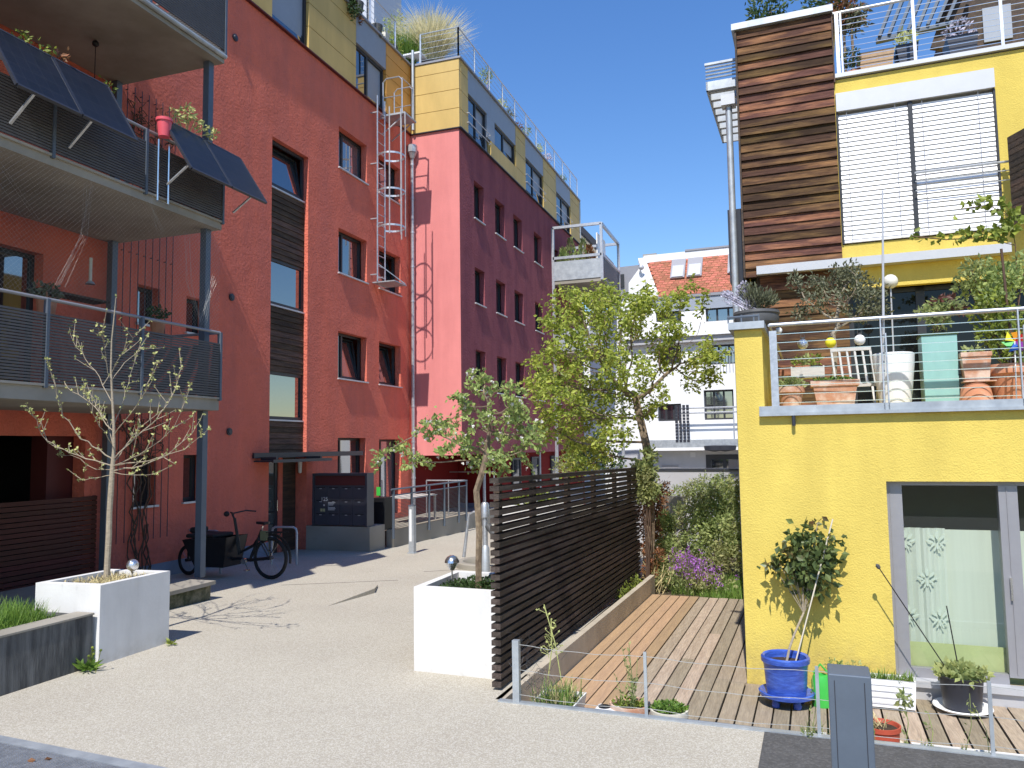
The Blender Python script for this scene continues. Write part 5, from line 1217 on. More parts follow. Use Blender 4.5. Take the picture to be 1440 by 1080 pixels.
# low bench with wooden box, pots, lanterns
c0, c1 = hv(1113,535,1.0), hv(1160,535,1.0); zb1 = hv(1130,512,1.0)[2]; t = thing('wooden_crate', 'grey wooden crate of small clay pots at the left of the terrace', 'crate', RM((c0[0],1.0,zb1)))
m = MB(RM); m.box(c0[0], c1[0], .9, 1.15, zb1-.16, zb1-.14); m.box(c0[0], c1[0], .9, .915, zb1-.16, zb1-.05); m.box(c0[0], c1[0], 1.135, 1.15, zb1-.16, zb1-.03); m.box(c0[0], c0[0]+.015, .915, 1.135, zb1-.16, zb1-.03); m.box(c1[0]-.015, c1[0], .915, 1.135, zb1-.16, zb1-.03); m.build('box', K['bench'], t)
for j, s_ in ((0, .02), (1, .02)):
    for u in (c0[0]+.03, c1[0]-.03): MB(RM).box(u-.015, u+.015, (.93,1.1)[j], (.95,1.12)[j], zt0, zb1-.161).build('leg', K['bench'], t)
for j, px in enumerate((1122,1133,1146)):
    u = hv(px,505,1.02)[0]; qq = RM((u,1.02,zb1-.139)); t = pot('clay_pot', ('leftmost small clay pot in the grey crate','middle small clay pot in the grey crate','dark small pot at the right end of the grey crate')[j], 'flower pot', qq, [(0,0),(.04,0),(.05,.12),(.04,.12),(.035,.1),(0,.1)], 'terra' if j < 2 else 'stone', n=16)
    m = MB(); cloud(m, [(qq+Vector((0,0,.17)), (.05,.04,.06))], 50, .05, .5, up=.5); m.build('plant', K['leafy'] if j != 1 else K['leafs'], t)
for px, py, mat_, lab in ((1095,465,'wplast','small white ball lantern hanging at the parapet corner'), (1129,484,'crackle','silver glass lantern ball above the grey crate'), (1168,482,'ylant','yellow lantern ball hanging from the olive tree'), (1209,478,'wplast','white lantern ball above the slatted folding chair')):
    if mat_ == 'ylant' and 'ylant' not in K: K['ylant'] = M('yellow lantern paper', (.75,.65,.03), .5, var=.05)
    p = pxm(px, py, .6); r = 7.5*sc(.6) if px != 1095 else 5*sc(.6); t = thing('lantern', lab, 'lantern', p, 'ball lanterns'); m = MB(); m.ball(p, r, 14); m.build('ball', K[mat_], t, smooth=True)
    m = MB(); m.lathe([(.02,r*.9), (.024,r*1.25), (.02,r*1.3), (0,r*1.3)], p, 10); m.tube([p+Vector((-.02,0,r*1.2)), p+Vector((-.015,0,r*1.9)), p+Vector((.015,0,r*1.9)), p+Vector((.02,0,r*1.2))], .003, 4); m.tube([p+Vector((0,0,r*1.9)), p+Vector((0,0,r*1.9+.18))], .0015, 3); m.build('hanger', K['stone'], t)
# folding chair
uc_, vc = hv(1205,545,1.0)[0], 1.0; t = thing('folding_chair', 'bleached slatted folding chair between the trough and the white planter', 'chair', RM((uc_,vc,zt0)))
zt_c = hv(1200,488,1.0)[2]; zseat = hv(1215,540,1.0)[2]; wd = 26*sc(1.0)
m = MB(RM)
for j in range(6): u = uc_-wd+j*2*wd/5; m.bar((u,vc+.28,zseat+.04), (u-.03,vc+.36,zt_c), .022, .014)
m.bar((uc_-wd-.04,vc+.36,zt_c+.015), (uc_+wd-.02,vc+.36,zt_c+.015), .025, .035); m.build('backrest', K['bench'], t)
m = MB(RM)
for j in range(6): u = uc_-wd+j*2*wd/5; m.bar((u,vc-.12,zseat-.01), (u,vc+.28,zseat+.03), .028, .014)
m.bar((uc_-wd-.02,vc-.13,zseat-.02), (uc_+wd+.02,vc-.13,zseat-.02), .03, .03); m.build('seat', K['bench'], t)
for s in (-1,1):
    MB(RM).bar((uc_+s*wd,vc-.1,zseat-.02), (uc_+s*wd,vc+.3,zt0), .022, .022).build('leg', K['bench'], t); MB(RM).bar((uc_+s*(wd-.03),vc+.3,zseat), (uc_+s*(wd-.03),vc-.12,zt0), .022, .022).build('leg', K['bench'], t)
# tall white planter, ball lamp
k = sc(.55); q = TQ(1259, .55); pot('tall_planter', 'tall tapered white planter beside the railing post', 'planter', q, [(0,0),(19*k,0),(22*k,25*k),(26*k,60*k),(27*k,76*k),(25*k,77*k),(22*k,75*k),(0,72*k)], 'wplast')
q = RM((hv(1256,500,1.8)[0],1.8,zt0)); p = pxm(1252,396,1.8); t = thing('globe_lamp', 'pale opal globe lamp on a thin stalk by the dark door', 'lamp', q); m = MB(); m.ball(p, 10*sc(1.8), 18); m.build('globe', K['globe'], t, smooth=True); m = MB(); m.tube([q, p-Vector((0,0,.06))], .009, 6); m.build('stalk', K['lgrey'], t)
# turquoise planter with a red maple
q = TQ(1322, .6); k = sc(.6); t = thing('turquoise_planter', 'tall square turquoise planter with a small dark red maple', 'planter', q); qq = RO; c = hv(1322,560,.6); m = MB(RM); w0, w1 = 20*k, 21*k; zt_p = hv(1322,474,.6)[2]
m.prism([(c[0]-w0,.45,zt0), (c[0]+w0,.45,zt0), (c[0]+w1,.44,zt_p), (c[0]-w1,.44,zt_p)], (0,.3,0)); m.build('box', K['turq'], t); MB(RM).box(c[0]-w1-.01, c[0]+w1+.01, .43, .76, zt_p+.003, zt_p+.025).build('rim', K['leafd'], t)
m = MB(); bl = [(pxm(px,py,.6), (r*k,r*k,r*.6*k)) for px,py,r in ((1320,435,22),(1305,440,16),(1340,430,16),(1318,455,16),(1322,425,10))]; cloud(m, bl, 420, .06, .45); m.build('maple_leaves', K['leafs'], t)
m = MB(); cloud(m, [(pxm(1325,425,.6),(16*k,16*k,8*k)), (pxm(1345,436,.6),(12*k,10*k,5*k))], 110, .07, .4); m.build('red_leaves', K['maple'], t)
m = MB(); b0 = RM((c[0],.6,zt_p)); [m.tube([b0, b0.lerp(b[0], .5)+Vector((0,0,.03)), b[0]], .006, 4) for b in bl]; m.build('stems', K['twig'], t)
# upturned terracotta with a square pot on top; big pot at the right
q = TQ(1373, .4); k = sc(.4); pot('terracotta_pot', 'upturned round terracotta pot carrying the small square pot', 'flower pot', q, [(21*k,0),(20*k,8*k),(17*k,26*k),(9*k,33*k),(0,34*k)], 'terra')
c = hv(1372,527,.42); z0q = q.z+34*k; t = thing('square_pot', 'small square terracotta pot standing on an upturned pot', 'flower pot', RM((c[0],.42,z0q))); m = MB(RM); a, b = 14*k, 17*k
m.prism([(c[0]-a,.34,z0q), (c[0]+a,.34,z0q), (c[0]+b,.33,z0q+32*k), (c[0]-b,.33,z0q+32*k)], (0,.16,0)); m.box(c[0]-b-.008, c[0]+b+.008, .32, .50, z0q+32*k+.001, z0q+38*k); m.box(c[0]-b, c[0]+b+.03, .31, .52, z0q-.012, z0q-.001); m.build('pot', K['terra2'], t)
m = MB(); cloud(m, [(RM((c[0],.42,z0q+40*k)), (.1,.08,.05))], 90, .05); m.build('plant', K['leafs'], t)
q = TQ(1424, .55); k = sc(.55); t = pot('terracotta_pot', 'large round terracotta pot with climbing plants at the right end of the terrace', 'flower pot', q, [(0,0),(22*k,0),(30*k,40*k),(33*k,42*k),(33*k,54*k),(29*k,54*k),(27*k,50*k)], 'terra', soil=(28*k,49*k))
m = MB(); bl = [(pxm(px,py,.7+dv), (r*k,r*k,r*k)) for px,py,r,dv in ((1385,390,28,.3),(1360,400,20,.4),(1415,395,26,.2),(1440,380,24,.2),(1400,425,22,0),(1420,455,20,-.1),(1395,470,20,0),(1430,490,16,-.1),(1380,440,16,.2),(1405,500,12,-.1),(1365,378,14,.3))]
cloud(m, bl[:5]+bl[10:], 1500, .06, .5); m.build('dark_foliage', K['leafs'], t); m = MB(); cloud(m, bl[4:9]+[bl[9]], 800, .06, .6); m.build('light_foliage', K['leafy'], t)
m = MB(); [m.tube([q+Vector((0,0,.3)), q.lerp(b[0], .6)+rdir()*.05, b[0]], .006, 4) for b in bl]; m.tube([pxm(1428,540,.6), pxm(1408,350,.6)], .012, 6); m.build('stems', K['twig'], t)
m = MB(); cl = [(pxm(px,py,.9), (r*k,r*k,r*k)) for px,py,r in ((1300,332,5),(1320,335,7),(1345,333,8),(1365,330,8),(1385,330,8),(1405,328,9),(1420,322,10),(1368,290,6),(1385,285,7),(1400,290,8),(1418,300,10),(1425,312,9),(1355,295,5),(1345,312,3),(1285,330,4))]
cloud(m, cl, 260, .075, .75); t = thing('climbing_vine', 'yellow green vine shoots reaching across under the right blind', 'climber', pxm(1428,400,.9)); m.build('leaves', K['leafy'], t)
m = MB(); m.tube([pxm(1432,430,.9), pxm(1428,345,.9), pxm(1380,334,.9), pxm(1330,337,.9), pxm(1282,332,.9)], .006, 4); m.build('stem', K['twig'], t); m = MB(); m.tube([pxm(1428,345,.9), pxm(1420,305,.9), pxm(1390,288,.9), pxm(1352,294,.9)], .005, 4); m.build('stem', K['twig'], t)
# garden windmill toy in rainbow colours
p = pxm(1427,480,.25); t = thing('pinwheel', 'rainbow coloured garden pinwheel at the right of the terrace railing', 'pinwheel', p); cs = [(.6,.02,.02),(.75,.3,.02),(.7,.6,.03),(.05,.4,.06),(.03,.12,.5),(.3,.05,.4)]
for j, c in enumerate(cs):
    a = j*math.pi/3; m = MB(); w = 12*sc(.25); d = Vector((math.cos(a),0,math.sin(a))); e_ = Vector((math.cos(a+.9),-.3,math.sin(a+.9))); m.prism([p, p+d*w*1.3, p+e_*w], (0,.004,0)); m.build('blade', M('toy colour %d' % j, c, .4, var=.03), t)
m = MB(); m.tube([p, RM((hv(1429,560,.25)[0], .25, zt0))], .006, 6); m.build('stick', K['wplast'], t)
q = RM((hv(1243,570,.02)[0], .03, zt0)); p = pxm(1241,268,.03); m = MB(); m.tube([q, p.lerp(q,.5), p], [.014,.012,.008], 8); tag(m.build('pole', K['lgrey'], None, at=q), 'tall thin grey pole rising from the terrace railing', 'pole')

# roof terrace plants
for (px0, py0, rx, ry, mat_, lab) in ((1083,12,27,22,'leafd','round dark bush on the roof behind the wood clad bay'), (1158,8,24,26,'leafd','dark conifer on the roof at the right end of the bay'), (1185,12,20,24,'leafb','brown leaved bush on the roof beside the railing'), (1197,28,14,12,'leafo','small grey green bush on the roof by the railing post')):
    v = VB+.9; k = sc(v)*1.15; c = pxm(px0, py0, v); t = thing('roof_shrub', lab, 'shrub', Vector((c.x,c.y,zpar))); m = MB(); cloud(m, [(c, (rx*k,rx*k,ry*k)), (c+Vector((-.4*rx*k,0,-.6*ry*k)), (rx*k*.6,)*3), (c+Vector((.4*rx*k,0,.3*ry*k)), (rx*k*.5,)*3)], 520, .09, .45, up=.5, clump=3); m.build('crown', K[mat_], t)
    m = MB(); m.tube([Vector((c.x,c.y,zpar+.3)), c], .02, 6); m.build('trunk', K['bark'], t); m = MB(); m.lathe([(0,0),(.18,0),(.22,.35),(.19,.35),(0,.3)], (c.x,c.y,zpar), 16); m.build('pot', K['terra'], t, smooth=True)
def roofbox(pa, pb, v, d, mat_, lab, plant=None):
    a = hv(*pa, v); b = hv(*pb, v); t = thing('roof_planter', lab, 'planter', RM((a[0],v,zpar+.03))); z1 = max(a[2], b[2]); m = MB(RM); m.prism([(a[0]+.06,v,zpar+.03), (b[0]-.06,v,zpar+.03), (b[0],v,z1), (a[0],v,z1)], (0,d,0)); m.build('box', K[mat_], t)
    if plant: m = MB(); c = RM(((a[0]+b[0])/2, v+d/2, z1+.12)); cloud(m, [(c, (abs(b[0]-a[0])*.5,d*.5,.18))], 200, .07, .45, up=.6); m.build('plant', K[plant], t)
roofbox((1206,78), (1258,66), VB+.35, .4, 'deckn', 'orange wooden planter box on the roof terrace', None)
roofbox((1260,68), (1292,58), VB+.35, .4, 'anthr', 'dark square planter with a pale plant on the roof terrace', 'bud')
roofbox((1331,52), (1376,45), VB+.35, .4, 'anthr', 'grey angular planter with reddish stems on the roof terrace', 'lav')
c = pxm(1197,82,VB+.3); t = thing('roof_shrub', 'small dark potted box bush low behind the roof railing corner', 'shrub', Vector((c.x,c.y,zpar))); m = MB(); cloud(m, [(c, (.13,.13,.16))], 260, .05, .5); m.build('crown', K['leafd'], t); m = MB(); m.lathe([(0,.03),(.1,.03),(.12,.15),(0,.15)], (c.x,c.y,zpar), 12); m.build('pot', K['terra'], t)

# ================================================================ pots on the deck
def DQ(px, py): u, v, z = hzR(px, py, ZD); return RM((u, v, ZD))
q = DQ(1107, 992); q = q+Vector((0,.03,.0)); k = ((q-CAM).dot(CF))/F
t = thing('blue_pot', 'large blue glazed pot on a footed blue saucer with a rose tree', 'flower pot', q)
m = MB(); m.lathe([(0,9*k),(25*k,9*k),(37*k,14*k),(38*k,19*k),(36*k,20*k),(27*k,14*k),(0,14*k)], q, 36); m.build('saucer', K['blue'], t, smooth=True)
for a in (-2.3, -.9, .6, 2.2): m = MB(); c = q+Vector((math.cos(a)*22*k, math.sin(a)*22*k, 0)); m.lathe([(0,0),(5*k,0),(6*k,4*k),(4*k,10*k),(0,10*k)], c, 10); m.build('foot', K['blue'], t, smooth=True)
m = MB(); m.lathe([(0,15*k),(26*k,15*k),(28*k,30*k),(29.5*k,52*k),(31*k,58*k),(33*k,60*k),(33*k,66*k),(31*k,68*k),(28*k,66*k),(27*k,58*k)], q, 36); m.build('pot', K['blue'], t, smooth=True)
m = MB(); m.lathe([(0,58*k),(27.5*k,58*k)], q, 24); m.build('soil', K['soil'], t)
qs = q+Vector((0,0,58*k)); RT = thing('rose_tree', 'small rose tree leaning on a pale stake in the blue pot', 'rose', qs); vr = -.20
vs0 = (q-RO).dot(RV)
st = [RM(hv(1106,932,vs0)), RM(hv(1110,912,vs0+.04)), RM(hv(1117,892,vs0+.09)), RM(hv(1130,862,vr)), RM(hv(1128,830,vr))]
m = MB(); m.tube(st, [.012,.011,.010,.010,.006], 8); tips = []
bl = []
for px, py, r, dv in ((1112,800,18,0),(1130,785,22,-.04),(1150,772,20,.02),(1095,790,12,-.02),(1140,810,22,.0),(1125,760,16,.02),(1155,795,16,.03),(1165,765,12,.0),(1110,770,12,-.03),(1148,745,8,0),(1085,794,8,0),(1140,825,12,.02),(1160,820,8,.03),(1150,735,5,0)):
    c = RM(hv(px,py,vr+dv)); bl.append((c, (r*k*1.15,r*k*.8,r*k*1.1))); m.tube([st[3], st[3].lerp(c,.5)+Vector((0,0,.02)), c], .004, 5)
m.build('stem', K['pbark'], RT)
m = MB(); cloud(m, bl, 800, .08, .64, up=-.1, droop=.5, clump=3); m.build('leaves', K['leafr'], RT)
m = MB(); a = RM(hv(1118,934,vs0+.02)); m.tube([a, RM(hv(1171,730,vr+.05))], .0065, 8); tag(m.build('plant_stake', K['stake'], None, at=a), 'long pale bamboo stake tied through the rose tree', 'stake')
# green can
q = DQ(1156, 992); t = thing('watering_can', 'bright green plastic watering can behind the bollard', 'watering can', q); kk = ((q-CAM).dot(CF))/F
m = MB(); m.lathe([(0,0),(13*kk,0),(13*kk,34*kk),(10*kk,42*kk),(7*kk,43*kk),(6*kk,38*kk)], q, 20); m.build('body', K['green'], t, smooth=True); m = MB(); m.tube([q+Vector((-.06,0,.28)), q+Vector((0,0,.36)), q+Vector((.07,0,.28)), q+Vector((.1,0,.1))], .011, 8); m.tube([q+Vector((.08,-.02,.06)), q+Vector((.2,-.04,.26))], .015, 8); m.build('handle', K['green'], t, smooth=True)
def trough(name, label, cA, cB, v0, d, z0, h, mat_, plant=None, taper=.04, sticks=0, pn=300, ph=.15):
    t = thing(name, label, 'planter', RM(((cA+cB)/2, v0, z0))); w = .012; m = MB(RM)
    b = [(cA+taper,v0+taper), (cB-taper,v0+taper), (cB-taper,v0+d-taper), (cA+taper,v0+d-taper)]; tt = [(cA,v0), (cB,v0), (cB,v0+d), (cA,v0+d)]; ii = [(cA+w,v0+w), (cB-w,v0+w), (cB-w,v0+d-w), (cA+w,v0+d-w)]
    m.poly(*[(*p,z0) for p in b[::-1]])
    for j in range(4):
        e_ = (j+1)%4; m.poly((*b[j],z0), (*b[e_],z0), (*tt[e_],z0+h), (*tt[j],z0+h)); m.poly((*tt[j],z0+h), (*tt[e_],z0+h), (*ii[e_],z0+h), (*ii[j],z0+h)); m.poly((*ii[j],z0+h), (*ii[e_],z0+h), (*ii[e_],z0+h-.05), (*ii[j],z0+h-.05))
    m.build('trough', K[mat_], t); MB(RM).poly(*[(*p,z0+h-.045) for p in ii]).build('soil', K['soil'], t)
    if plant:
        m = MB()
        for mat2, nn in plant:
            m = MB()
            for i in range(nn): tuft(m, RM((rnd.uniform(cA+.03,cB-.03), rnd.uniform(v0+.03,v0+d-.03), z0+h-.05)), 4, ph*rnd.uniform(.6,1.3), ph*.6, .007, rad=.03)
            m.build('plant', K[mat2], t)
    return t
a = hv(1166,985,-.42); b = hv(1289,985,-.42); zt1 = hv(1270,957,-.42)[2]; hh_ = .24
t = trough('white_trough', 'long white plastic trough of chives against the yellow wall', a[0], b[0], -.45, .2, zt1-hh_, hh_, 'wplast', [('grass', 110), ('leafy', 30)], .012, ph=.15)
m = MB(RM); z = zt1-hh_; [m.box(u, u+.03, -.42, -.28, ZD, z-.001) for u in (a[0]+.1, b[0]-.13)]; m.build('support', K['dwood'], t)
m = MB(RM); [m.box(a[0]+.03, b[0]-.03, -.452, -.449, zt1-.05-j*.05, zt1-.046-j*.05) for j in range(4)]; m.build('grooves', K['lgrey'], t)
m = MB(); [cloud(m, [(RM((a[0]+.05+j*.1,-.36,zt1+.06)), (.08,.06,.06))], 60, .035) for j in range(3)]; m.build('herbs', K['leafs'], t)
# basket on a white tray with allium stakes
q = DQ(1354, 1000); kk = ((q-CAM).dot(CF))/F; t = thing('planter_basket', 'dark woven basket of leafy plants on a white tray by the garden window', 'planter', q)
m = MB(); m.lathe([(0,.0),(24*kk,.0),(28*kk,42*kk),(30*kk,44*kk),(26*kk,44*kk),(24*kk,36*kk)], q+Vector((0,0,.035)), 24); m.build('basket', K['anthr'], t, smooth=True); m = MB(); m.lathe([(0,0),(30*kk,0),(38*kk,.03),(37*kk,.04),(30*kk,.012),(0,.012)], q+Vector((0,0,.012)), 32); m.build('tray', K['wplast'], t, smooth=True); m = MB(); m.lathe([(0,0),(26*kk,0),(26*kk,.011),(0,.011)], q, 24); m.build('feet', K['black'], t)
m = MB(); cloud(m, [(q+Vector((0,0,52*kk)), (34*kk,28*kk,11*kk))], 420, .07, .6, up=.3, droop=.1); m.build('leaves', K['leafs'], t); MB().lathe([(0,0),(26*kk,0)], q+Vector((0,0,.26)), 20).build('soil', K['soil'], t)
vq = (q-RO).dot(RV)
for (p0, p1, lab) in (((1328,936),(1237,800),'longest dark knobbed garden spike leaning left before the window'), ((1346,930),(1331,852),'short dark garden spike standing in the basket')):
    a = RM(hv(*p0, vq)); b = RM(hv(*p1, vq+.02)); t = thing('garden_spike', lab, 'garden ornament', a); m = MB(); m.tube([a, b], .005, 6); m.build('rod', K['black'], t)
    if p1[0] < 1300: m = MB(); d = (b-a).normalized(); m.tube([b, b+d*.012, b+d*.035, b+d*.05], [.008,.017,.019,.005], 10); m.build('knob', K['stone'], t)
# red pot
q = DQ(1240, 1046)+Vector((0,.0,0)); kk = ((q-CAM).dot(CF))/F; t = pot('red_pot', 'red brown plastic pot with dry stems on a pale saucer', 'flower pot', q, [(0,.02),(23*kk,.02),(24*kk,20*kk),(26*kk,21*kk),(26*kk,27*kk),(24*kk,27*kk),(22*kk,22*kk)], 'redpot', soil=(23*kk, 22*kk)); m = MB(); m.lathe([(0,0),(27*kk,0),(28*kk,.02),(24*kk,.018),(0,.016)], q, 28); m.build('saucer', K['cream'], t, smooth=True)
m = MB()
for j in range(26): a = q+Vector((rnd.uniform(-.08,.04), rnd.uniform(-.06,.06), 22*kk)); m.tube([a, a+Vector((rnd.uniform(-.12,.08), rnd.uniform(-.1,.1), rnd.uniform(.03,.12)))], .003, 4)
m.build('dry_stems', K['straw'], t)
# pots along the steel edge
ve = ev+.07
def E(px, z=0): return hv(px, 990, ve)[0]
u0, u1 = hv(745,985,ve)[0], hv(805,985,ve)[0]
trough('white_trough', 'white plastic trough of grasses in the corner by the galvanised post', u0, u1, ve, .42, ZD, .24, 'wplast', [('grass', 70), ('straw', 40), ('leafs', 20)], .04, ph=.22)
def edgepot(px, py, r, h, mat_, name, label, prof=None):
    u = hv(px, py, ve+r)[0]; q = RM((u, ve+r+.02, ZD)); return pot(name, label, 'flower pot', q, prof or [(0,0),(r*.75,0),(r*.95,h*.8),(r,h*.82),(r,h),(r*.9,h),(r*.86,h*.9)], mat_, soil=(r*.9,h*.88)), q
t, q = edgepot(885, 985, .165, .27, 'terra2', 'terracotta_pot', 'wide terracotta pot with a tall weedy plant behind the steel edge'); m = MB()
for j in range(9):
    a = q+Vector((rnd.uniform(-.08,.08), rnd.uniform(-.08,.08), .22)); b = a+Vector((rnd.uniform(-.12,.12), rnd.uniform(-.05,.1), rnd.uniform(.15,.5))); m.tube([a, a.lerp(b,.5)+Vector((.01,0,.02)), b], .003, 4)
    for i in range(14): p = a.lerp(b, rnd.random()); m.leaves([p], [rdir(.3)], [rnd.uniform(.025,.05)], .45)
m.build('plant', K['leafs'], t); m = MB(); cloud(m, [(q+Vector((0,0,.27)), (.14,.13,.03))], 120, .04, .5, up=.8); m.build('low_leaves', K['leafy'], t)
t, q = edgepot(940, 990, .15, .26, 'cream', 'cream_pot', 'cream stone pot of small leaves behind the thin fence rod'); m = MB(); cloud(m, [(q+Vector((0,0,.27)), (.14,.12,.03))], 420, .035, .6, up=.6); m.build('plant', K['grass'], t)
u = hv(850,985,ve)[0]; t = thing('white_box', 'small white plastic box with a dark lid opening on the deck edge', 'box', RM((u,ve+.1,ZD))); MB(RM).box(u-.1, u+.1, ve+.03, ve+.19, ZD+.002, ZD+.24).build('body', K['wplast'], t, bevel=.015); m = MB(); m.lathe([(0,0),(.05,0),(.05,.006),(0,.006)], RM((u-.03,ve+.11,ZD+.241)), 16); m.build('opening', K['black'], t)
trough('white_trough', 'long white trough of sparse seedlings at the bottom right along the steel edge', hv(1285,1040,ve)[0], hv(1285,1040,ve)[0]+1.6, ve, .2, ZD, .2, 'wplast', [('leafy', 16), ('leafs', 14)], .012, ph=.14)
trough('white_trough', 'short white trough hidden behind the slate grey bollard', hv(1129,1030,ve)[0], hv(1162,1030,ve)[0], ve+.02, .18, ZD, .2, 'wplast', [('leafs', 20)], .012, ph=.2)
# scattered weeds on the edge
for px, py, lab in ((1136,1045,'tiny weed hanging over the steel edge left of the bollard'), (1272,985,'dark leafy stalk growing beside the red pot')):
    v = ev+.1; c = RM(hv(px, py, v-.12 if px < 1200 else v)); m = MB(); cloud(m, [(c, (.04,.03,.07))], 34, .05, .5); tag(m.build('weed', K['leafs'], None, at=c), lab, 'weed')
m = MB()
for j in range(7):
    u = hv(1150+j*38,1020,ev+.12)[0]+rnd.uniform(-.1,.1); a = RM((u, ev+.13, -.1)); b = a+Vector((rnd.uniform(-.2,.2), rnd.uniform(-.02,.05), rnd.uniform(.25,.5))); m.tube([a, a.lerp(b,.5)+Vector((.03,0,.02)), b], .0035, 4)
    for i in range(12): m.leaves([a.lerp(b, rnd.random())], [rdir(.3)], [rnd.uniform(.02,.045)], .5)
tag(m.build('climbing_weeds', K['leafs'], None, at=RM((1,ev+.12,0))), 'thin weedy stalks growing along the wire fence near the bollard', 'weeds')

# wire fence on the steel edge
WF = thing('wire_fence', 'low wire fence on galvanised posts along the steel edge', 'fence', RM((0,ev,0)))
def WP(px, py): return hv(px, py, ev+.02)
bz = .013
a = WP(727,985); zt_w = WP(727,900)[2]; m = MB(RM); m.box(a[0]-.028, a[0]+.028, ev-.005, ev+.045, bz, zt_w); m.build('post', K['galv'], WF)
tops = [(a[0], zt_w-.02)]
for px, p1 in ((909,917), (1151,937), (1393,958)):
    c = WP(px, 1000); z1 = WP(px, p1)[2]; m = MB(RM); m.box(c[0]-.012, c[0]+.012, ev+.012, ev+.028, bz, z1); m.build('rod', K['galv'], WF); tops.append((c[0], z1-.02))
tops.append((tops[-1][0]+1.1, tops[-1][1]))
m = MB(RM)
for f in (.97, .55, .14):
    for (ua, za_), (ub, zb__) in zip(tops, tops[1:]):
        pts = [(ua+(ub-ua)*i/8, ev+.02, (za_+(zb__-za_)*i/8)*f-.02*math.sin(math.pi*i/8)+.004*math.sin(i*2.1)) for i in range(9)]; m.tube(pts, .0026, 4)
m.build('wires', K['wire'], WF)
m = MB(RM)
for j in range(60):
    u = tops[0][0]+rnd.uniform(0, .3); z = rnd.uniform(.05, zt_w+.02); pts = [(u,ev+.04,z)]
    for i in range(4): pts.append((pts[-1][0]+rnd.uniform(-.06,.06), pts[-1][1]+rnd.uniform(-.03,.03), pts[-1][2]+rnd.uniform(-.06,.06)))
    m.tube(pts, .0013, 3)
m.build('loose_netting', K['frame'], WF)
m = MB()
for px, py in ((765,850),(775,870)):
    a = RM(hv(790-20*(px-765)/10,960,ev+.25)); b = RM(hv(px,py,ev+.25)); m.tube([a, a.lerp(b,.5)+Vector((.02,0,0)), b], .005, 5)
    for i in range(14): q = a.lerp(b, .3+.7*rnd.random()); c = q+Vector((rnd.uniform(-.07,.07),0,rnd.uniform(.02,.06))); m.tube([q, c], .0025, 3); m.leaves([c, c], [rdir(.5), rdir(.5)], [.022,.03], .6)
tag(m.build('bare_sapling', K['bud'], None, at=RM((hv(790,960,ev+.25)[0],ev+.25,-.1))), 'thin twiggy sapling before the near end of the dark slatted fence', 'sapling')
# slate grey bollard in the foreground
d0 = 3.85; c = hd(1193, 942, d0); kb = d0/F; t = thing('bollard', 'slate grey square bollard in the right foreground', 'bollard', Vector((c.x,c.y,0))); wb = 27.5*kb
fr = RU*wb; bk = RV*wb; base = Vector((c.x,c.y,0))
m = MB(); m.prism([base-fr-bk, base+fr-bk, base+fr+bk, base-fr+bk], (0,0,c.z)); m.build('post', K['slate'], t, bevel=.006)
m = MB(); z = Vector((0,0,1)); [m.prism([base-fr*s-bk-RV*.0015, base-fr*s-bk-RV*.0015+RU*.004, base-fr*s-bk-RV*.0015+RU*.004+z*(c.z-.03), base-fr*s-bk-RV*.0015+z*(c.z-.03)], RV*.0012) for s in (.72,-.66)]; m.build('seam', K['anthr'], t)
MB().prism([base-fr*.4-bk*.4, base+fr*.4-bk*.4, base+fr*.4+bk*.4, base-fr*.4+bk*.4], (0,0,.002)).build('base_plate', K['anthr'], t)
# ================================================================ garden behind the deck
m = MB(RM); m.poly((ku-3.5,vf,-.33), (9,vf,-.33), (9,14,-.5), (ku-3.5,14,-.5)); struct(m.build('garden_soil', K['earth']))
def GQ(px, py, z=-.33): u, v, z = hzR(px, py, z); return RM((u, v, z))
m = MB()
for i in range(1500):
    u = rnd.uniform(-1.55, .05); v = vf+rnd.random()**1.4*2.2+.05
    if u < -1.0 and v < vf+.5: continue
    tuft(m, RM((u, v, -.36)), 4, rnd.uniform(.12,.3), .12, .009, rad=.06)
stuff(m.build('grass', K['grass'], None, at=RM((-.8,vf+1,-.33))))
def bush(name, lab, cat, blobs, n, size, mat, W=.5, stem=None, base=None, up=.3, droop=.2, group=None, clump=3, dist=None):
    """blobs: (px, py, r_px, v)"""
    bl = []
    for px, py, r, v in blobs:
        c = RM(hv(px, py, v)); k = ((c-CAM).dot(CF))/F*r; bl.append((c, (k, k, k)))
    b0 = base or Vector((bl[0][0].x, bl[0][0].y, -.35)); t = thing(name, lab, cat, b0, group)
    m = MB(); cloud(m, bl, n, size, W, up, droop, clump=clump); m.build('foliage', K[mat], t)
    m = MB()
    for c, r in bl: m.tube([b0+rdir()*.06, b0.lerp(c, .5)+rdir()*.08, c, c+Vector((0,0,r[2]*.8))], [.012,.009,.006,.003], 5)
    m.build('stems', K[stem or 'twig'], t); return t
bush('flowering_shrub', 'large loose green shrub beside the yellow house corner in the garden', 'shrub', [(1000,720,30,7.0),(1020,700,28,7.2),(985,755,28,6.8),(1015,755,30,6.6),(1035,740,25,6.9),(970,720,20,7.2),(1030,785,22,6.3),(1005,790,20,6.2),(1035,690,18,7.4),(985,695,18,7.3),(1040,770,20,6.6)], 9000, .075, 'leafs')
bush('dry_climber', 'tangled brown dry climber at the far end of the dark slatted fence', 'climber', [(905,720,14,5.0),(915,745,14,5.1),(908,770,12,5.0),(920,710,14,5.2),(930,690,12,5.4),(925,780,10,4.9),(915,800,10,4.7)], 2600, .07, 'leafb', .3)
bush('ivy', 'green ivy covering the end of the dark slatted fence', 'ivy', [(905,675,12,4.55),(903,695,10,4.55),(915,690,10,4.6),(900,660,9,4.55),(912,662,9,4.6),(914,640,7,4.6)], 1600, .07, 'leafs', .7)
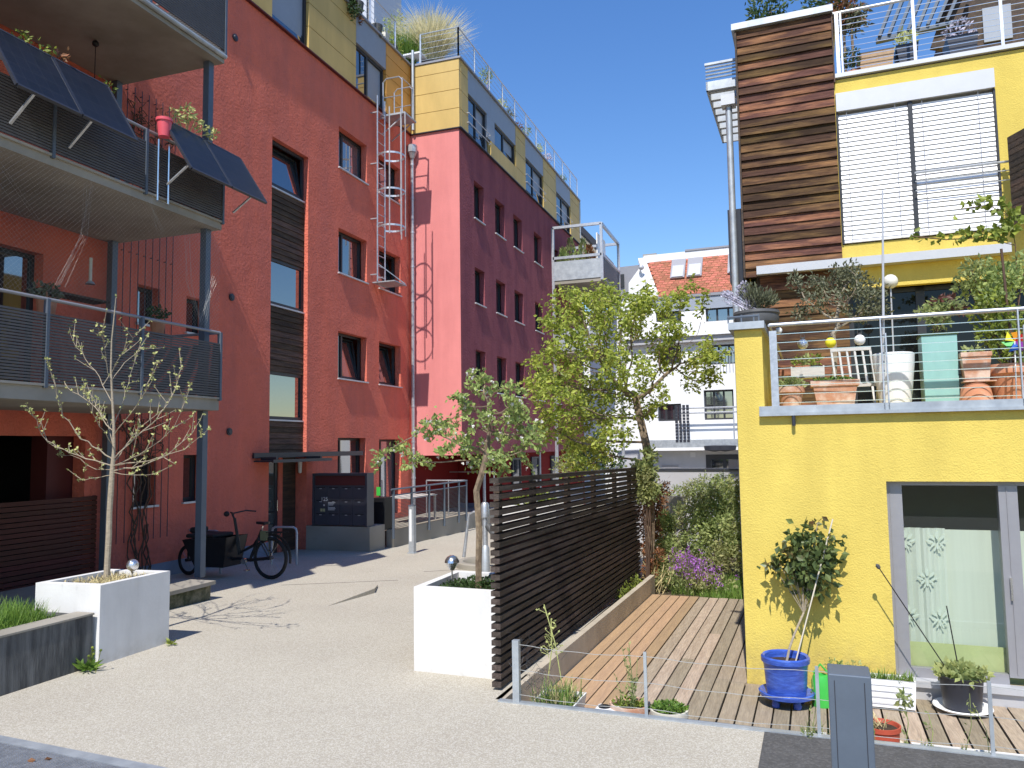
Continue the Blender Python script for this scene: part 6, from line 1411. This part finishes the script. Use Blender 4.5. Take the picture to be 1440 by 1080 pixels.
bush('shrub', 'low green shrub between the dry climber and the purple flowers', 'shrub', [(935,735,16,6.0),(930,770,16,5.6),(925,795,14,5.2),(945,765,12,5.8),(935,815,12,5.0),(915,815,10,4.8),(955,790,14,5.4)], 4200, .06, 'leafs')
m = MB()
for i in range(26):
    a = GQ(922+rnd.uniform(-10,12), 833+rnd.uniform(-3,3)); b = a+Vector((rnd.uniform(-.25,.25), rnd.uniform(-.1,.2), rnd.uniform(.2,.5))); m.tube([a, a.lerp(b,.5)+Vector((.02,0,.03)), b], .007, 4)
tag(m.build('dry_stalks', K['straw'], None, at=GQ(922,833)), 'bundle of pale dry stalks at the far left corner of the deck', 'stalks')
t = thing('purple_flowers', 'clump of purple garden flowers behind the timber deck', 'flowers', GQ(975,820))
m = MB(); P = []; D = []; L_ = []; st = MB()
for i in range(150):
    px = rnd.gauss(973, 20); py = 800+rnd.gauss(0, 12)+(px-975)*.32; v = vf+rnd.uniform(.35, 1.5); c = RM(hv(px, py, v))
    if c.z < -.3: c.z = -.2
    for j in range(9): P.append(c+rdir()*.045); D.append(rdir(.3)); L_.append(rnd.uniform(.022,.042))
    st.tube([Vector((c.x, c.y+.03, -.35)), c], .004, 3)
m.leaves(P, D, L_, .8); m.build('petals', K['purple'], t); st.build('stems', K['leafs'], t)
m = MB(); cloud(m, [(RM(hv(965,815,vf+.7)), (.5,.4,.2)), (RM(hv(1000,822,vf+.8)), (.4,.4,.16))], 900, .06, .5, up=.4); m.build('leaves', K['leafs'], t)
for i in range(7):
    q = GQ(945+i*4, 828+rnd.uniform(-4,3)); t = thing('nursery_pot', 'one of several small black nursery pots at the garden edge of the deck', 'pot', q, 'black nursery pots by the deck'); MB().lathe([(0,0),(.05,0),(.06,.11),(.05,.11),(0,.09)], q, 10).build('pot', K['black'], t); MB().lathe([(0,.092),(.049,.092)], q, 10).build('soil', K['soil'], t)
bush('twiggy_shrub', 'pale brownish twiggy shrub before the pale garden wall', 'shrub', [(930,700,14,8.5),(955,695,14,8.6),(975,688,13,8.7),(945,715,14,8.3),(990,680,12,8.8),(1015,678,14,8.8)], 2600, .06, 'leafs', .35)
# garden wall with dark coping and a low concrete stair cheek
vw = 10.5; zc = hv(970,660,vw)[2]; t = thing('garden_wall', 'pale grey garden wall with a dark coping in front of the white house', 'wall', RM((0,vw,0))); m = MB(RM); m.box(hv(880,660,vw)[0], 5, vw, vw+.2, -.6, zc-.03); m.build('wall', K['greywall'], t); m = MB(RM); m.box(hv(880,660,vw)[0]-.03, 5.02, vw-.03, vw+.23, zc-.028, zc+.02); m.build('coping', K['anthr'], t)
t = thing('stair_cheek', 'low concrete stair wall with a pale handrail half hidden in the shrubs', 'wall', RM((hv(940,760,7.6)[0],7.6,-.3))); a, b = hv(925,698,7.6), hv(962,698,7.6); m = MB(RM); m.box(a[0], b[0], 7.6, 7.8, -.4, a[2]); m.build('wall', K['conc'], t); m = MB(RM); a, b = hv(925,760,7.0), hv(962,722,7.0); m.bar((a[0],7,a[2]), (b[0],7.3,b[2]), .06, .04); a, b = hv(925,778,7.0), hv(958,745,7.0); m.bar((a[0],7,a[2]), (b[0],7.3,b[2]), .12, .04); m.build('handrail', K['bench'], t)

# ================================================================ cherry tree
cb = gnd(913, 815); CT = thing('cherry_tree', 'spreading cherry tree with bronze green spring leaves behind the dark slatted fence', 'tree', cb)
D0 = (cb-CAM).dot(CF)
def CP(px, py, d=0): return hd(px, py, D0+d)
kc = D0/F
bl = []
for px, py, r, d in ((800,480,38,-.2),(775,520,34,.3),(830,450,36,.4),(870,440,34,-.4),(850,500,42,.1),(790,560,40,-.5),(840,560,46,.5),(880,520,36,-.6),(900,460,26,.5),(905,425,26,-.2),(935,430,20,.4),(955,420,16,-.3),(975,400,9,.2),(990,405,7,0),(930,500,26,.6),(950,470,24,-.4),(965,510,24,.2),(990,500,20,-.3),(1002,525,14,.2),(985,470,14,.3),(1010,500,8,0),(900,570,30,.4),(865,605,28,-.4),(820,610,34,.4),(780,600,28,-.2),(845,640,24,.2),(810,650,22,-.3),(760,540,22,0),(925,550,18,-.4),(805,425,26,.2),(770,450,18,-.2),(975,540,12,.3),(845,420,22,0)):
    bl.append((CP(px, py, d), (r*kc, r*kc*1.5, r*kc)))
attr = [inball(*rnd.choices(bl, [b[1][0]**1.6 for b in bl])[0]) for _ in range(1700)]
tk = [cb, CP(914,780), CP(915,740), CP(914,700), CP(914,670), CP(912,648)]
ends = [[CP(908,622), CP(901,592,.1), CP(893,558,.2)], [CP(914,620,.1), CP(920,590,.2), CP(918,560,.3)], [CP(905,620,.2), CP(898,590,.3), CP(893,555,.4)], [CP(878,622,.3), CP(850,600,.5), CP(825,585,.6)]]
nodes0 = tk; par0 = None
nd, par = colonize(None, tk+ends[0], attr, .11, .15, .9, 6000)
m = MB(); rad, ch = tree_mesh(m, nd, par, .075, .004, rmin=.0045)
m.build('trunk', K['bark'], CT)
P = []; D = []; L_ = []
thin = [i for i in range(9, len(nd)) if ch[i] < 5]
for i in thin:
    for j in range(21):
        q = nd[i]+rdir()*rnd.uniform(.02,.16); P.append(q); d = rdir(-.1); d.z *= .6; D.append(d); L_.append(rnd.uniform(.05,.105))
m = MB(); m.leaves(P, D, L_, .5, .35, .3); m.build('leaves', K['leafc'], CT)

# a few more trees and shrubs between
c = gnd(800, 690)
bush('dark_shrub', 'dark green shrub behind the dark slatted fence beneath the cherry tree', 'shrub', [(835,640,24,9.5),(860,650,18,9.6),(815,648,16,9.4)], 900, .1, 'leafd')
bush('low_shrub', 'olive green low shrub showing above the slatted fence by the crimson block', 'shrub', [(800,652,14,8.0),(785,655,9,8.0)], 340, .07, 'leafs')

# ================================================================ white house with the red tiled roof
VW = 33; W = thing('white_house', 'white rendered house with a steep orange red tiled roof and dark windows', 'house', RM((-4,VW,-1)))
def rc(x0, y0, x1, y1, v=VW):
    cx, cy = (x0+x1)/2, (y0+y1)/2; return hv(x0,cy,v)[0], hv(x1,cy,v)[0], hv(cx,y1,v)[2], hv(cx,y0,v)[2]
ul_, ur_ = hv(874,560,VW)[0], 3.0; ze = hv(975,413,VW)[2]; zl = -1.2
def PW(u, z): return (u, VW, z)
wr_ = [rc(922,424,958,452), rc(992,425,1040,452), rc(925,568,958,592), rc(990,548,1032,590), rc(996,484,1040,512), rc(925,486,958,512)]
w2 = [(a, b, c, d) for a, b, c, d in wr_]
m = MB(RM); m.wall(PW, ul_, ur_, zl, ze-.5, w2, (0,1,0), .25); m.poly((ul_,VW,zl),(ul_,VW+9,zl),(ul_,VW+9,ze+2),(ul_,VW+4,ze+2.2),(ul_,VW,ze-.5)); m.build('wall', K['whitewall'], W)
m = MB(RM); m.box(hv(921,415,VW)[0], ur_, VW-.05, VW-.001, ze-.85, ze-.08); m.build('grey_band', K['panel'], W)
def PWr(u, z): return RM(PW(u, z))
for h in w2: window(W, PWr, h, RV, .22, split=[.33,.66], sill=False, fw=.09, pane='pane')
# balcony bands
def band(x0, x1, y0, y1, d, mat_='whitewall', nm='balcony_band'):
    a, b, z0, z1 = rc(x0,y0,x1,y1); m = MB(RM); m.box(a, b, VW-d, VW-.002, z0, z1); return m.build(nm, K[mat_], W)
band(880, 1060, 456, 474, .5); band(880, 1060, 474, 482, .35, 'greywall', 'band_soffit'); band(915, 1060, 618, 629, .7, 'galv'); band(915, 1060, 629, 633, .7, 'whitewall'); 
a, b, z0, z1 = rc(960,574,1034,624); m = MB(RM)
for z in (z1, z1-.25): m.tube([(a,VW-.65,z), (b+3,VW-.65,z)], .04, 6)
for u in (a, b): m.bar((u,VW-.65,z0), (u,VW-.65,z1), .06, .06)
m.build('balcony_rail', K['steel'], W)
a, b, z0, z1 = rc(1000,502,1060,510); m = MB(RM)
for j in range(22): u = a+j*.16; m.bar((u,VW-.3,z0-.1), (u,VW-.3,z1+.3), .03, .03)
m.tube([(a,VW-.3,z1+.3), (a+3.5,VW-.3,z1+.3)], .04, 6); m.build('upper_rail', K['galv'], W)
a, b, z0, z1 = rc(952,570,973,622); m = MB(RM)
for i in range(4):
    for j in range(12):
        if (i+j)%1 == 0: u = a+(b-a)*(i+.5)/4; z = z0+(z1-z0)*(j+.5)/12; m.box(u-.07, u+.07, VW-.72, VW-.69, z-.07, z+.07)
m.build('pierced_screen', K['anthr'], W)
a, b, z0, z1 = rc(928,640,957,662); m = MB(RM); m.box(a, b, VW-.03, VW-.001, z0, z1); sh = m.build('shutter', K['greywall'], W); m = MB(RM); m.box(a+.1, b-.1, VW-.05, VW-.031, z0+.1, z0+.3); m.build('shutter_slot', K['gframe'], sh)
a, b, z0, z1 = rc(993,639,1060,664); m = MB(RM); m.box(a, b, VW-.05, VW-.001, z0, z1); g = m.build('garage_window', K['frame'], W); m = MB(RM); [m.box(a+.25+j*.78, a+.85+j*.78, VW-.06, VW-.051, z0+.1, z1-.25) for j in range(3)]; m.build('pane', K['pane'], g)
m = MB(RM); a, b, z0, z1 = rc(870,632,1060,700); m.box(a, b+2, VW-.02, VW-.0005, z0-.6, z1); m.build('ground_floor', K['greywall'], W)
m = MB(RM); a, b, z0, z1 = rc(971,636,978,643); m.box(a,b,VW-.04,VW-.021,z0,z1); m.build('wall_lamp', K['lgrey'], W)
m = MB(RM); a = hv(997,627,VW-.7); [m.lathe([(0,-.2),(.5,-.12),(.55,.1),(0,.15)], (a[0]+.3+j*.5,VW-.75,a[2]-.1), 10, 1, .5) for j in range(2)]; m.build('hanging_awning_roll', K['anthr'], W, smooth=True)
# roof: slopes back from the eave, tiles as overlapping courses
e0_, e1_ = hv(926,417,VW), hv(1034,408,VW); vr_ = VW+1.6; r0_, r1_ = hv(908,370,vr_), hv(1034,358,vr_); zr0 = hv(970,364,vr_)[2]
m = MB(RM); n = 16; uR = ur_
for i in range(n):
    t0, t1 = i/n, (i+1)/n+.04; L0 = e0_[0]+(r0_[0]-e0_[0])*t0; za0 = ze+(zr0-ze)*t0; za1 = ze+(zr0-ze)*t1; va, vb = VW+1.6*t0-.03, VW+1.6*t1
    nt_ = 34; du = (uR-L0)/nt_
    for j in range(nt_):
        a = L0+j*du+(du/2 if i%2 else 0); o_ = .03*rnd.random(); m.poly((a+.012,va-.06-o_,za0+.03), (a+du-.012,va-.06-o_,za0+.03), (a+du-.012,vb-.03,za1), (a+.012,vb-.03,za1)); m.poly((a+.012,va-.06-o_,za0-.03), (a+du-.012,va-.06-o_,za0-.03), (a+du-.012,va-.06-o_,za0+.03), (a+.012,va-.06-o_,za0+.03))
m.build('roof_tiles', K['rtile'], W)
m = MB(RM); m.poly((e0_[0],VW,ze-.1),(uR,VW,ze-.1),(uR,vr_,zr0-.1),(r0_[0],vr_,zr0-.1)); m.box(e0_[0]-.1, uR, VW-.12, VW-.0, ze-.18, ze-.04); m.build('roof_deck', K['gframe'], W)
m = MB(RM); m.prism([(r0_[0]-.1,vr_-.05,zr0), (uR,vr_-.05,zr0), (uR,vr_-.05,zr0+.42), (r0_[0]-.1,vr_-.05,zr0+.42)], (0,5,0)); m.build('ridge_fascia', K['whitewall'], W)
m = MB(RM); m.box(r0_[0]+2.2, uR, vr_-.1, vr_+5, zr0+.425, zr0+.52); m.build('ridge_cap', K['gframe'], W)
m = MB(RM); m.prism([(e0_[0]-.4,VW-.15,ze), (e0_[0]-.02,VW-.15,ze), (r0_[0]-.02,vr_-.1,zr0+.05), (r0_[0]-.4,vr_-.1,zr0+.05)], (0,0,.25)); m.build('verge', K['whitewall'], W)
for x0, x1, ya, yb_ in ((944,964,369,395), (967,988,366,392), (1024,1046,361,388)):
    t0, t1 = .42, .95; a, b = hv(x0,382,VW+1.0)[0], hv(x1,382,VW+1.0)[0]; v0, v1 = VW+1.6*t0-.1, VW+1.6*t1-.1; z0, z1 = ze+(zr0-ze)*t0+.05, ze+(zr0-ze)*t1+.05
    m = MB(RM); m.prism([(a,v0,z0), (b,v0,z0), (b,v1,z1), (a,v1,z1)], (0,-.08,.05)); s = m.build('skylight', K['gframe'], W); m = MB(RM); m.prism([(a+.08,v0-.085,z0+.1), (b-.08,v0-.085,z0+.1), (b-.08,v1-.085,z1-.02), (a+.08,v1-.085,z1-.02)], (0,-.012,.008)); m.build('pane', K['lgrey'], s)
a, b, z0, z1 = rc(905,358,924,372,VW+2.2); m = MB(RM); m.box(a, b, VW+2, VW+3, z0-.6, z1); m.build('chimney', K['conc'], W)
# white gable and grey house further left
G = thing('gable_house', 'white gable wall with a grey slate mansard left of the red tiled roof', 'house', RM((-8,VW+.5,-1))); vg = VW+.6
pts = [hv(*p, vg) for p in ((790,700),(930,700),(930,470),(925,420),(899,377),(884,398),(884,420),(868,428),(845,440),(790,440))]
m = MB(RM); m.prism(pts[:], (0,3,0)); m.build('gable_wall', K['whitewall'], G)
pts = [hv(*p, vg+1) for p in ((850,420),(905,420),(903,372),(868,376),(850,378))]; m = MB(RM); m.prism(pts, (0,4,0)); m.build('mansard', K['gframe'], G)
a, b, z0, z1 = rc(872,386,878,404,vg+.98); MB(RM).box(a, b, vg+.9, vg+.99, z0, z1).build('dormer_window', K['frame'], G)
m = MB(RM); p = hv(902,376,vg-.2); m.ball((p[0],vg-.2,p[2]), .16, 10); m.build('dormer_ball', K['lgrey'], G)
# dark stone gable seen beyond the crimson block
N_ = thing('stone_house', 'grey stone gable rising behind the far steel framed balcony', 'house', (-9.5, 38, -1)); pts = [hy(*p, 38.0) for p in ((812,420),(846,420),(846,352),(813,318),(806,322))]; m = MB(); m.prism(pts, (0,3,0)); m.build('wall', K['conc'], N_); m = MB(); a, b = hy(812,316,37.95), hy(848,353,37.95); m.bar(a, b, .25, .12, (0,1,0)); m.build('roof_edge', K['anthr'], N_)
# galvanised pole and wall behind the fence
# ================================================================ roof plants of the two blocks
ZRR = ZR+.07
def roofplant(name, lab, px, py, Y, rpx, mat, n, size, W_=.45, pot_=True, cat='shrub', group=None):
    c = hy(px, py, Y); k = ((c-CAM).dot(CF))/F; t = thing(name, lab, cat, Vector((c.x,c.y,ZRR)), group); m = MB(); r = rpx*k; cloud(m, [(c,(r,r,r)), (c+Vector((r*.5,0,-r*.6)),(r*.6,)*3), (c+Vector((-r*.5,.1,-r*.4)),(r*.6,)*3)], n, size, W_, up=.4, clump=3); m.build('foliage', K[mat], t)
    m = MB(); m.tube([Vector((c.x,c.y,ZRR)), c], .015, 5); m.build('stem', K['twig'], t)
    if pot_: m = MB(); m.lathe([(0,0),(.13,0),(.17,.28),(.14,.28),(0,.25)], (c.x,c.y,ZRR), 14); m.build('pot', K['stone'], t, smooth=True)
c = hy(607, 92, 21.9); t = thing('ornamental_grass', 'big pale ornamental grass billowing over the roof corner of the ochre storey', 'grass', Vector((c.x,c.y,ZRR)))
m = MB(); tuft(m, (c.x,c.y,ZRR+.35), 2600, 2.1, 1.5, .02, lean=.35, bend=.6, rad=.3, seg=5); m.build('blades', K['drygrass'], t)
m = MB(); m.lathe([(0,0),(.35,0),(.42,.4),(.36,.4),(0,.36)], (c.x,c.y,ZRR), 18); m.build('pot', K['stone'], t, smooth=True)
c = hy(572, 85, 21.5); t = thing('ornamental_grass', 'smaller greener grass clump left of the big pale roof grass', 'grass', Vector((c.x,c.y,ZRR))); m = MB(); tuft(m, (c.x,c.y,ZRR+.2), 800, 1.4, .9, .02, lean=.4, bend=.5, rad=.25, seg=4); m.build('blades', K['grass'], t); m = MB(); m.lathe([(0,0),(.25,0),(.3,.3),(0,.28)], (c.x,c.y,ZRR), 14); m.build('pot', K['stone'], t, smooth=True)
roofplant('roof_shrub', 'green leafy shrub with a tall shoot left of the pale roof grass', 557, 38, 22.4, 17, 'leafs', 420, .12)
roofplant('roof_shrub', 'dense green shrub on the roof edge of the red block beside the pale grass', 552, 66, 20.2, 12, 'leafy', 320, .1)
roofplant('roof_shrub', 'dark shrub behind the roof railing at the upper left', 496, 12, 17.3, 9, 'leafd', 260, .1)
roofplant('roof_shrub', 'small reddish shrub behind the roof railing of the red block', 503, 28, 17.8, 5, 'leafb', 120, .08)
roofplant('roof_shrub', 'grey green shrub behind the roof railing between the two lanterns', 530, 48, 19.0, 7, 'leafo', 200, .08)
for px, py, Y, lab in ((528,40,19.0,'pale paper lantern at the roof railing of the red block, nearer one'), (541,52,19.6,'pale lantern at the roof railing of the red block, farther one')):
    p = hy(px, py, Y); m = MB(); m.box(p.x-.1, p.x+.1, p.y-.1, p.y+.1, p.z-.12, p.z+.12); m.tube([p+Vector((0,0,.12)), p+Vector((0,0,.3))], .006, 4); tag(m.build('lantern', K['cream'], None, at=p, bevel=.02), lab, 'lantern')
for px, py, r, mat_, lab in ((676,118,5,'leafs','low plant on the crimson block roof near the corner railing'), (685,105,6,'leafy','tall climbing plant on the crimson block roof beside the second railing post'), (705,148,5,'bud','pale flowering pot plant midway along the crimson block roof'), (728,178,5,'leafb','brown leafy plant with red leaves along the crimson block roof'), (740,185,5,'leafs','green pot plant just beyond the brown plant on the crimson block roof'), (758,210,6,'bud','tall pale grassy plant on the crimson block roof'), (770,222,5,'lav','pale flowers on the far part of the crimson block roof'), (790,252,5,'leafy','last plant at the far end of the crimson block roof'), (716,160,4,'leafo','grey green plant on the crimson block roof between pale and brown ones')):
    d = ray(px, py); X = tb-.25; p = hx(px, py, X); k = ((p-CAM).dot(CF))/F; z = max(p.z, ZRR+.25); c = Vector((X, p.y, z)); t = thing('roof_plant', lab, 'plant', Vector((X,p.y,ZRR)), 'roof plants along the crimson block'); m = MB(); cloud(m, [(c,(.16,.28,r*k))], 170, .09, .4, up=.6, clump=2); m.build('foliage', K[mat_], t); m = MB(); m.lathe([(0,0),(.11,0),(.14,.2),(0,.18)], (X,p.y,ZRR), 10); m.tube([(X,p.y,ZRR+.2), c], .01, 4); m.build('pot', K['terra'], t)
t = thing('patio_chair', 'small white roof terrace chair beneath the pale grass', 'chair', hy(583,82,21.3)); p = hy(583,86,21.3); m = MB(); m.box(p.x-.3,p.x+.3,p.y-.2,p.y+.3,ZRR+.45,ZRR+.5); m.build('seat', K['wplast'], t); m = MB(); m.box(p.x-.3,p.x+.3,p.y+.26,p.y+.3,ZRR+.52,ZRR+.95); m.build('backrest', K['wplast'], t)
for sx in (-.27,.25):
    for sy in (-.18,.26): MB().box(p.x+sx,p.x+sx+.03,p.y+sy,p.y+sy+.03,ZRR,ZRR+.449).build('leg', K['lgrey'], t)

SAT, AIR, OZ, STR = 1.22, 1.45, 5, .13
# ================================================================ camera, sun, sky
cam = bpy.data.cameras.new('camera'); co = bpy.data.objects.new('camera', cam); COL.objects.link(co); S.camera = co
cam.sensor_fit = 'HORIZONTAL'; cam.sensor_width = 36; cam.lens = F/1440*36; cam.clip_start = .05; cam.clip_end = 1500
mw = Matrix((CR, CU, -CF)).transposed().to_4x4(); mw.translation = CAM; co.matrix_world = mw
SE, SA = R(53.3), R(-4.3)
sd = Vector((math.sin(SA)*math.cos(SE), math.cos(SA)*math.cos(SE), -math.sin(SE)))
sl = bpy.data.lights.new('sun', 'SUN'); sl.energy = 4.3; sl.angle = R(.53); sl.color = (1, .955, .89); so = bpy.data.objects.new('sun', sl); COL.objects.link(so)
so.rotation_euler = sd.to_track_quat('-Z', 'Y').to_euler(); so.location = (0,-10,30)
wd_ = bpy.data.worlds.new('World'); S.world = wd_; wd_.use_nodes = True; nt = wd_.node_tree
sk = nt.nodes.new('ShaderNodeTexSky'); sk.sky_type = 'NISHITA'; sk.sun_disc = False; sk.sun_elevation = SE; sk.sun_rotation = math.pi+SA; sk.altitude = 400; sk.air_density = AIR; sk.dust_density = .0; sk.ozone_density = OZ
bg = nt.nodes['Background']; bg.inputs['Strength'].default_value = STR; hs = nt.nodes.new('ShaderNodeHueSaturation'); hs.inputs['Saturation'].default_value = SAT; hs.inputs['Hue'].default_value = .511; nt.links.new(sk.outputs[0], hs.inputs['Color']); nt.links.new(hs.outputs[0], bg.inputs[0])
S.render.engine = 'CYCLES'; S.view_settings.view_transform = 'Standard'; S.view_settings.look = 'None'; S.view_settings.exposure = .45; S.view_settings.gamma = 1
S.cycles.max_bounces = 8; S.cycles.transparent_max_bounces = 12; S.cycles.use_denoising = True
S.render.resolution_x = 1024; S.render.resolution_y = 768
